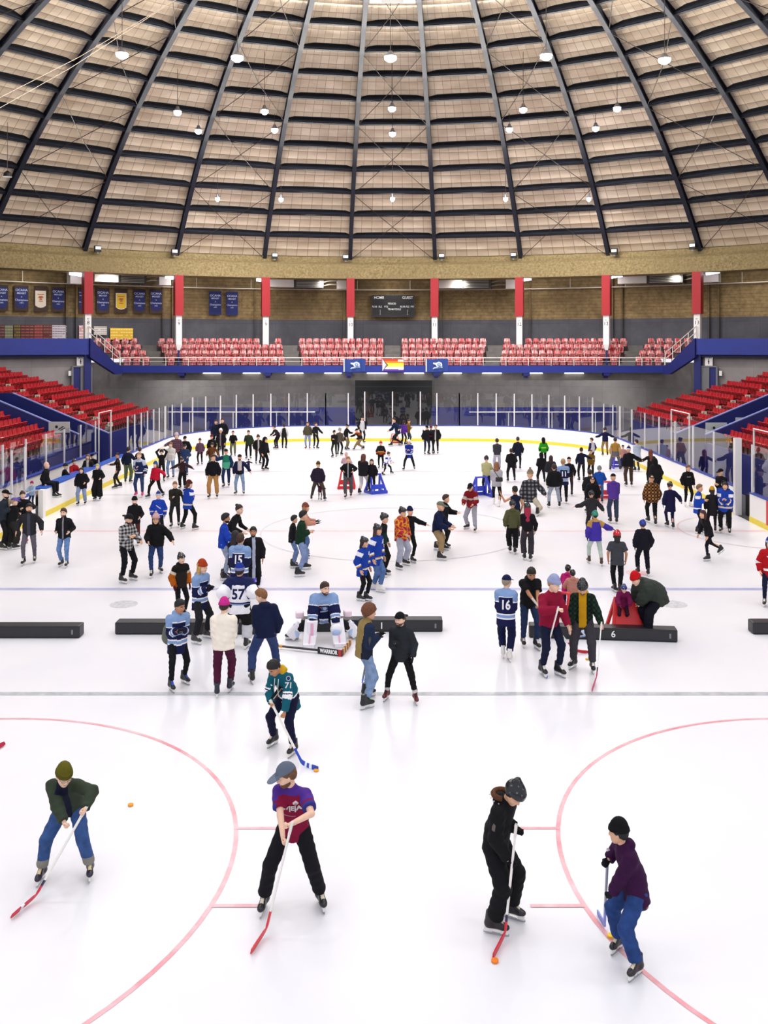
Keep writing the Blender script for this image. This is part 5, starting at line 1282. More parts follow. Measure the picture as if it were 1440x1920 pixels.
    if hair[0] not in('bald',) and not (hat and hair[0]=='short' and lo=='f'):
        k=hair[0]
        if hat and hat[0]!='none' and k=='short': 
            v,f_=tem('short',lo); v=v.copy(); v[:,2]=np.minimum(v[:,2],.07)
        elif hat and k in ('long','bob','pony','curly'): v,f_=tem(k,lo); v=v*A3(.98,.98,1); v=v.copy(); v[:,2]=np.minimum(v[:,2],.08)
        else: v,f_=tem(k,lo)
        np_mesh('hair',[(xf(hM,v),f_,[hm],0)],body)
    if hat:
        k,hc1=hat[0],hat[1]; c2=hat[2] if len(hat)>2 else hc1; Mh=hM
        if k=='capback': Mh=hM@frameM(A3(-1,0,0),A3(0,-1,0),A3(0,0,1)); k='cap'
        base=k.replace('_pom',''); v,f_=tem(base,lo); C=fcent(v,f_)
        if base=='beanie': ix=((C[:,2]-.12*C[:,1])<.084).astype(int)
        elif base=='cap': ix=(C[:,1]>.11).astype(int)
        elif base=='helmet': ix=((np.sin(C[:,0]*95+1)*np.sin(C[:,1]*70)>.84)&(C[:,2]>.05)).astype(int)
        else: ix=np.zeros(len(C),int)
        shiny=base=='helmet'; mk=(lambda c:plain('helmet_'+c[1:],c,.25)) if shiny else cloth
        ho=np_mesh({'beanie':'beanie','cap':'cap','helmet':'helmet','hood_up':'hood'}[base],[(xf(Mh,v),f_,[mk(hc1),mk(c2)],ix)],body)
        if 'pom' in k: v,f_=tem('pom',lo); np_mesh('pompom',[(xf(hM,v),f_,[cloth(hat[3] if len(hat)>3 else '#e8e4ea')],0)],ho)
    if glasses and lo!='f':
        mb=MB()
        for sx in (-1,1): mb.tube([tuple(xf(hM,np.array([[sx*.031+.021*math.cos(t),.104,.012+.016*math.sin(t)]]))[0]) for t in np.linspace(0,2*math.pi,13)],.002,M_black,4,cap=False); mb.tube([tuple(xf(hM,np.array([q]))[0]) for q in ([sx*.05,.102,.015],[sx*.082,.0,.012])],.002,M_black,4)
        mb.build('glasses',body)
    if not noskate:
        for n in 'LR':
            a=J['an'+n]; fo=p['f'+n]; yaw=R(fo[2])*(1 if n=='L' else -1); lf=fo[3]; pit=0 if lf<.1 else R(fo[4] if len(fo)>4 else -45)
            fd=A3(-math.sin(yaw)*math.cos(pit),math.cos(yaw)*math.cos(pit),math.sin(pit)); rr=A3(math.cos(yaw),math.sin(yaw),0); up=np.cross(rr,fd); org=a-up*.165
            Ms=frameM(rr,fd,up,org); (bv_,bf_),(hv2,hf2)=skate_tem(lo)
            C=fcent(bv_,bf_); sm=plain('skate_'+skates[0][1:],skates[0],.35,noise=.05); st=plain('skate_trim_'+skates[1][1:],skates[1],.5); ix=((C[:,1]>.015)&(C[:,1]<.11)&(np.abs(C[:,0])<.020)&(C[:,2]>.12)).astype(int)
            if len(skates)>2: ix=np.zeros(len(C),int)
            sk=np_mesh('skate',[(xf(Ms,bv_),bf_,[sm,st],ix)],body); np_mesh('blade_holder',[(xf(Ms,hv2),hf2,[plain('skate_holder_white','#e9e7e4',.35)],0)],sk,False); vs,fs=skate_blade(); np_mesh('skate_blade',[(xf(Ms,np.array(vs)),fs,[plain('steel_blade','#b9bcc2',.2,.9)],0)],sk,False)
            if lo!='f':
                mb=MB(); lw=xf(Ms,np.array([[sx*.024,y,z+.012] for (y,z) in LACE for sx in (-1,1)])); 
                for k in range(len(LACE)): mb.tube([tuple(lw[2*k]),tuple((lw[2*k]+lw[2*k+1])/2+up*.006),tuple(lw[2*k+1])],.0035,st,4)
                for k in range(len(LACE)-1): mb.tube([tuple(lw[2*k]),tuple(lw[2*k+3])],.003,st,4); mb.tube([tuple(lw[2*k+1]),tuple(lw[2*k+2])],.003,st,4)
                mb.build('laces',sk)
    # decals
    for dc in decal: put_decal(body,tops[dc.get('on',0)],J,dc)
    Wd=lambda v:(x+sc*(v[0]*ca-v[1]*sa),d+sc*(v[0]*sa+v[1]*ca),z0+sc*v[2])
    info=dict(J=J,sc=sc,W=Wd,o=body,d=d,x=x); 
    PEOPLE.append((label,sc*1.82))
    return info
def denim(c):
    key=('denim',c)
    if key in MATS: return MATS[key]
    m=plain('denim_'+c[1:],dk(c,.88),.85,noise=.3,nscale=9,bump=.3,bscale=90,spec=.2); MATS[key]=m; return m
def put_decal(body,topo,J,dc):
    """text or polygons laid on the garment by raycast; side 'back'|'front'|'armL'|'armR'"""
    o,v,f_=topo; bv=BVHTree.FromPolygons([tuple(q) for q in v],[tuple(q) for q in f_])
    u,r,f=J['u'],J['r'],J['f']; side=dc['side']
    if side=='back': org=J['waist']+u*(dc.get('h',.13)+.05); xa=r; dirn=f; ya=u
    elif side=='front': org=J['waist']+u*(dc.get('h',.13)+.05); xa=-r; dirn=-f; ya=u
    else:
        n=side[-1]; a,b=J['s'+n],J['el'+n]; 
        if dc.get('fore'): a,b=J['el'+n],J['wr'+n]
        ya=nrm(a-b); dirn=-nrm(A3(*dc['out'])-ya*(A3(*dc['out'])@ya)); xa=np.cross(dirn,ya)*-1 if 0 else np.cross(ya,-dirn); org=a+(b-a)*dc.get('t',.5)
    org=org+xa*dc.get('x',0)
    if 'text' in dc: me=text_mesh(dc['text'],dc['size'],cloth(dc['col']),0,sx=dc.get('sx',1),offset=dc.get('bold',dc['size']*.03)); bm=bmesh.new(); bm.from_mesh(me); bmesh.ops.triangulate(bm,faces=bm.faces); bmesh.ops.subdivide_edges(bm,edges=[e for e in bm.edges if e.calc_length()>.03],cuts=2,use_grid_fill=False); bmesh.ops.triangulate(bm,faces=bm.faces); bm.to_mesh(me); bm.free()
    else:
        me=bpy.data.meshes.new('print'); vs=[];fs=[];mi=[]; cols=[]
        for (pts,c,) in dc['poly']:
            if c not in cols: cols.append(c); me.materials.append(cloth(c))
            cx=sum(q[0] for q in pts)/len(pts); cy=sum(q[1] for q in pts)/len(pts); b0=len(vs); lay=len(fs); vs.append((cx,cy,.0015*cols.index(c)))
            for q in pts: vs.append((q[0],q[1],.0015*cols.index(c)))
            for k in range(len(pts)): fs.append((b0,b0+1+k,b0+1+(k+1)%len(pts))); mi.append(cols.index(c))
        me.from_pydata(vs,[],fs); me.polygons.foreach_set('material_index',mi)
        bm=bmesh.new(); bm.from_mesh(me); bmesh.ops.subdivide_edges(bm,edges=[e for e in bm.edges if e.calc_length()>.025],cuts=2); bmesh.ops.triangulate(bm,faces=bm.faces); bm.to_mesh(me); bm.free()
    dv=Vector(dirn); last=.12
    for vv in me.vertices:
        q=org+xa*vv.co.x+ya*vv.co.y; st=Vector(q-dirn*.45); hit=bv.ray_cast(st,dv)
        if hit[0] is not None: 
            vv.co=hit[0]-dv*(.005+vv.co.z)
        else: vv.co=Vector(q-dirn*.12)
    me.update(); ob=meshobj(dc.get('name','printed_number' if 'text' in dc else 'printed_logo'),me,o)
    ob.matrix_parent_inverse=Matrix.Identity(4); return ob
CREST=[([(-.09,.04),(-.03,.065),(.04,.07),(.09,.03),(.08,-.03),(.03,-.06),(-.03,-.05),(-.06,0)],'#3f68b4'),([(-.03,.045),(.03,.055),(.07,.02),(.03,-.03),(-.01,-.02)],'#c9d3e8'),([(-.1,.06),(-.05,.055),(-.04,.02),(-.09,.03)],'#c0604a'),([(-.085,-.085),(-.07,-.05),(.085,-.03),(.09,-.06)],'#b9c6e2')]
# ---- hockey sticks
def stick(top,heel,tip,label,shaft='#eeeae6',blade='#c8202c',handle=None,tapes=None,bend=True,hosel=None,goalie=False,blen=None):
    """top: world point; heel,tip ground pixels"""
    T=Vector(top); hx,hy=ground(*heel); H=Vector((hx,hy,.03)); tx,ty=ground(*tip); K=Vector((tx,ty,.035)); L=(T-H).length
    e=empty('hockey_stick',(hx,hy,0)); tag(e,label,'hockey stick'); o=Vector((hx,hy,0))
    M1=plain('stick_'+shaft[1:],shaft,.35); M2=plain('blade_'+blade[1:],blade,.4,noise=.1,nscale=30); side=(T-H).cross(K-H).normalized()
    hz=H.lerp(T,min(.35,.26/L)); mb=MB(); mb.bar(hz-o,T-o,.03,.021,M1,side); mb.build('shaft',e)
    mb=MB(); mb.bar(T-o,T-o+(H-T).normalized()*.14,.034,.026,plain('grip_tape','#e4e0da' if shaft!='#1c1c1e' else '#3a3a3c',.7),side); mb.build('grip_tape',e)
    # curved blade: sweep of a flat section from the hosel round the heel to the tip
    pts=[]; n=14
    dn=(K-H).normalized(); c1=H+(hz-H)*.30; c2=H+dn*.05
    for i in range(n+1):
        t=i/n
        if t<.35: q=hz.lerp(c1,t/.35)
        else:
            s_=(t-.35)/.65; q=c1.lerp(H,min(1,s_*3)).lerp(H.lerp(K,s_),s_ if s_<1 else 1) if 0 else (c1*(1-s_)**2+(H+dn*.0)*2*s_*(1-s_)+K*s_**2)
        pts.append(q)
    vs=[];fs=[]
    for i,q in enumerate(pts):
        d=(pts[min(i+1,n)]-pts[max(i-1,0)]).normalized(); up=side.cross(d).normalized(); 
        if up.z<0: up=-up
        t=i/n; h=(.014+.020*min(1,max(0,(t-.25)/.3))) * (1 if t<.93 else .75); th=.007 if t>.3 else .011; q2=q+side*(.02*math.sin(max(0,t-.35)*2.4)*-1)
        for a,b in ((-1,-1),(1,-1),(1,1),(-1,1)): vs.append(q2-o+side*(a*th)+up*(b*h))
    for i in range(n):
        for k in range(4): fs.append((i*4+k,i*4+(k+1)%4,i*4+4+(k+1)%4,i*4+4+k))
    fs+=[(0,3,2,1),(n*4,n*4+1,n*4+2,n*4+3)]; zmin=min(v.z for v in vs); vs=[v-Vector((0,0,min(0,zmin-.002))) for v in vs]
    mb=MB(); mb.add(vs,fs,M2)
    if tapes:
        for i in tapes: 
            for k in range(4): mb.m[i*4+k]=mb.mi(plain('blade_tape','#e8ecf4',.5))
    if hosel:
        for i in (0,1): 
            for k in range(4): mb.m[i*4+k]=mb.mi(plain('hosel_'+hosel[1:],hosel,.5))
    mb.build('blade',e); return e
# ---- skating aids
def aid(px,py,face,col,label,s=1.0,kind='frame',dist=None):
    x,d=ground(px,py); e=empty('skating_aid',(x,d,0),R(face+180)); e.scale=(s,s,s); tag(e,label,'skating aid'); M=plain('aid_'+col[1:],col,.4)
    mb=MB()
    for sx in (-1,1):
        mb.bar((sx*.36,-.35,.06),(sx*.36,.40,.06),.07,.10,M); mb.bar((sx*.35,.30,.08),(sx*.22,.0,.78),.10,.07,M,(1,0,0)); mb.bar((sx*.35,-.30,.08),(sx*.22,-.02,.78),.10,.07,M,(1,0,0)); mb.bar((sx*.22,-.05,.78),(sx*.22,.05,.8),.08,.08,M)
    o=mb.build('side_frame',e); b=o.modifiers.new('b','BEVEL'); b.width=.015; b.segments=2
    mb=MB(); mb.tube([(-.24,0,.80),(.24,0,.80)],.035,M,10); mb.build('handle_bar',e)
    mb=MB(); mb.bar((-.36,.38,.08),(.36,.38,.08),.08,.12,M); 
    vs=[(-.33,.34,.12),(.33,.34,.12),(.2,.03,.74),(-.2,.03,.74)]
    if kind=='panel': vs2=[(a,b_+.03,c) for a,b_,c in vs]; mb.add(vs+vs2,[(0,1,2,3),(7,6,5,4),(0,4,5,1),(1,5,6,2),(2,6,7,3),(3,7,4,0)],M)
    else: mb.bar((-.29,.27,.3),(.29,.27,.3),.05,.2,M)
    o=mb.build('front_panel',e); return e
def J_(nm,c,bulk=.025,hem=.10,**k): return (nm,dict(bulk=bulk,hem=hem,**k),pat_solid(c) if isinstance(c,str) else c)
def L_(c,nm='trousers',**k): return (nm,c,k)
BK='#17171b'; LJ='#93a6c8'; MJ='#45639c'; DJ='#27365e'; KH='#a8875c'; CR='#e6dccb'
jean=lambda c,**k: ('jeans',c,dict(denim=True,bulk=.006,**k))
S1=('#17171b','#d8cdb8')
# ============================ front four
i=man(548,1703,1430,-4,'person in a maroon and purple sports shirt and grey cap, holding a red-bladed stick',skin='p',hair=('short','#6b4428'),hat=('cap','#6d778c','#828da4'),beard=1,
 upper=('sports_shirt',dict(bulk=.022,hem=.13,sleeve='short'),pat_jersey('#94123f','#5a33a0',[(.58,.9,'#3d3c98')],[],yh=.285)),legs=L_('#15141c',bulk=.012,loose=.018,end=.84),skates=S1,
 fpx=((601,1700,24),(495,1708,4)),hpx=((546,1545,-.45),(532,1584,-.5)),grip=True,el=(A3(-1,-.5,.1),A3(.5,-.5,-.3)),lean=17,tw=-8,hyaw=-62,hpitch=22,cr=.02,
 decal=[dict(side='front',text='W|E|A',size=.085,x=.02,col='#f2eef0',h=.145,bold=.004,name='shirt_lettering'),dict(side='front',text='THE WORLD IS OURS',size=.016,col='#f2eef0',h=.045,name='shirt_small_print',bold=.0005) if 0 else dict(side='front',poly=[([(-.07,.0),(.07,.004),(.07,.0),(-.07,-.006)],'#d8c4cc')],h=.04,name='shirt_small_print'),dict(side='front',poly=[([(-.04,-.015),(.0,.02),(.045,-.015),(.0,-.005)],'#f2eef0'),([(-.045,-.028),(.05,-.024),(.05,-.018),(-.045,-.022)],'#f2eef0')],h=.19,x=-.08,name='shirt_brand_mark'),dict(side='front',poly=[([(-.035,.01),(-.02,.02),(.0,.032),(.02,.02),(.035,.01),(.03,-.005),(.0,-.028),(-.03,-.005)],'#efe6ea'),([(-.015,.0),(.015,.0),(.01,-.012),(-.01,-.012)],'#94123f')],h=.215,x=.075,name='shirt_crest')])
stick((gx(548,10.02),10.02,gz(1541,10.02)),(497,1757),(474,1792),'white stick with a long red blade held by the man in maroon',blade='#d8333c')
i=man(124,1646,1438,2,'person in an olive beanie and dark green jacket bending over a stick',skin='p',hair=('short','#5a4632'),hat=('beanie','#6a6416','#5c5712'),glasses=1,
 upper=[J_('jacket',pat_open('#3b4636','#141a36',.075),.034,.07,collar=1)],legs=('jeans','#3f609c',dict(denim=True,bulk=.014,loose=.012,end=.83,low=(.315,'#9a9690'))),skates=('#241c30','#d9c9a0'),
 fpx=((169,1644,14),(78,1652,2)),hpx=((160,1516,-.42),(128,1565,-.52)),grip=True,el=(A3(-1,-.3,.3),A3(1,-.4,-.1)),lean=38,hyaw=34,hpitch=30,cr=.04)
stick((gx(163,10.7),10.7,gz(1512,10.7)),(63,1692),(24,1726),'white stick with a crimson blade held by the man in the olive beanie',blade='#cc1a3c',hosel='#241a48',tapes=(11,))
i=man(942,1738,1476,58,'person in black with a fur hood and black helmet, looking down at a red-bladed stick',skin='l',hair=('short','#2a2018'),hat=('helmet','#15171d','#5a6068'),gloves='#121214',
 upper=[('jacket',dict(bulk=.04,hem=.06,hood=1),pat_solid('#131318'))],legs=L_('#121218',bulk=.026,loose=.02,end=.84),skates=('#17141c','#d8cdb8'),
 fpx=((958,1723,6),(926,1752,-14)),hpx=((967,1552,.0),(953,1612,-.2)),grip=True,el=(A3(-.3,-1,-.6),A3(.4,-1,-.4)),lean=16,hyaw=-14,hpitch=46,cr=.02,wid=1.0,
 decal=[dict(side='back',poly=[([(-.05,.0),(0,.05),(.06,.02),(.03,-.05),(-.03,-.04)],'#3a3a42')],h=-.05,name='back_pocket'),dict(side='armR',out=(1,0,0),t=.45,poly=[([(-.02,.0),(0,.04),(.025,.02),(.02,-.05),(-.02,-.04)],'#7c6a68')],name='sleeve_patch')])
bm_=i; mb=MB(); 
hj=i['J']; c0=hj['neck']-hj['f']*.07; mb.tube([tuple(c0+hj['r']*.11*math.cos(t)-hj['f']*.10*math.sin(t)+hj['u']*(.045-.02*math.sin(t))) for t in np.linspace(-.5,3.6,14)],.032,plain('brown_fur','#5a3216',.95,noise=.5,nscale=60,bump=1,bscale=90),8); mb.build('fur_trim',i['o'],smooth=True)
mb=MB()
for t in np.linspace(-.3,3.3,9): 
    q=c0+hj['r']*.155*math.cos(t)-hj['f']*.135*math.sin(t)+hj['u']*(.01); mb.box(tuple(q),(.006,.006,.006),plain('metal_stud','#d9d9de',.3,.8))
mb.build('hood_studs',i['o'])
stick((gx(968,9.98),9.98,gz(1545,9.98)),(946,1765),(928,1800),'white stick with a red blade touching the orange puck',blade='#d01f34',hosel='#241a48')
i=man(1178,1808,1535,-84,'person in a purple fleece, black beanie and blue jeans at the lower right',skin='l',hair=('short','#14121a'),hat=('beanie','#0e0d12'),gloves='#1b1b20',
 upper=[J_('plaid_shirt',pat_check('#c8836a','#3a3a5a','#e8c8b0',.025),.012,.20,sleeve=None),J_('fleece',pat_solid('#3c0d42'),.045,.15,hood=1)],legs=('jeans','#2c4c8c',dict(denim=True,bulk=.02,loose=.016,end=.83)),skates=('#1c1420','#d8cdb8'),
 fpx=((1194,1832,36),(1160,1782,-38)),hpx=((1138,1690,.05),(1140,1612,.25)),grip=True,el=(A3(-.4,-1,-.6),A3(1,-.6,-.2)),lean=20,hyaw=-34,hpitch=10,cr=.04,
 decal=[dict(side='armL',out=(-1,.3,0),t=.3,poly=[([(-.012,.0),(0,.008),(.012,.002),(.0,-.004)],'#c8b8d0')],name='sleeve_logo')])
stick((gx(1140,9.86),9.86,gz(1592,9.86)),(1133,1745),(1117,1716),'short-looking stick with a lilac blade held by the person in purple',shaft='#8f8fa0',blade='#7f8fd8')
# small red blade tip cut by the left edge
x,y=ground(-16,1410); stick((x-.6,y+.4,1.2),(-14,1412),(7,1398),'crimson stick blade tip cut off by the left edge',blade='#b01c40')
# ============================ teal 71
i=man(530,1409,1243,-32,'person in a teal hockey jersey numbered 71 with a yellow hood',skin='m',hair=('short','#0f0c0c'),upper=[J_('hoodie','#e2b01c',.012,.02,hood=1,sleeve=None),('jersey',dict(bulk=.032,hem=0.23),P_teal)],legs=L_('#11163a',bulk=.012,end=.84),skates=S1,
 fpx=((550,1416,6),(513,1398,0)),hpx=((531,1358,-.35),(509,1318,-.2)),grip=True,el=(A3(-1,-.3,-.4),A3(1,-.5,-.2)),lean=34,hyaw=-8,hpitch=42,cr=.05,
 decal=[dict(on=1,side='armL',out=(-.8,.8,0),t=.45,text='71',size=.13,col='#eef2f4',bold=.004),dict(on=1,side='front',poly=[([(-.11,.03),(0,.07),(.1,.03),(.12,-.04),(.0,-.02),(-.1,-.05)],'#10161c'),([(-.06,.02),(.02,.05),(.08,.0),(.0,-.005)],'#cfd6da'),([(.02,-.0),(.09,-.01),(.05,-.035)],'#e0643c')],h=.08),dict(on=1,side='armL',out=(-.5,.6,.8),t=.05,poly=[([(.04*math.cos(t),.04*math.sin(t)) for t in np.linspace(0,6.28,13)[:-1]],'#e8eef2'),([(.03*math.cos(t),.03*math.sin(t)) for t in np.linspace(0,6.28,13)[:-1]],'#1d3c78')],name='shoulder_patch')])
mb=MB(); jj=i['J']
for sx in (-1,1): a=jj['neck']+jj['f']*.10+jj['r']*.04*sx-jj['u']*.03; mb.tube([tuple(a),tuple(a+A3(0,.02,-.15)),tuple(a+A3(0,.0,-.3))],.006,plain('white_cord','#f0ece4',.7),5)
mb.build('drawstrings',i['o'])
stick((gx(506,14.35),14.35,gz(1312,14.35)),(568,1437),(598,1444),'white stick with a blue striped blade beside an orange puck',blade='#1a44b8',tapes=(9,11))
# ============================ pair in the middle
man(752,1314,1146,-6,'person in a dark grey hoodie and backward black cap, with red skates',skin='p',hair=('short','#4a3020'),hat=('capback','#121216'),beard=1,gloves='#1f2024',upper=('hoodie',dict(bulk=.038,hem=.14,hood=1),pat_solid('#2b2f36')),legs=L_('#121216',bulk=.004,end=.80,low=(.285,'#ebe6e2')),skates=('#5e1418','#3a0d10'),
 fpx=((779,1318,16),(725,1312,16)),arms=('down','belly'),lean=4,hyaw=-24,hpitch=4,tw=-6)
man(685,1322,1132,116,'person with brown hair in a tan vest over blue sleeves and light jeans',skin='l',hair=('curly','#6a3a20'),gloves='#17171b',upper=('vest',dict(bulk=.045,hem=.10,collar=1),pat_vest('#a38c56','#22304f','#1c2438')),legs=jean('#8ea8d0',loose=.012),skates=('#14181a','#7fd03c'),
 fpx=((688,1308,0),(686,1330,-8)),arms=('belly','belly'),lean=7,hyaw=-24,hpitch=10)
stick((gx(694,16.1),16.1,gz(1196,16.1)),(679,1284),(693,1300),'dark stick with a bright blue blade in front of light jeans',shaft='#1c1c1e',blade='#2360e0')
# ============================ goalie
gi=man(607,1199,1137,6,'kneeling goalkeeper in a navy and light blue jersey, stick laid across the ice',skin='p',hair=('short','#3a2418'),upper=('jersey',dict(bulk=.075,hem=0.11),P_ice),legs=L_('#14141a',bulk=.03),
 feet=((-.66,-.05,80,0),(.66,-.05,80,0)),hz=.50,hy=-.08,hpx=((634,1198,-.5),(582,1196,-.5)),lean=26,hyaw=28,hpitch=10,wid=1.2,gloves='#e6ded2',s=1.0,beard=1,decal=[dict(side='front',poly=CREST,h=.10)])
o=gi['o']; pm=plain('white_pad','#eceaf0',.5); pp=plain('pink_trim','#e6a8c8',.5); pb=plain('pale_blue_pad','#a9c0e6',.5)
for sx,nm in ((-1,'L'),(1,'R')):
    J=gi['J']; K=J['kn'+nm]; An=J['an'+nm]; mb=MB(); 
    kk=A3(sx*.30,.42,.24); aa_=A3(sx*.36,.50,.03); mb.bar(tuple(A3(sx*.27,.30,.52)),tuple(A3(sx*.33,.50,.05)),.27,.12,pm,(0,1,0)); mb.bar(tuple(A3(sx*.275,.365,.50)),tuple(A3(sx*.325,.565,.08)),.03,.02,pp,(0,1,0)); mb.box((sx*.335,.53,.05),(.12,.09,.045),pm)
    q=mb.build('leg_pad',o); b=q.modifiers.new('b','BEVEL'); b.width=.025; b.segments=3
    mb=MB(); mb.bar((sx*.50,.12,.36),(sx*.72,.02,.10),.22,.14,pm,(0,1,0)); mb.bar((sx*.56,.15,.12),(sx*.62,.10,.40),.08,.05,pb,(0,1,0)); q=mb.build('calf_pad',o); b=q.modifiers.new('b','BEVEL'); b.width=.02; b.segments=2
W=gi['J']['wrL']; mb=MB(); mb.lathe([(.03,-.06),(.12,-.03),(.13,.03),(.08,.06)],tuple(W+A3(0,.08,-.10)),pm,14,Matrix.Rotation(R(80),3,'X')); mb.lathe([(.02,0),(.09,.015),(.09,.03),(.02,.05)],tuple(W+A3(0,.14,-.17)),pb,14,Matrix.Rotation(R(70),3,'X')); mb.build('catching_glove',o,smooth=True)
W=gi['J']['wrR']; mb=MB(); mb.box(tuple(W+A3(0,.08,-.06)),(.10,.05,.16),pm); mb.box(tuple(W+A3(0,.135,-.06)),(.03,.006,.13),pp); q=mb.build('blocker',o); b=q.modifiers.new('b','BEVEL'); b.width=.02; b.segments=2
for sx in (-1,1):
    mb=MB(); mb.box((sx*.52,-.02,.55),(.09,.09,.07),plain('pale_pink_pad','#e8d0dc',.5)); q=mb.build('knee_pad',o); b=q.modifiers.new('b','BEVEL'); b.width=.03; b.segments=2
# goalie stick lying on the ice
def gpt(px,py,z=0): 
    d=(CAMH-z)*FPX/(py-HY); return Vector((gx(px,d),d,z))
a=gpt(522,1211,.07); b_=gpt(596,1219,.07); c_=gpt(641,1225,.07); t_=gpt(658,1203,.10); e=empty('goalie_stick',(c_.x,c_.y,0)); O=Vector((c_.x,c_.y,0)); tag(e,'black goalie stick with white WARRIOR lettering lying before the goalkeeper','goalie stick')
mkb=plain('stick_black','#1a1416',.4); mb=MB(); mb.bar(a-O,b_-O,.05,.03,mkb); mb.build('shaft',e); mb=MB(); mb.bar(a-O,a-O+(b_-a).normalized()*.1,.06,.04,plain('amber_tape','#c88a30',.6)); mb.build('butt_end',e)
mb=MB(); mb.bar(b_-O,c_-O,.03,.13,mkb); q=(c_-O)*1.0; mb.bar((b_-O).lerp(c_-O,.86),c_-O,.034,.134,plain('stick_red','#a82028',.4)); mb.build('paddle',e)
mb=MB(); dd=(t_-c_)
for k in range(8): mb.bar(c_-O+dd*(k/8),c_-O+dd*((k+1)/8),.03,.12,plain('blade_amber','#d8923c',.5) if k%2 else plain('blade_brown','#4a2a18',.5))
mb.build('blade',e)
me=text_mesh('WARRIOR',.115,M_wl,.002,sx=1.0,offset=.004); q=meshobj('lettering',me,e,(b_-O).lerp(c_-O,.45)+Vector((0,-.019,.0))); ang=math.atan2(c_.y-b_.y,c_.x-b_.x); q.rotation_euler=(R(90),0,ang)
L=(c_-b_).length; sc_=L*.74/max(.01,q.dimensions.x); q.scale=(sc_,1,1)
# ============================ right group
i=man(948,1238,1076,168,'person in a light blue and navy jersey numbered 16 and navy cap',skin='p',hair=('short','#9a8a78'),hat=('cap','#141b4a'),upper=('jersey',dict(bulk=.045,hem=0.22),P_ice),legs=L_('#131a45',bulk=.018,loose=.01),skates=('#e2dfda','#1a1a1e'),fpx=((943,1232,8),(955,1240,-20)),arms=('belly','belly'),hyaw=-24,decal=[dict(side='back',text='16',size=.27,col='#eceaf0',sx=.8,bold=.008,h=.03)])
i=man(993,1216,1067,8,'bearded person in a black short-sleeved top and dark jeans leaning forward',skin='m',hair=('short','#120e0e'),beard=1,upper=('hooded_top',dict(bulk=.032,hem=.12,sleeve='short',hood=1),pat_solid('#101014')),legs=jean('#26375f'),fpx=((1006,1217,10),(981,1212,8)),hpx=((1008,1134,-.35),(1004,1130,-.38)),grip=True,lean=16,hpitch=34,hyaw=-6)
stick((gx(998,18.9),18.9,gz(1122,18.9)),(1078,1224),(1103,1225),'white stick with a red blade passing behind the two players by the divider',blade='#c41c30')
i=man(1032,1267,1080,24,'person in a magenta sweater and pale blue beanie holding a blue-bladed stick',skin='p',hair=('short','#b08a60'),hat=('beanie','#a9b2dc'),upper=('sweater',dict(bulk=.035,hem=.08),pat_solid('#9c0f38')),legs=L_('#151b3c',bulk=.008),skates=('#1c1a1e','#e8e4dc'),fpx=((1048,1268,8),(1017,1267,8)),hpx=((1066,1176,-.2),(1046,1143,-.35)),grip='R',el=(A3(-.4,-1,0),A3(1,-.3,-.3)),lean=7,hyaw=28,hpitch=20)
stick((gx(1047,17.4),17.4,gz(1138,17.4)),(1016,1256),(1028,1273),'white stick with a short blue blade beside dark trousers',blade='#1a50c8')
i=man(1094,1258,1092,-12,'person in a green checked shirt over a yellow hoodie, black helmet',skin='l',hair=('short','#3a2a1c'),hat=('helmet','#15161a','#5b6068'),beard=1,upper=[J_('hoodie','#dca414',.010,.07,hood=1,sleeve=None),('checked_shirt',dict(bulk=.034,hem=.12,collar=1),pat_check('#0f2a1c','#0b1512','#17402a',.045,'#dca414',.075))],legs=L_('#46424a',bulk=.018,loose=.004,end=.82),fpx=((1111,1260,8),(1075,1253,30)),hpx=((1128,1172,-.3),(1068,1182,-.1)),grip='L',lean=8,hyaw=-4,hpitch=40)
stick((gx(1128,17.6),17.6,gz(1166,17.6)),(1118,1279),(1112,1298),'white stick with a magenta blade reaching the grey line',blade='#c01c58',hosel='#201424')
# red chair aid with the child and the adult
aid(1172,1186,0,'#c8121a','red skating aid with a solid front panel behind the divider marked 6',.96,'panel')
man(1171,1165,1103,-6,'small child in a magenta coat and blue patterned helmet leaning over the red aid',skin='p',hair=('short','#5a3a24'),hat=('helmet','#182a6a','#c9d4ee'),upper=('coat',dict(bulk=.05,hem=.15,hood=1),pat_solid('#7c1450')),legs=L_('#3a1430'),gloves='#a01848',hz=.80,hy=-.5,feet=((-.08,-.62,0,.0),(.08,-.62,0,.0)),arms=('fwdlow','fwdlow'),lean=34,hpitch=24,s=.58,lo='m',dist=20.22,z0=.24)
man(1212,1196,1082,-68,'person in a red beanie and grey-green puffer bending over the child',skin='p',hair=('short','#5a4230'),hat=('beanie','#d80f16'),upper=('puffer_jacket',dict(bulk=.095,hem=.16,hood=1,fold=.006),pat_solid('#3c443e')),legs=L_('#0f1020',bulk=.03,loose=.02),hpx=((1194,1141,-.1),(1190,1130,.1)),lean=62,hyaw=0,hpitch=36,cr=.03,fpx=((1214,1198,0),(1216,1192,0)),dist=20.6,s=.99,fat=.03)
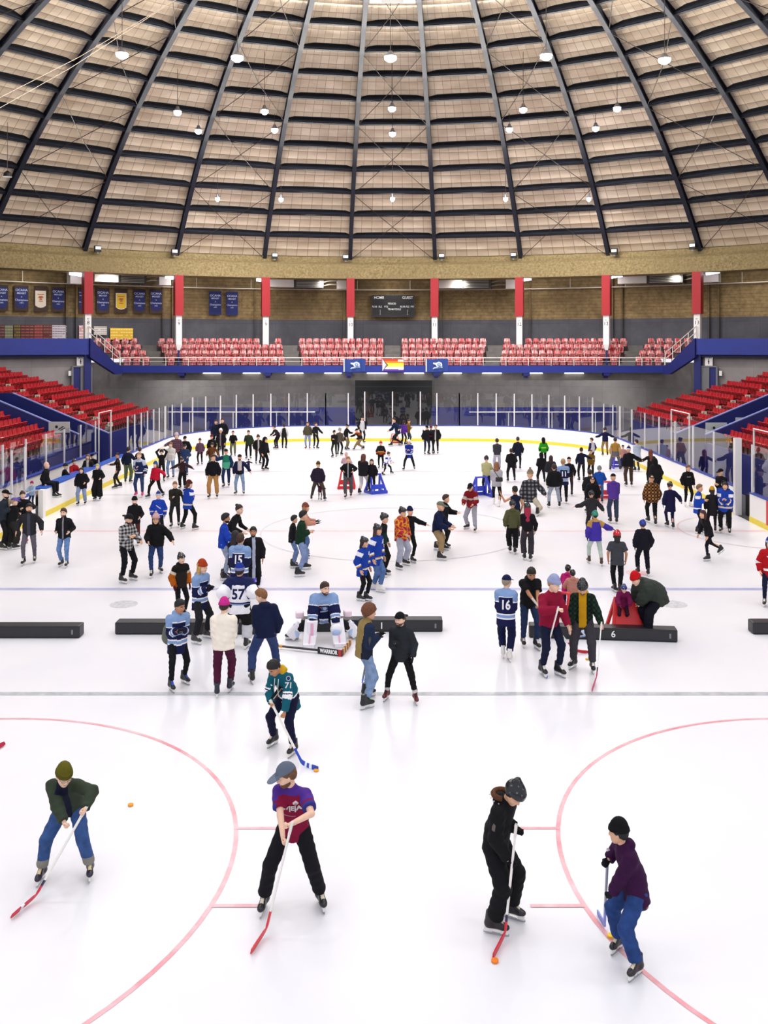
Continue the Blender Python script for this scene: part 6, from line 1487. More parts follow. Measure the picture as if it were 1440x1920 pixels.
# children at red aid behind
aid(1052,1166,150,'#c8121a','red skating aid pushed by two small children',.85,'frame')
man(1064,1152,1059,150,'small child in a hot pink jacket and black helmet',skin='p',hat=('helmet','#15161a','#7a7f86'),upper=('jacket',dict(bulk=.04,hem=.1,hood=1),pat_solid('#d01c7c')),legs=L_('#40244c'),arms=('fwd','fwd'),lean=12)
man(1074,1160,1068,178,'small child in a peach puffer jacket and pink trousers',skin='p',hat=('helmet','#15161a','#7a7f86'),upper=('puffer_jacket',dict(bulk=.06,hem=.12,hood=1,fold=.006),pat_solid('#d0907e')),legs=L_('#d0709c',bulk=.02),arms=('fwd','fwd'),lean=8)
man(1443,1137,1008,-12,'person in a red jersey and blue beanie at the right edge',skin='p',hair=('bob','#241814'),hat=('beanie','#1f3f9c','#b9c4ea'),upper=('jersey',dict(bulk=.045,hem=0.19),pat_jersey('#c8121c',None,[(.9,1.2,WHT)],[(-.16,-.1,WHT)])),legs=L_('#131a3c'),decal=[dict(side='front',poly=[([(-.1,.06),(-.06,.06),(.06,-.08),(.02,-.08)],'#eceaf0')],h=.14)])
# ============================ left group
i=man(333,1288,1125,28,'person with black hair in a navy club jersey, grey bag behind the elbow',skin='m',hair=('short','#0e0c10'),upper=('jersey',dict(bulk=.042,hem=0.26,hood=1),P_ice),legs=L_('#121218',bulk=.0),skates=('#15171c','#2a4fc0'),gloves='#17171c',fpx=((346,1282,20),(321,1296,-6)),arms=('belly','belly'),hyaw=26,hpitch=18,decal=[dict(side='front',poly=CREST,h=.02,x=-.02)])
x,d=ground(316,1290); mb=MB(); v_,f_=nets(lambda P:smin(d_ell(P,(0,0,0),(.13,.09,.20)),d_ell(P,(0,.0,-.1),(.14,.1,.12)),.05),(-.2,-.2,-.3),(.2,.2,.3),.02); bo=np_mesh('shoulder_bag',[(v_,f_,[plain('grey_bag','#5c6158',.8,noise=.1)],0)]); bo.location=(gx(318,17.4),17.4,gz(1186,17.4)); tag(bo,'grey-green shoulder bag hanging behind the person in the navy club jersey','bag')
mb=MB(); mb.tube([(0,0,.15),(.06,-.06,.32),(.16,-.1,.4),(.24,-.12,.36)],.014,plain('grey_bag','#5c6158',.8,noise=.1),6); mb.build('strap',bo)
man(419,1301,1120,180,'person in a cream sweater, bright pink beanie and maroon trousers',skin='p',hair=('short','#2a1c18'),hat=('beanie','#e0349c','#d82c92'),upper=('sweater',dict(bulk=.05,hem=.09,fold=.005),pat_solid('#ece2d4')),legs=L_('#561538',bulk=.014,end=.82),skates=('#1c2030','#4a5078'),fpx=((407,1306,10),(432,1296,10)),arms=('belly','belly'),hpitch=14,wid=1.05)
man(490,1268,1105,196,'person in a navy hoodie and blue trousers stepping sideways, light brown hair',skin='p',hair=('short','#80542c'),upper=('hoodie',dict(bulk=.045,hem=.09,hood=1),pat_solid('#111b40')),legs=L_('#36487c',bulk=.02,loose=.004),fpx=((472,1281,6),(520,1262,10)),arms=('belly','down'),hyaw=62,hpitch=24,lean=8,wid=1.05)
man(377,1203,1050,60,'person with long blond hair, orange beanie and navy jersey',skin='p',hair=('long','#c29a5c'),hat=('beanie','#b5401a'),upper=('jersey',dict(bulk=.045,hem=0.24,hood=1),P_ice),legs=L_('#232329',bulk=.012,loose=.01),skates=('#2a2a2e','#d8d4d0'),gloves='#17171c',fpx=((388,1197,6),(366,1208,0)),arms=('belly','belly'),hpitch=10)
man(339,1158,1037,42,'person in an orange, black and white jacket and black helmet',skin='p',hair=('short','#2a1c18'),hat=('helmet','#1c1c20','#d8d8dc'),gloves='#5c1418',upper=('jacket',dict(bulk=.045,hem=.12,hood=1),lambda I:(['#c8660e','#2a2320','#e8dccb','#1b1614'],np.where((I['arm']==0),np.where(I['h']>.2,3,1),np.where(I['ua']<.35,3,np.where((I['ua']>.35)&(I['ua']<.62),2,0))))),legs=L_('#14141a'),arms=('down','down'))
i=man(449,1216,1056,180,'person in a white and navy jersey numbered 57 and blue beanie',skin='l',hair=('short','#2a1c18'),hat=('beanie','#1f3fa8','#8f8fc4'),upper=('jersey',dict(bulk=.085,hem=0.19),P_white57),legs=L_('#141418',bulk=.06,low=(.52,'#e4e4ec')),sp=.16,arms=('hip','hip'),wid=1.25,gloves='#e6e6ec',decal=[dict(side='back',text='57',size=.30,col='#1a2358',sx=.95,bold=.008,h=.03)])
i=man(450,1143,1000,172,'person in a navy jersey numbered 15, brown hair, behind the 57',skin='l',hair=('short','#3a2014'),upper=('jersey',dict(bulk=.06,hem=0.21,hood=1),P_ice),legs=L_('#131a45'),arms=('belly','belly'),wid=1.1,decal=[dict(side='back',text='15',size=.28,col='#eceaf0',sx=.8,bold=.008,h=.04)])
man(421,1087,962,104,'person in a bright blue sweater and pale jeans seen from the side',skin='m',hair=('short','#141012'),beard=1,upper=J_('sweater','#1a48c4',.03),legs=jean('#a9b5cf'),arms=('fwdlow','fwdlow'),hyaw=0)
man(475,1112,988,18,'bearded person in a long black coat over a pale shirt',skin='m',hair=('short','#171214'),beard=1,upper=('coat',dict(bulk=.045,hem=.55,flare=.03),pat_open('#16141a','#c3c8e2',.045)),legs=L_('#14141a'),arms=('down','down'),hyaw=-14)
man(440,1060,946,78,'person with curly dark hair bending forward over the violet aid',skin='p',hair=('bun','#2a1418'),upper=J_('top','#121216',.01,.02),legs=jean('#a9b5cf'),arms=('fwd','fwd'),lean=30,hyaw=-20)
aid(455,1094,90,'#4c3fc0','violet skating aid hidden behind the person numbered 15',1.05,'panel')
man(440,1118,995,150,'person with black hair in dark clothes between the blue sweater and number 15',skin='p',hair=('long','#16121a'),upper=J_('top','#15131a',.02),legs=L_('#15151a'),arms=('fwd','fwd'),lean=6)
# second row left
def pair(px,sp_,y): return ((px+sp_,y),(px-sp_,y))
man(53,1058,944,12,'person in a dark grey jacket and grey trousers gliding with arms slightly out',skin='l',hair=('short','#141012'),beard=1,upper=J_('jacket',pat_open('#2b2b31','#48485a',.04),.035,.1,collar=1),legs=L_('#6c6674',bulk=.002),fpx=((65,1055,8),(44,1060,8)),arms=('away','away'),hyaw=10)
man(120,1064,953,0,'smiling bearded person in a black jacket and light jeans, hands in pockets',skin='p',hair=('short','#4a2c1c'),beard=1,upper=J_('jacket',pat_open('#17181e','#9a97a0',.025),.034,.09,collar=1),legs=jean('#6f93cc'),fpx=((125,1064,8),(115,1062,8)),arms=('pocket','pocket'),glasses=None)
man(238,1092,962,52,'person in a black and white checked shirt and black trousers',skin='l',hair=('short','#17120f'),hat=('capback','#17171b'),beard=1,upper=('checked_shirt',dict(bulk=.035,hem=.14,collar=1),pat_check('#d8d4d0','#8c8a8c','#2a2a2e',.045)),legs=L_('#101018',bulk=.01),fpx=((248,1088,12),(229,1094,-6)),arms=('fwdlow','belly'),hyaw=4,hpitch=16)
man(291,1080,963,8,'person in a pink beanie, glasses and black sweater holding a phone',skin='l',hair=('long','#3a2a24'),hat=('beanie_pom','#e6b8b4','#e0aaa6','#f0d4d0'),glasses=1,upper=J_('sweater','#121216',.03,.08),legs=jean('#2f4678'),fpx=((301,1074,24),(284,1083,0)),arms=('outlow','fwdlow'),fat=.03)
man(252,1026,931,6,'person in a black beanie, glasses and black hoodie with white cords',skin='p',hair=('short','#17120f'),hat=('beanie','#101014'),glasses=1,beard=1,upper=J_('hoodie','#121216',.035,.1,hood=1),legs=L_('#5a2a26'),arms=('pocket','pocket'),fpx=((259,1022,8),(246,1028,8)))
man(297,1010,922,14,'child in a blue hockey jersey and striped bobble hat',skin='p',hair=('short','#17120f'),hat=('beanie_pom','#2a3f9c','#e4e0ea','#e8e8f0'),gloves='#14161c',upper=('jersey',dict(bulk=.04,hem=0.23),P_blue),legs=L_('#14161c'),arms=('down','down'),decal=[dict(side='front',poly=[([(-.1,.06),(-.08,.09),(.1,-.05),(.08,-.08)],'#e8e8f0')],h=.08)])
man(327,988,903,6,'blond person in an open olive jacket over dark clothes',skin='p',hair=('short','#8a5a34'),upper=J_('jacket',pat_open('#2e2c20','#24242c',.05),.035,.14,collar=1),legs=L_('#232228',bulk=.004),fpx=((335,988,8),(321,990,8)),arms=('away','belly'),hyaw=10)
man(353,994,900,150,'person in a blue and white jersey and dark red beanie seen from behind',skin='p',hair=('bob','#4a2c20'),hat=('beanie','#5c2018'),upper=('jersey',dict(bulk=.04,hem=0.19),P_sabre),legs=L_('#101014',bulk=.01),fpx=((342,992,6),(365,994,14)),arms=('belly','belly'),hyaw=-50)
man(261,933,848,4,'person in a navy and white jersey with bright pink skates',skin='p',hair=('short','#a08878'),upper=('jersey',dict(bulk=.04,hem=0.20,hood=1),pat_jersey('#1c2a58','#c8d4ee',[(1.2,1.35,WHT),(1.5,1.6,WHT)],[(-.14,-.1,WHT)],yh=.26)),legs=jean('#2f4470'),skates=('#c8186c','#d8286c'),fpx=((267,932,8),(255,931,8)),arms=('down','belly'))
man(293,934,865,-22,'person in a red jacket and blue bobble hat with legs wide apart',skin='p',hair=('long','#241612'),hat=('beanie','#2a4f9c','#4a6ab0'),gloves='#8c1020',upper=J_('jacket','#d4143a',.03,.06),legs=L_('#101014',loose=.01),fpx=((306,932,20),(278,934,20)),arms=('out','down'),side=0)
man(303,904,843,10,'person in black with both hands clasped behind the head',skin='p',hair=('curly','#241612'),upper=J_('top','#121216',.012,.04),legs=L_('#121216'),arms=('head','head'))
man(319,897,829,2,'person in a white hoodie and light jeans by the left boards',skin='p',hair=('bob','#6a4a38'),upper=J_('hoodie','#ece8e4',.03,.08,hood=1),legs=jean('#7f96c0'),arms=('belly','down'),fpx=((325,897,6),(315,898,6)))
man(342,917,857,0,'person in a maroon fleece with red gloves and arms held out low',skin='l',hair=('short','#141012'),hat=('cap','#4a4248','#5a5258'),glasses=None,gloves='#7c1428',upper=J_('fleece','#3a2226',.03,.05,collar=1),legs=L_('#121216',bulk=.03),arms=('out','out'),lean=18,beard=1)
man(331,882,811,14,'person in a plum checked jacket and pale hat holding the boards',skin='p',hair=('bob','#5a3a34'),hat=('beanie','#d8c8d0'),upper=('jacket',pat_check('#6a4450','#4a3440','#8a6070',.05) and dict(bulk=.03,hem=.1),pat_check('#6a4450','#4a3440','#8a6070',.05)),legs=L_('#17171b'),arms=('down','out'))
man(347,880,817,4,'person in a black padded jacket close to the far left boards',skin='p',hat=('cap','#1c1c22'),upper=J_('padded_jacket','#121216',.06,.08,collar=1),legs=L_('#17171b'),arms=('down','down'))
man(347,893,832,-4,'person in a slate blue coat and grey cap behind the maroon fleece',skin='l',hat=('cap','#33343a','#33343a'),upper=J_('coat','#2c4470',.04,.14),legs=L_('#2c4470'),arms=('pocket','pocket'))
man(240,906,838,176,'person in a navy top and olive trousers facing the left boards',skin='l',hair=('short','#17120f'),upper=J_('top','#101a36',.03,.06),legs=L_('#5c6a4a',bulk=.02,loose=.01),arms=('down','fwd'))
man(262,900,839,176,'person in black partly hidden behind the navy and white jersey',skin='l',hair=('short','#2a1a14'),upper=J_('top','#141318',.025),legs=L_('#15151a'),arms=('down','down'))
man(220,917,849,-70,'slim person in a dark patterned shirt leaning a hand on the left boards',skin='m',hair=('short','#17120f'),upper=('shirt',dict(bulk=.01,hem=.06),pat_camo(['#17120f','#17120f','#6a5230'],20)),legs=L_('#201f22'),arms=('down','fwd'),fpx=((216,917,6),(225,914,6)),hyaw=60)
man(158,948,877,2,'person in glasses, long black coat and pale jeans by the bench boards',skin='p',hair=('long','#241c20'),glasses=1,upper=J_('coat','#101014',.06,.18),legs=jean('#8fa4cc',bulk=.02) if 0 else ('jeans','#8fa4cc',dict(denim=True,bulk=.02,loose=.01)),fpx=((160,946,6),(146,948,6)),arms=('pocket','down'),fat=.02)
man(183,938,870,-4,'person with green-yellow hair in a black hoodie and wide black trousers',skin='p',hair=('short','#b8b850'),upper=J_('hoodie','#121216',.05,.1,hood=1),legs=L_('#141418',bulk=.04,loose=.05),arms=('pocket','pocket'),decal=())
# behind / on the bench boards
man(88,0,876,92,'bald person in black sitting on the left bench boards',skin='p',hair=('bald','#4a3a30'),upper=J_('jacket','#121216',.03,.06),legs=L_('#12131c',bulk=.01),feet=((-.09,.62,0,.25,-10),(.09,.62,0,.25,-10)),hz=.98,hy=.0,arms=('knee','knee'),dist=36.2,s=.92,z0=.22,hyaw=0) if 0 else None
def bench_person(px,top,d,face,label,up,hair=('short','#17120f'),hat=None,skin='p',**k):
    return man(px,HY+FPX*CAMH/d,top,face,label,skin=skin,hair=hair,hat=hat,upper=up,legs=L_('#16161c'),dist=d,**k)
sit=man(84,975,876,88,'bald person in black sitting on the left bench boards, legs dangling',skin='p',hair=('bald','#4a3a30'),upper=J_('jacket','#121216',.03,.04),legs=L_('#12131c',bulk=.01),feet=((-.10,.48,4,.0),(.10,.46,4,.0)),hz=.62,hy=.02,arms=('down','down'),dist=35.4,s=.93,z0=.57,lean=4,hpitch=0)
bench_person(122,869,38.2,120,'person with a black backpack standing behind the bench shelf',J_('jacket','#121216',.05,.06),hair=('short','#3a3430'),hat=('beanie','#2c2a28'),arms=('fwd','fwd'))
bench_person(138,860,39.2,60,'person in a red jacket and grey helmet behind the bench shelf',J_('jacket','#b8141e',.03),hat=('helmet','#3c4048','#b8bcc4'),arms=('fwd','fwd'),lean=10)
bench_person(165,852,41.0,0,'person in an open grey jacket over white behind the bench shelf',J_('jacket',pat_open('#2a2826','#e6e2de',.06),.03),hair=('long','#7a5436'))
bench_person(174,850,41.9,-12,'person in a black cap behind the bench shelf by the blue post',J_('jacket','#17171c',.03),hat=('cap','#101014'))
# far left cluster
man(9,1030,917,84,'person in a slate jacket and black cap cut by the left edge',skin='p',hair=('short','#17120f'),hat=('cap','#101014'),beard=1,upper=J_('jacket','#2a3440',.04,.1),legs=L_('#131318',bulk=.01),arms=('belly','belly'))
man(24,1030,932,150,'person in a purple cap and black sweater at the far left',skin='p',hair=('pony','#b09060'),hat=('cap','#7c62b8','#7c62b8'),upper=J_('sweater','#101014',.04,.06),legs=L_('#2a2a28',bulk=.03,loose=.03),arms=('belly','belly'),hyaw=-40,lean=10)
mo=man(42,1018,921,22,'person in a black coat and spotted trousers carrying a small child',skin='p',hair=('bun','#3a241c'),upper=J_('coat','#14131a',.045,.12),legs=('spotted_trousers','#cbb890',dict(camo=['#cbb890','#1c1814','#cbb890','#1c1814'])),arms=('hold','belly'),skates=('#b01858','#e8e4dc'),hyaw=10)
man(60,1012,924,-20,'toddler in a magenta hat and pale blue coat held in arms',skin='p',hat=('beanie','#b0187c'),upper=J_('coat','#a9c4e0',.05,.1),legs=L_('#2a3a5c'),noskate=True,arms=('fwd','fwd'),dist=31.6,s=.5,z0=.83,lo='m') 
# rows at the far left back
FAR=[
(375,872,822,0,'girl in a dusty purple coat and knitted cap near the far left corner',J_('coat','#6a4a60',.03,.2),L_('#17171b'),('beanie','#4a4048'),{}),
(397,868,815,0,'person in a dark red beanie and black jumper behind the brown jacket',J_('jumper','#121216',.03),L_('#17171b'),('beanie','#6a1f1c'),{}),
(398,884,830,2,'curly-haired person in a rust brown shirt jacket with arms apart',J_('jacket','#6a3f18',.03,.06),L_('#6a6a50'),None,dict(hair=('curly','#241410'),arms=('away','away'))),
(400,935,852,2,'person in a black sweater and tan trousers, centre left',J_('sweater','#101018',.03,.05),('trousers','#c08c50',dict(bulk=.016,loose=.012)),None,dict(hair=('short','#4a3222'),fpx=((407,934,8),(392,935,8)),arms=('down','down'),hyaw=24)),
(425,914,841,2,'person in a green and teal colour-block pullover and navy jeans',('pullover',dict(bulk=.035,hem=.08),pat_block('#1f8468','#5ab894','#16335c',.08)),jean('#1c2c54'),('capback','#1c1c22'),dict(arms=('down','shoulder'),fpx=((429,913,8),(419,915,8)))),
(450,929,851,4,'person in a navy jacket over white and black, light jeans',J_('jacket',pat_open('#161c40','#d8ccd0',.09,'#0e0e12'),.03,.06),jean('#88a2c4'),('capback','#241c1c'),dict(arms=('outlow','down'),beard=1,gloves=None,fpx=((457,928,8),(442,928,16)))),
(466,884,861,30,'tiny child in navy and black beside the person in light jeans',J_('jacket','#26284a',.05),L_('#101014'),('helmet','#15161a','#888888'),dict(arms=('out','out'))),
(437,856,808,2,'person in a black jacket and khaki trousers near the far boards',J_('jacket','#101014',.03,.05),L_('#77785a',bulk=.02),None,dict(hair=('short','#3a2a1c'),arms=('pocket','pocket'))),
(466,861,807,4,'person in a dark green jacket and black trousers near the far boards',J_('jacket','#2c3c24',.035,.08),L_('#121216',bulk=.01),None,dict(hair=('short','#2a1c14'),arms=('down','pocket'))),
(414,860,803,0,'person in a white helmet and open black coat near the far boards',J_('coat',pat_open('#15131a','#8a8088',.04),.03,.2),L_('#17171b'),('helmet','#e6e6ea','#c8c8cc'),dict(arms=('down','down'))),
(405,845,787,2,'person in blue-black standing close against the far left glass',J_('jacket','#14203c',.03),L_('#10141c'),None,{}),
(417,846,784,-2,'tall person in a black jacket against the far left glass',J_('jacket','#101014',.04),L_('#10141c'),None,{}),
(484,871,815,24,'person in a black helmet and white scarf left of the hooded one',J_('jacket',pat_open('#17171b','#c8c4c0',.05),.03),L_('#222226'),('helmet','#1c1c20','#6a6a70'),{}),
(496,882,819,50,'person in a black hood standing sideways, centre left back',J_('hoodie','#0e0e12',.04,.14,hood=1),L_('#0e0e12',bulk=.01),('hood_up','#0e0e12'),dict(lean=8)),
(518,842,798,-50,'person in dark maroon bending forward near the far boards',J_('shirt','#2a1c20',.02,.06),L_('#15151a',bulk=.01),None,dict(lean=40,arms=('fwdlow','outlow'))),
(533,842,795,176,'person in a black vest with white sleeves near the far boards',('vest',dict(bulk=.02,hem=.1),pat_vest('#1a1a1c','#e4e4e6')),L_('#1c1c1e',bulk=.01),None,dict(arms=('down','down'))),
(577,842,791,0,'person in an olive jacket and light jeans left of centre back',J_('jacket','#5c5640',.03,.06),jean('#93a8cc'),None,dict(hair=('long','#4a3020'))),
(592,842,792,30,'person in a black jacket turned away beside the light jeans',J_('jacket','#16161a',.03,.07),L_('#15151a'),None,dict(hair=('short','#3a2418'),arms=('outlow','fwdlow'))),
(627,858,806,-14,'person in an olive black jacket and cap with green trousers',J_('jacket','#1c1e18',.03),L_('#2c3424'),('cap','#17171b'),dict(arms=('belly','belly'))),
(637,854,802,160,'person in a grey-brown top behind the green trousers',J_('top','#5c5248',.03),L_('#1c1c20'),('helmet','#8a8a90','#4a4a50'),{}),
(650,844,795,70,'person in a long black coat and khaki trousers near the centre back',J_('coat','#17171b',.03,.3),L_('#8a8268'),('cap','#17171b'),dict(arms=('fwd','down'))),
(673,844,803,-40,'person in a black and orange top stooping, tan trousers',J_('top',pat_jersey('#16141a','#a84818',[],[],yh=.27),.03),L_('#9a7f5c',bulk=.02),('cap','#15151a'),dict(lean=42,arms=('fwdlow','out'),fpx=((664,844,10),(681,843,10)))),
(679,831,780,20,'person in a white and black jersey and helmet near the far boards',('jersey',dict(bulk=.03,hem=0.17),pat_vest('#e6e6ea','#1c1c22')),L_('#17171b'),('helmet','#101014','#8a8a90'),{}),
(714,879,827,0,'child in a red helmet and black, orange and yellow jersey',('jersey',dict(bulk=.04,hem=0.21),pat_jersey('#17151a',None,[(1.3,1.7,'#d84a20')],[(-.15,-.08,'#d84a20'),(-.02,.06,'#d8a030')])),L_('#121216'),('helmet','#c02a1c','#8a1c14'),dict(arms=('down','down'))),
(727,890,847,60,'small child in a blue jersey and black helmet pushing a stick',('jersey',dict(bulk=.04,hem=0.17),P_leafs),L_('#17171b'),('helmet','#15161a','#8a8a90'),dict(lean=24,arms=('fwd','fwd'),fpx=((734,888,6),(718,892,6)))),
(767,882,824,-10,'person in a blue and white striped jersey and white helmet',('jersey',dict(bulk=.045,hem=0.22),pat_jersey('#16329c',None,[(.5,.6,WHT),(1.2,1.4,WHT)],[(-.16,-.11,WHT),(.1,.14,WHT)])),L_('#15151a',loose=.01),('helmet','#e8e4e0','#c8c4c0'),dict(arms=('belly','belly'),fpx=((777,881,14),(757,882,14)))),
(741,837,783,-60,'person in a navy jacket reaching both arms out near the rink doors',J_('jacket','#14264c',.03),L_('#1c1c22'),None,dict(lean=24,arms=('out','fwd'),fpx=((733,837,6),(752,834,6)))),
(757,835,788,150,'person in a violet jacket near the rink doors',J_('jacket','#5a2a98',.03),L_('#1c1c22'),None,dict(hair=('bob','#2a1c14'),arms=('out','down'),lean=8)),
(766,834,786,120,'person in a mustard jacket near the rink doors',J_('jacket','#8a6a1c',.035),L_('#44505c'),('beanie','#5c4c40'),dict(arms=('belly','belly'))),
(800,853,797,20,'person in a dark jacket at the left of an embracing trio',J_('jacket','#17171b',.03),L_('#1c2c44'),('cap','#17171b'),dict(arms=('shoulder','down'))),
(808,851,798,0,'person in a dark red patterned top at the middle of the trio',J_('top',pat_jersey('#1c1a20',None,[],[(.0,.12,'#7c2030')]),.03),L_('#17171b'),('beanie','#6a2a30'),dict(arms=('shoulder','shoulder'))),
(817,852,796,-14,'person in a black and white top at the right of the trio',J_('top',pat_open('#17171b','#c8c8c8',.05),.03),L_('#17171b'),None,dict(arms=('down','shoulder'))),
(932,885,822,180,'person in a dark grey jacket and pale trousers seen from behind',J_('jacket','#3c3c42',.03,.05),L_('#bcbccc',bulk=.01,loose=.012),None,dict(arms=('belly','belly'))),
(971,881,819,176,'person in a long navy coat behind the black puffer coat',J_('coat','#141a30',.03,.2),L_('#15151c'),None,dict(arms=('down','down'))),
(958,904,841,180,'person in a black puffer coat seen from behind, right of centre',J_('puffer_coat','#121217',.06,.18,hood=1),L_('#17171b',bulk=.01),None,dict(arms=('pocket','pocket'),fpx=((952,904,8),(965,903,8)))),
(1019,874,820,180,'person in a bright green and black jacket seen from behind',('jacket',dict(bulk=.03,hem=.1),pat_jersey('#1f9c1c',None,[(1.2,1.6,'#17301a')],[(.02,.10,'#b8d83c')])),L_('#15151a'),('hood_up','#131316'),dict(arms=('down','down'))),
(1014,909,848,180,'person in a black jacket over a white hem, black trousers',J_('jacket','#121216',.045,.1,hood=1),L_('#121216',bulk=.01),('hood_up','#101014'),dict(arms=('pocket','pocket'),fpx=((1009,909,6),(1021,906,6)))),
(1033,918,854,176,'person with long brown hair in a charcoal jacket seen from behind',J_('jacket','#2b2b30',.04,.1),L_('#1c1c22'),None,dict(hair=('long','#34141a'),arms=('down','down'))),
(1039,952,870,180,'person in a black shirt and pale blue jeans standing with feet apart',J_('shirt','#121217',.045,.09),jean('#b4bcd0',loose=.01),None,dict(arms=('down','down'),fpx=((1029,952,10),(1049,952,10)),fat=.02)),
(1056,944,860,180,'fair-haired person in a navy and light blue jersey numbered 11',('jersey',dict(bulk=.05,hem=0.22),P_ice),('trousers','#17171c',dict(bulk=.01)),None,dict(hair=('short','#a8845c'),arms=('belly','belly'),decal=[dict(side='back',text='11',size=.27,col='#eceaf0',sx=.9,bold=.01,h=.03)])),
(1067,930,856,176,'person in dark clothes and a black cap beside the number 11',J_('top','#17171c',.02,.08),L_('#3a2c34'),('cap','#17171b'),dict(arms=('belly','down'))),
(1090,903,839,176,'slim person in navy-black seen from behind, right of centre',J_('top','#101630',.02,.06),L_('#0e1018'),None,dict(hair=('bun','#2a1a14'),arms=('down','out'))),
(1108,899,843,178,'person in a mustard brown jacket seen from behind',J_('jacket','#7c5c20',.05,.06,hood=1),L_('#17141a'),('cap','#6a4a30'),dict(arms=('belly','belly'))),
(1110,872,821,-150,'person in a blue and white top near the far right boards',('top',dict(bulk=.03,hem=.08),pat_vest('#e4e4ee','#1c2050')),L_('#17171b'),None,dict(hyaw=40)),
(1134,856,801,180,'person in a navy jacket and tan trousers holding arms out at the far boards',J_('jacket','#131a44',.03,.05),L_('#a8804c',bulk=.01),('helmet','#15161c','#4a4a50'),dict(arms=('out','out'),fpx=((1130,855,8),(1139,855,8)))),
(1153,884,820,172,'person in a mustard and grey outfit skating away at right',('shirt',dict(bulk=.02,hem=.2),pat_jersey('#b0843c',None,[(.6,2,'#d0a884')],[(-.3,-.06,'#6c6a78')])),L_('#6c6a78',bulk=.01),None,dict(arms=('down','down'),fpx=((1144,883,6),(1163,882,16)))),
(1178,913,837,180,'person in a black hoodie, brown trousers and bobble hat holding hands',J_('hoodie','#111115',.045,.07,hood=1),L_('#4a382c',bulk=.012,loose=.01),('beanie_pom','#22206c','#e4e4ee','#e4e4ee'),dict(arms=('down','out'),fpx=((1174,912,6),(1184,912,6)))),
(1194,884,824,200,'person in a pale blue coat near the right boards',J_('coat','#c3cfe4',.05,.35,flare=.05),L_('#4a4440'),None,dict(arms=('belly','belly'),hyaw=20)),
(1168,880,834,170,'small child in pink beside a violet aid at right',J_('jacket','#d89c94',.04),L_('#2a248c'),('cap','#17171b'),dict(arms=('fwd','fwd'))),
(1220,910,843,176,'person with long reddish hair in black at the right boards',J_('top','#1b1519',.02,.06),L_('#15151a'),None,dict(hair=('long','#6a341c'),arms=('out','down'))),
(1230,935,858,200,'person in a loose black jacket bending forward at right',J_('jacket','#131217',.07,.12,hood=1),L_('#15151a',bulk=.02),('hood_up','#131217'),dict(arms=('down','down'),lean=24)),
(1226,985,889,180,'person in a brown and tan checked shirt jacket seen from behind',('shirt_jacket',dict(bulk=.045,hem=.12,hood=1),pat_check('#8a5426','#3a2014','#c08c54',.06)),('trousers','#141418',dict(bulk=.01)),('capback','#17171b'),dict(arms=('down','down'),fpx=((1215,980,10),(1229,986,10)))),
(1256,991,903,184,'person in a long navy coat and black helmet with white mark',J_('coat','#181640',.035,.3),L_('#171642'),('helmet','#17171b','#d8d8dc'),dict(arms=('down','outlow'),gloves='#c8ccd4',fpx=((1251,988,8),(1262,992,8)))),
(1148,982,887,180,'person in a purple hoodie and slate jeans seen from behind',J_('hoodie','#5a3a9c',.035,.08,hood=1),('jeans','#3a4660',dict(denim=True,loose=.016,bulk=.01)),('cap','#17171b'),dict(arms=('belly','belly'),fpx=((1144,981,6),(1156,982,6)))),
(1124,943,873,170,'person in a bright blue jacket and jeans pushing a red aid',J_('jacket','#1450b4',.045,.06),jean('#4a6c9c'),('helmet','#6a7c80','#3a4a50'),dict(arms=('fwd','fwd'),lean=16)),
(1106,962,880,180,'person in a charcoal jacket behind the black cap',J_('jacket','#1f1e22',.04,.08),L_('#17171b'),None,dict(arms=('down','down'))),
(1111,974,893,176,'person in a black shirt and dark blue cap seen from behind',J_('shirt','#0f0f12',.045,.08),L_('#17171b'),('capback','#1b2038'),dict(arms=('down','down'),fat=.02)),
(1109,1010,919,180,'person in a dark grey hoodie and helmet with arms spread',J_('hoodie','#2f2d31',.04,.08,hood=1),L_('#2a282e'),('helmet','#1b1b1f','#8a8a90'),dict(arms=('out','outlow'))),
(1115,1060,957,182,'child in a violet puffer jacket and green swirl helmet',J_('puffer_jacket',pat_jersey('#4a36b0','#c89c4c',[(.0,.01,'#4a36b0')],[],yh=.30),.05,.14,hood=1),('trousers','#d4e2d8',dict(bulk=.01)),('helmet','#1f8468','#2a6ab0'),dict(arms=('down','out'),gloves='#17171b',fpx=((1104,1056,6),(1128,1061,20)),skates=('#4a3024','#2c1c14'),lean=4)),
(1157,1112,993,170,'person in a grey T-shirt and red helmet seen from behind',('t_shirt',dict(bulk=.03,hem=.14,sleeve='short'),pat_solid('#45484f')),('trousers','#101018',dict(bulk=.01)),('helmet','#c01420','#e6dcdc'),dict(skin='m',hair=('bob','#14100f'),arms=('down','down'),fpx=((1152,1110,20),(1162,1114,-30)),skates=('#17171b','#d82848'))),
(1205,1080,974,180,'person in a black puffer jacket and blue helmet seen from behind',J_('puffer_jacket','#121220',.055,.1,fold=.006),('trousers','#0f1020',dict(bulk=.014,loose=.006)),('helmet','#1c2f8c','#3c50b0'),dict(gloves='#15151c',arms=('down','down'),fpx=((1196,1076,6),(1215,1080,6)))),
(1290,950,872,8,'person in a black sweatshirt with pale lettering at the right boards',J_('sweatshirt','#101016',.035,.08),L_('#101014'),None,dict(hair=('pony','#6a4a38'),arms=('down','down'),decal=[dict(side='front',poly=[([(-.09+.045*k,-.02),(-.06+.045*k,-.02),(-.06+.045*k,.025),(-.09+.045*k,.025)],'#a8a8ac') for k in range(4)],h=.14)],skates=('#e8e6e4','#e8e6e4'))),
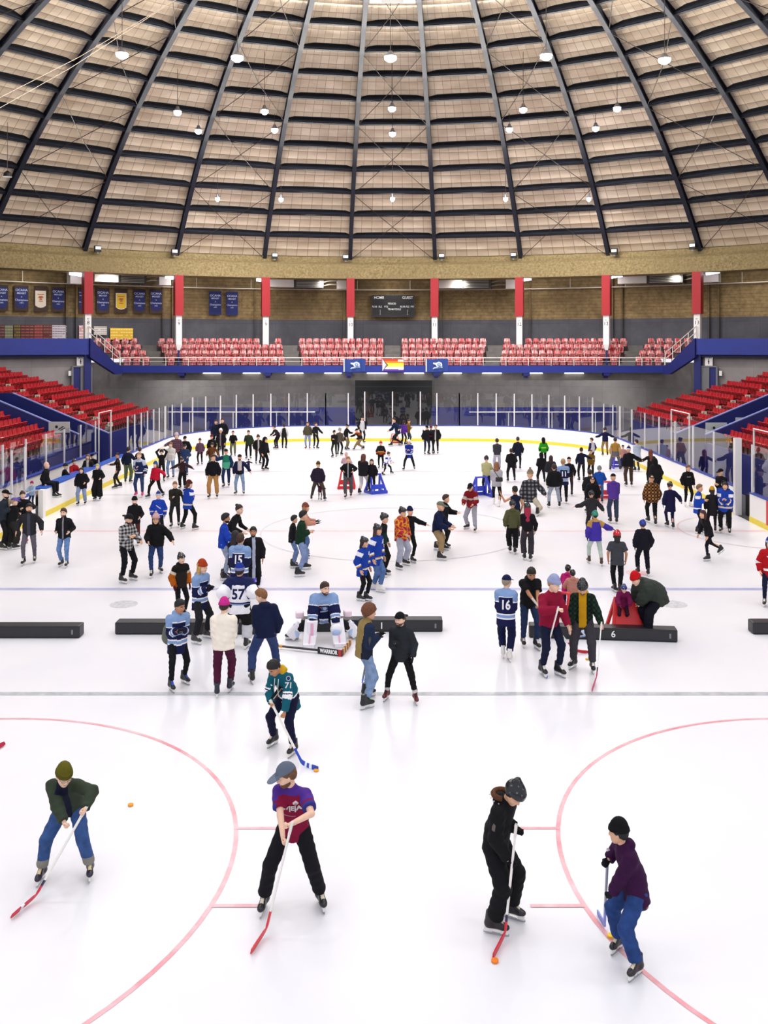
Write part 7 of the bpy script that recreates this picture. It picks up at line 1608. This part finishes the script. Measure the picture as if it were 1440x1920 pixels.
(1310,1000,908,64,'boy in a bright blue jersey and navy trousers at right',('jersey',dict(bulk=.045,hem=0.23),pat_jersey('#1a4cc4',None,[(.0,.4,WHT)],[(-.21,-.17,WHT)])),L_('#131838',bulk=.012),None,dict(hair=('short','#7c5a38'),arms=('belly','belly'))),
(1335,998,912,172,'person in a dark coat and yellow beanie with back turned',J_('coat','#201e22',.035,.3),L_('#2a1a20'),('beanie','#e8a814'),dict(hair=('bob','#17120f'),arms=('down','belly'))),
(1357,990,900,-20,'person in a blue jersey and black cap beside the big jersey',('jersey',dict(bulk=.05,hem=0.19),P_leafs if 0 else pat_jersey('#1c3ca0',None,[(1.3,1.5,WHT)],[(.08,.14,WHT)])),L_('#121216'),('cap','#121216'),dict(arms=('belly','belly'))),
(1363,1003,904,-28,'large person in a blue and white jersey standing by the open gate',('jersey',dict(bulk=.06,hem=0.21),P_sabre),L_('#101014',bulk=.016),None,dict(hair=('bob','#17120f'),arms=('belly','belly'),fat=.03,fpx=((1368,1002,8),(1352,999,8)))),
(1352,968,878,-60,'person in black with a peaked hat behind the blue jerseys',J_('jacket','#0f0f16',.05,.1),L_('#121216'),('cap','#0f0f12','#0f0f12'),dict(arms=('belly','belly'))),
(962,1038,937,180,'person in an olive jacket and dark helmet seen from behind',J_('jacket','#5c5e3c',.035,.08,hood=1),('trousers','#121216',dict(bulk=.02,loose=.02)),('helmet','#2a2c30','#7c8084'),dict(arms=('down','down'),fpx=((956,1036,6),(966,1039,20)))),
(990,1051,942,178,'person with long crimson hair in a black top and grey trousers',J_('top','#15121a',.02,.04),('trousers','#39343b',dict(bulk=.014,loose=.03)),('helmet','#2a2c30','#7c8084'),dict(hair=('long','#9c1038'),arms=('belly','down'),fpx=((983,1050,6),(995,1052,20)))),
(994,966,880,180,'person in a grey checked shirt and cream trousers with one leg out',('checked_shirt',dict(bulk=.045,hem=.14),pat_check('#8c8a90','#3a3a40','#26262a',.06)),('trousers','#d8cdb8',dict(bulk=.012)),('beanie_pom','#8c7a68','#a8987c','#9c8a70'),dict(arms=('down','outlow'),fpx=((981,952,6),(1008,968,20)))),
(966,1010,911,200,'girl in a navy vest with one arm stretched out to the left',('vest_top',dict(bulk=.006,hem=.06,sleeve=None),pat_solid('#161c38')),L_('#17171b'),None,dict(skin='m',hair=('bun','#17120f'),arms=('shoulder','down'))),
(882,997,906,-22,'person in a red and white jacket and pale grey trousers, cap on',('varsity_jacket',dict(bulk=.04,hem=.08,hood=1),pat_jersey('#8c1420',None,[(.5,.9,'#d8c8c0')],[(.1,.16,'#d8c8c0')])),L_('#b4b4c0',bulk=.014,loose=.008),('cap','#17171b'),dict(arms=('fwdlow','fwdlow'),lean=14,fpx=((891,998,8),(876,992,30)),hpitch=20)),
(912,928,854,180,'person in a pale yellow jumper and navy trousers at a blue aid',J_('jumper','#c9c48c',.03,.06),L_('#131a44'),('helmet','#17171b','#4a4a50'),dict(arms=('belly','fwd'))),
(932,950,866,172,'person in a pale grey jumper with a black cross-body bag',J_('jumper','#c4c0c8',.04,.14),L_('#101014'),None,dict(hair=('long','#8a5a3c'),arms=('belly','belly'),skates=('#e8e6e4','#e8e6e4'),fpx=((926,945,6),(936,950,6)))),
(653,934,856,-4,'person in a black blazer and grey trousers with hands on hips',J_('blazer',pat_open('#101014','#b4b4b8',.03),.025,.06),L_('#56545a',bulk=.012,loose=.01),None,dict(hair=('short','#8a6a54'),arms=('hip','hip'),fpx=((658,932,6),(648,935,6)))),
(681,926,851,150,'person in a black puffer jacket and white trousers',J_('puffer_jacket','#1a1a20',.05,.12,fold=.006),L_('#e2dfe4',bulk=.01),None,dict(hair=('long','#5a2c1c'),arms=('belly','belly'),fpx=((674,927,6),(688,923,-20)))),
(697,925,861,-6,'person with long black hair leaning on the blue aid',J_('top','#15131a',.03,.1),L_('#15151a'),None,dict(hair=('long','#140f14'),arms=('down','down'),lean=12)),
(649,905,848,170,'small child in a pink hat at the red aid',J_('jacket','#e0b8c4',.04),L_('#2a2a30'),('beanie','#e8c4cc'),dict(arms=('fwd','fwd'))),
(593,940,865,176,'person in a dark purple striped jacket and brown trousers',('jacket',dict(bulk=.04,hem=.1),pat_check('#22162e','#22162e','#2e2038',.05)),L_('#4a423c',bulk=.014),('beanie','#5c4a1c'),dict(arms=('down','down'),fpx=((584,938,6),(609,939,14)),fat=.015)),
(600,938,906,170,'toddler in maroon standing between the legs of the striped jacket',J_('coat','#4a1c30',.06,.1),L_('#5a3a48'),None,dict(arms=('up','out'))),
(571,1080,957,100,'person in a bottle green sweater and light jeans skating right',J_('sweater','#123822',.035,.08),jean('#8ca0cc',loose=.01),None,dict(hair=('short','#14100f'),arms=('belly','belly'),fpx=((572,1068,4),(560,1082,-4)),lean=6)),
(550,1064,966,100,'person in black behind the bottle green sweater, light jeans',J_('sweater','#15171a',.03),jean('#7c94c4',loose=.01),None,dict(hair=('short','#14100f'),arms=('belly','belly'))),
(571,1046,943,96,'person in a peach hoodie and rust beanie reaching out to the right',J_('hoodie','#dc9c84',.035,.08,hood=1),jean('#5a78b0'),('beanie','#8c4a3c'),dict(hair=('long','#a87850'),gloves='#17171b',arms=('fwd','fwd'),lean=6)),
(682,1128,1007,60,'person in a royal blue jersey and helmet with black trousers',('jersey',dict(bulk=.045,hem=0.24),P_sabre),L_('#121216',bulk=.004),('helmet','#17181c','#8a8a90'),dict(hair=('bob','#2a1a14'),arms=('down','down'),fpx=((688,1127,6),(675,1127,0)))),
(707,1112,983,56,'person with long hair in a royal blue jersey, blue jeans and white skates',('jersey',dict(bulk=.045,hem=0.25),P_sabre),jean('#5c7cb4',loose=.014),('helmet','#17181c','#8a8a90'),dict(hair=('long','#4a2c20'),arms=('down','down'),skates=('#e0dcd8','#e0dcd8'),fpx=((712,1111,4),(701,1106,0)))),
(719,1080,962,70,'person in a dark green and black top and helmet, arm stretched forward',J_('top',pat_jersey('#12322e','#131416',[],[],yh=.1),.02,.06),L_('#121216'),('helmet','#17181c','#8a8a90'),dict(arms=('down','outlow'))),
(755,1066,951,44,'person in an orange and magenta patterned jacket and pale trousers',('fleece_jacket',dict(bulk=.05,hem=.14,hood=1),pat_camo(['#a81c4c','#e0641c','#f0b43c','#d83a2c','#c82050'],18)),L_('#bcc0d4',bulk=.02,loose=.016),('helmet','#17181c','#6a6a70'),dict(arms=('down','fwdlow'),fpx=((760,1060,6),(747,1068,0)),fat=.02)),
(769,1056,950,28,'person in a black sweater and navy beanie reaching out to the right',J_('sweater','#101014',.035,.18),L_('#101014'),('beanie','#141c4a'),dict(arms=('out','down'),fpx=((774,1055,10),(762,1053,0)))),
(824,1050,939,72,'person in a navy jacket, pale cap and tan trousers skating right',J_('jacket','#101c44',.045,.06),('trousers','#a88c64',dict(bulk=.02,loose=.006)),('cap','#7c8470','#7c8470'),dict(hair=('short','#8c8078'),arms=('fwdlow','fwdlow'),fpx=((820,1032,0),(826,1051,0)),lean=8)),
(834,1030,927,76,'person in a black jacket beside the pale cap, arm held out behind',J_('jacket','#111115',.045,.1,hood=1),L_('#15151a'),None,dict(hair=('short','#3a2418'),arms=('fwd','outlow'),lean=6)),
]
for (px,py,top,face,lab,up,lg,hat,kw) in FAR: man(px,py,top,face,lab,upper=up,legs=lg,hat=hat,**kw)
# leaning skater with a raised leg
man(1326,1052,957,-72,'person with long brown hair gliding on one leg, other leg raised behind',skin='l',hair=('long','#3a1c18'),upper=J_('jacket','#17131a',.02,.12),legs=L_('#131220',bulk=-.006),skates=('#17171b','#17171b'),feet=((-.02,.0,0,0),(.10,-.62,0,.22,-30)),arms=('down','down'),lean=26,hyaw=10)
# aids in the back
aid(650,915,0,'#c8121a','red skating aid behind the person with hands on hips',1.0); aid(704,924,30,'#2440c4','blue skating aid in front of the person with long black hair',1.0); aid(902,932,-160,'#2c3cb8','blue skating aid beside the pale yellow jumper',1.05)
aid(1134,938,180,'#d02024','red skating aid beside the purple hoodie',.95); aid(1160,878,180,'#4038b8','violet skating aid beyond the mustard shirt',.9); aid(740,832,180,'#c83c24','small red-orange skating aid near the rink doors',.8)
# small stick of the child, bag
x,d=ground(742,888); stick((gx(744,d),d,gz(862,d)),(765,885),(772,884),'dark stick shared by the child and the striped jersey',shaft='#1c1c1e',blade='#2a2a30') if 0 else None
x,d=ground(934,950); mb=MB(); mb.box((0,0,0),(.14,.06,.09),plain('black_bag','#121214',.6)); o=mb.build('cross_body_bag'); o.location=(gx(936,d-.25),d-.25,gz(899,d-.25)); tag(o,'black cross-body bag on the back of the pale grey jumper','bag'); b=o.modifiers.new('b','BEVEL'); b.width=.04; b.segments=3
mb=MB(); mb.tube([(.0,0,.05),(-.14,.02,.25),(-.24,.1,.42)],.015,plain('black_bag','#121214',.6),5); mb.build('strap',o)
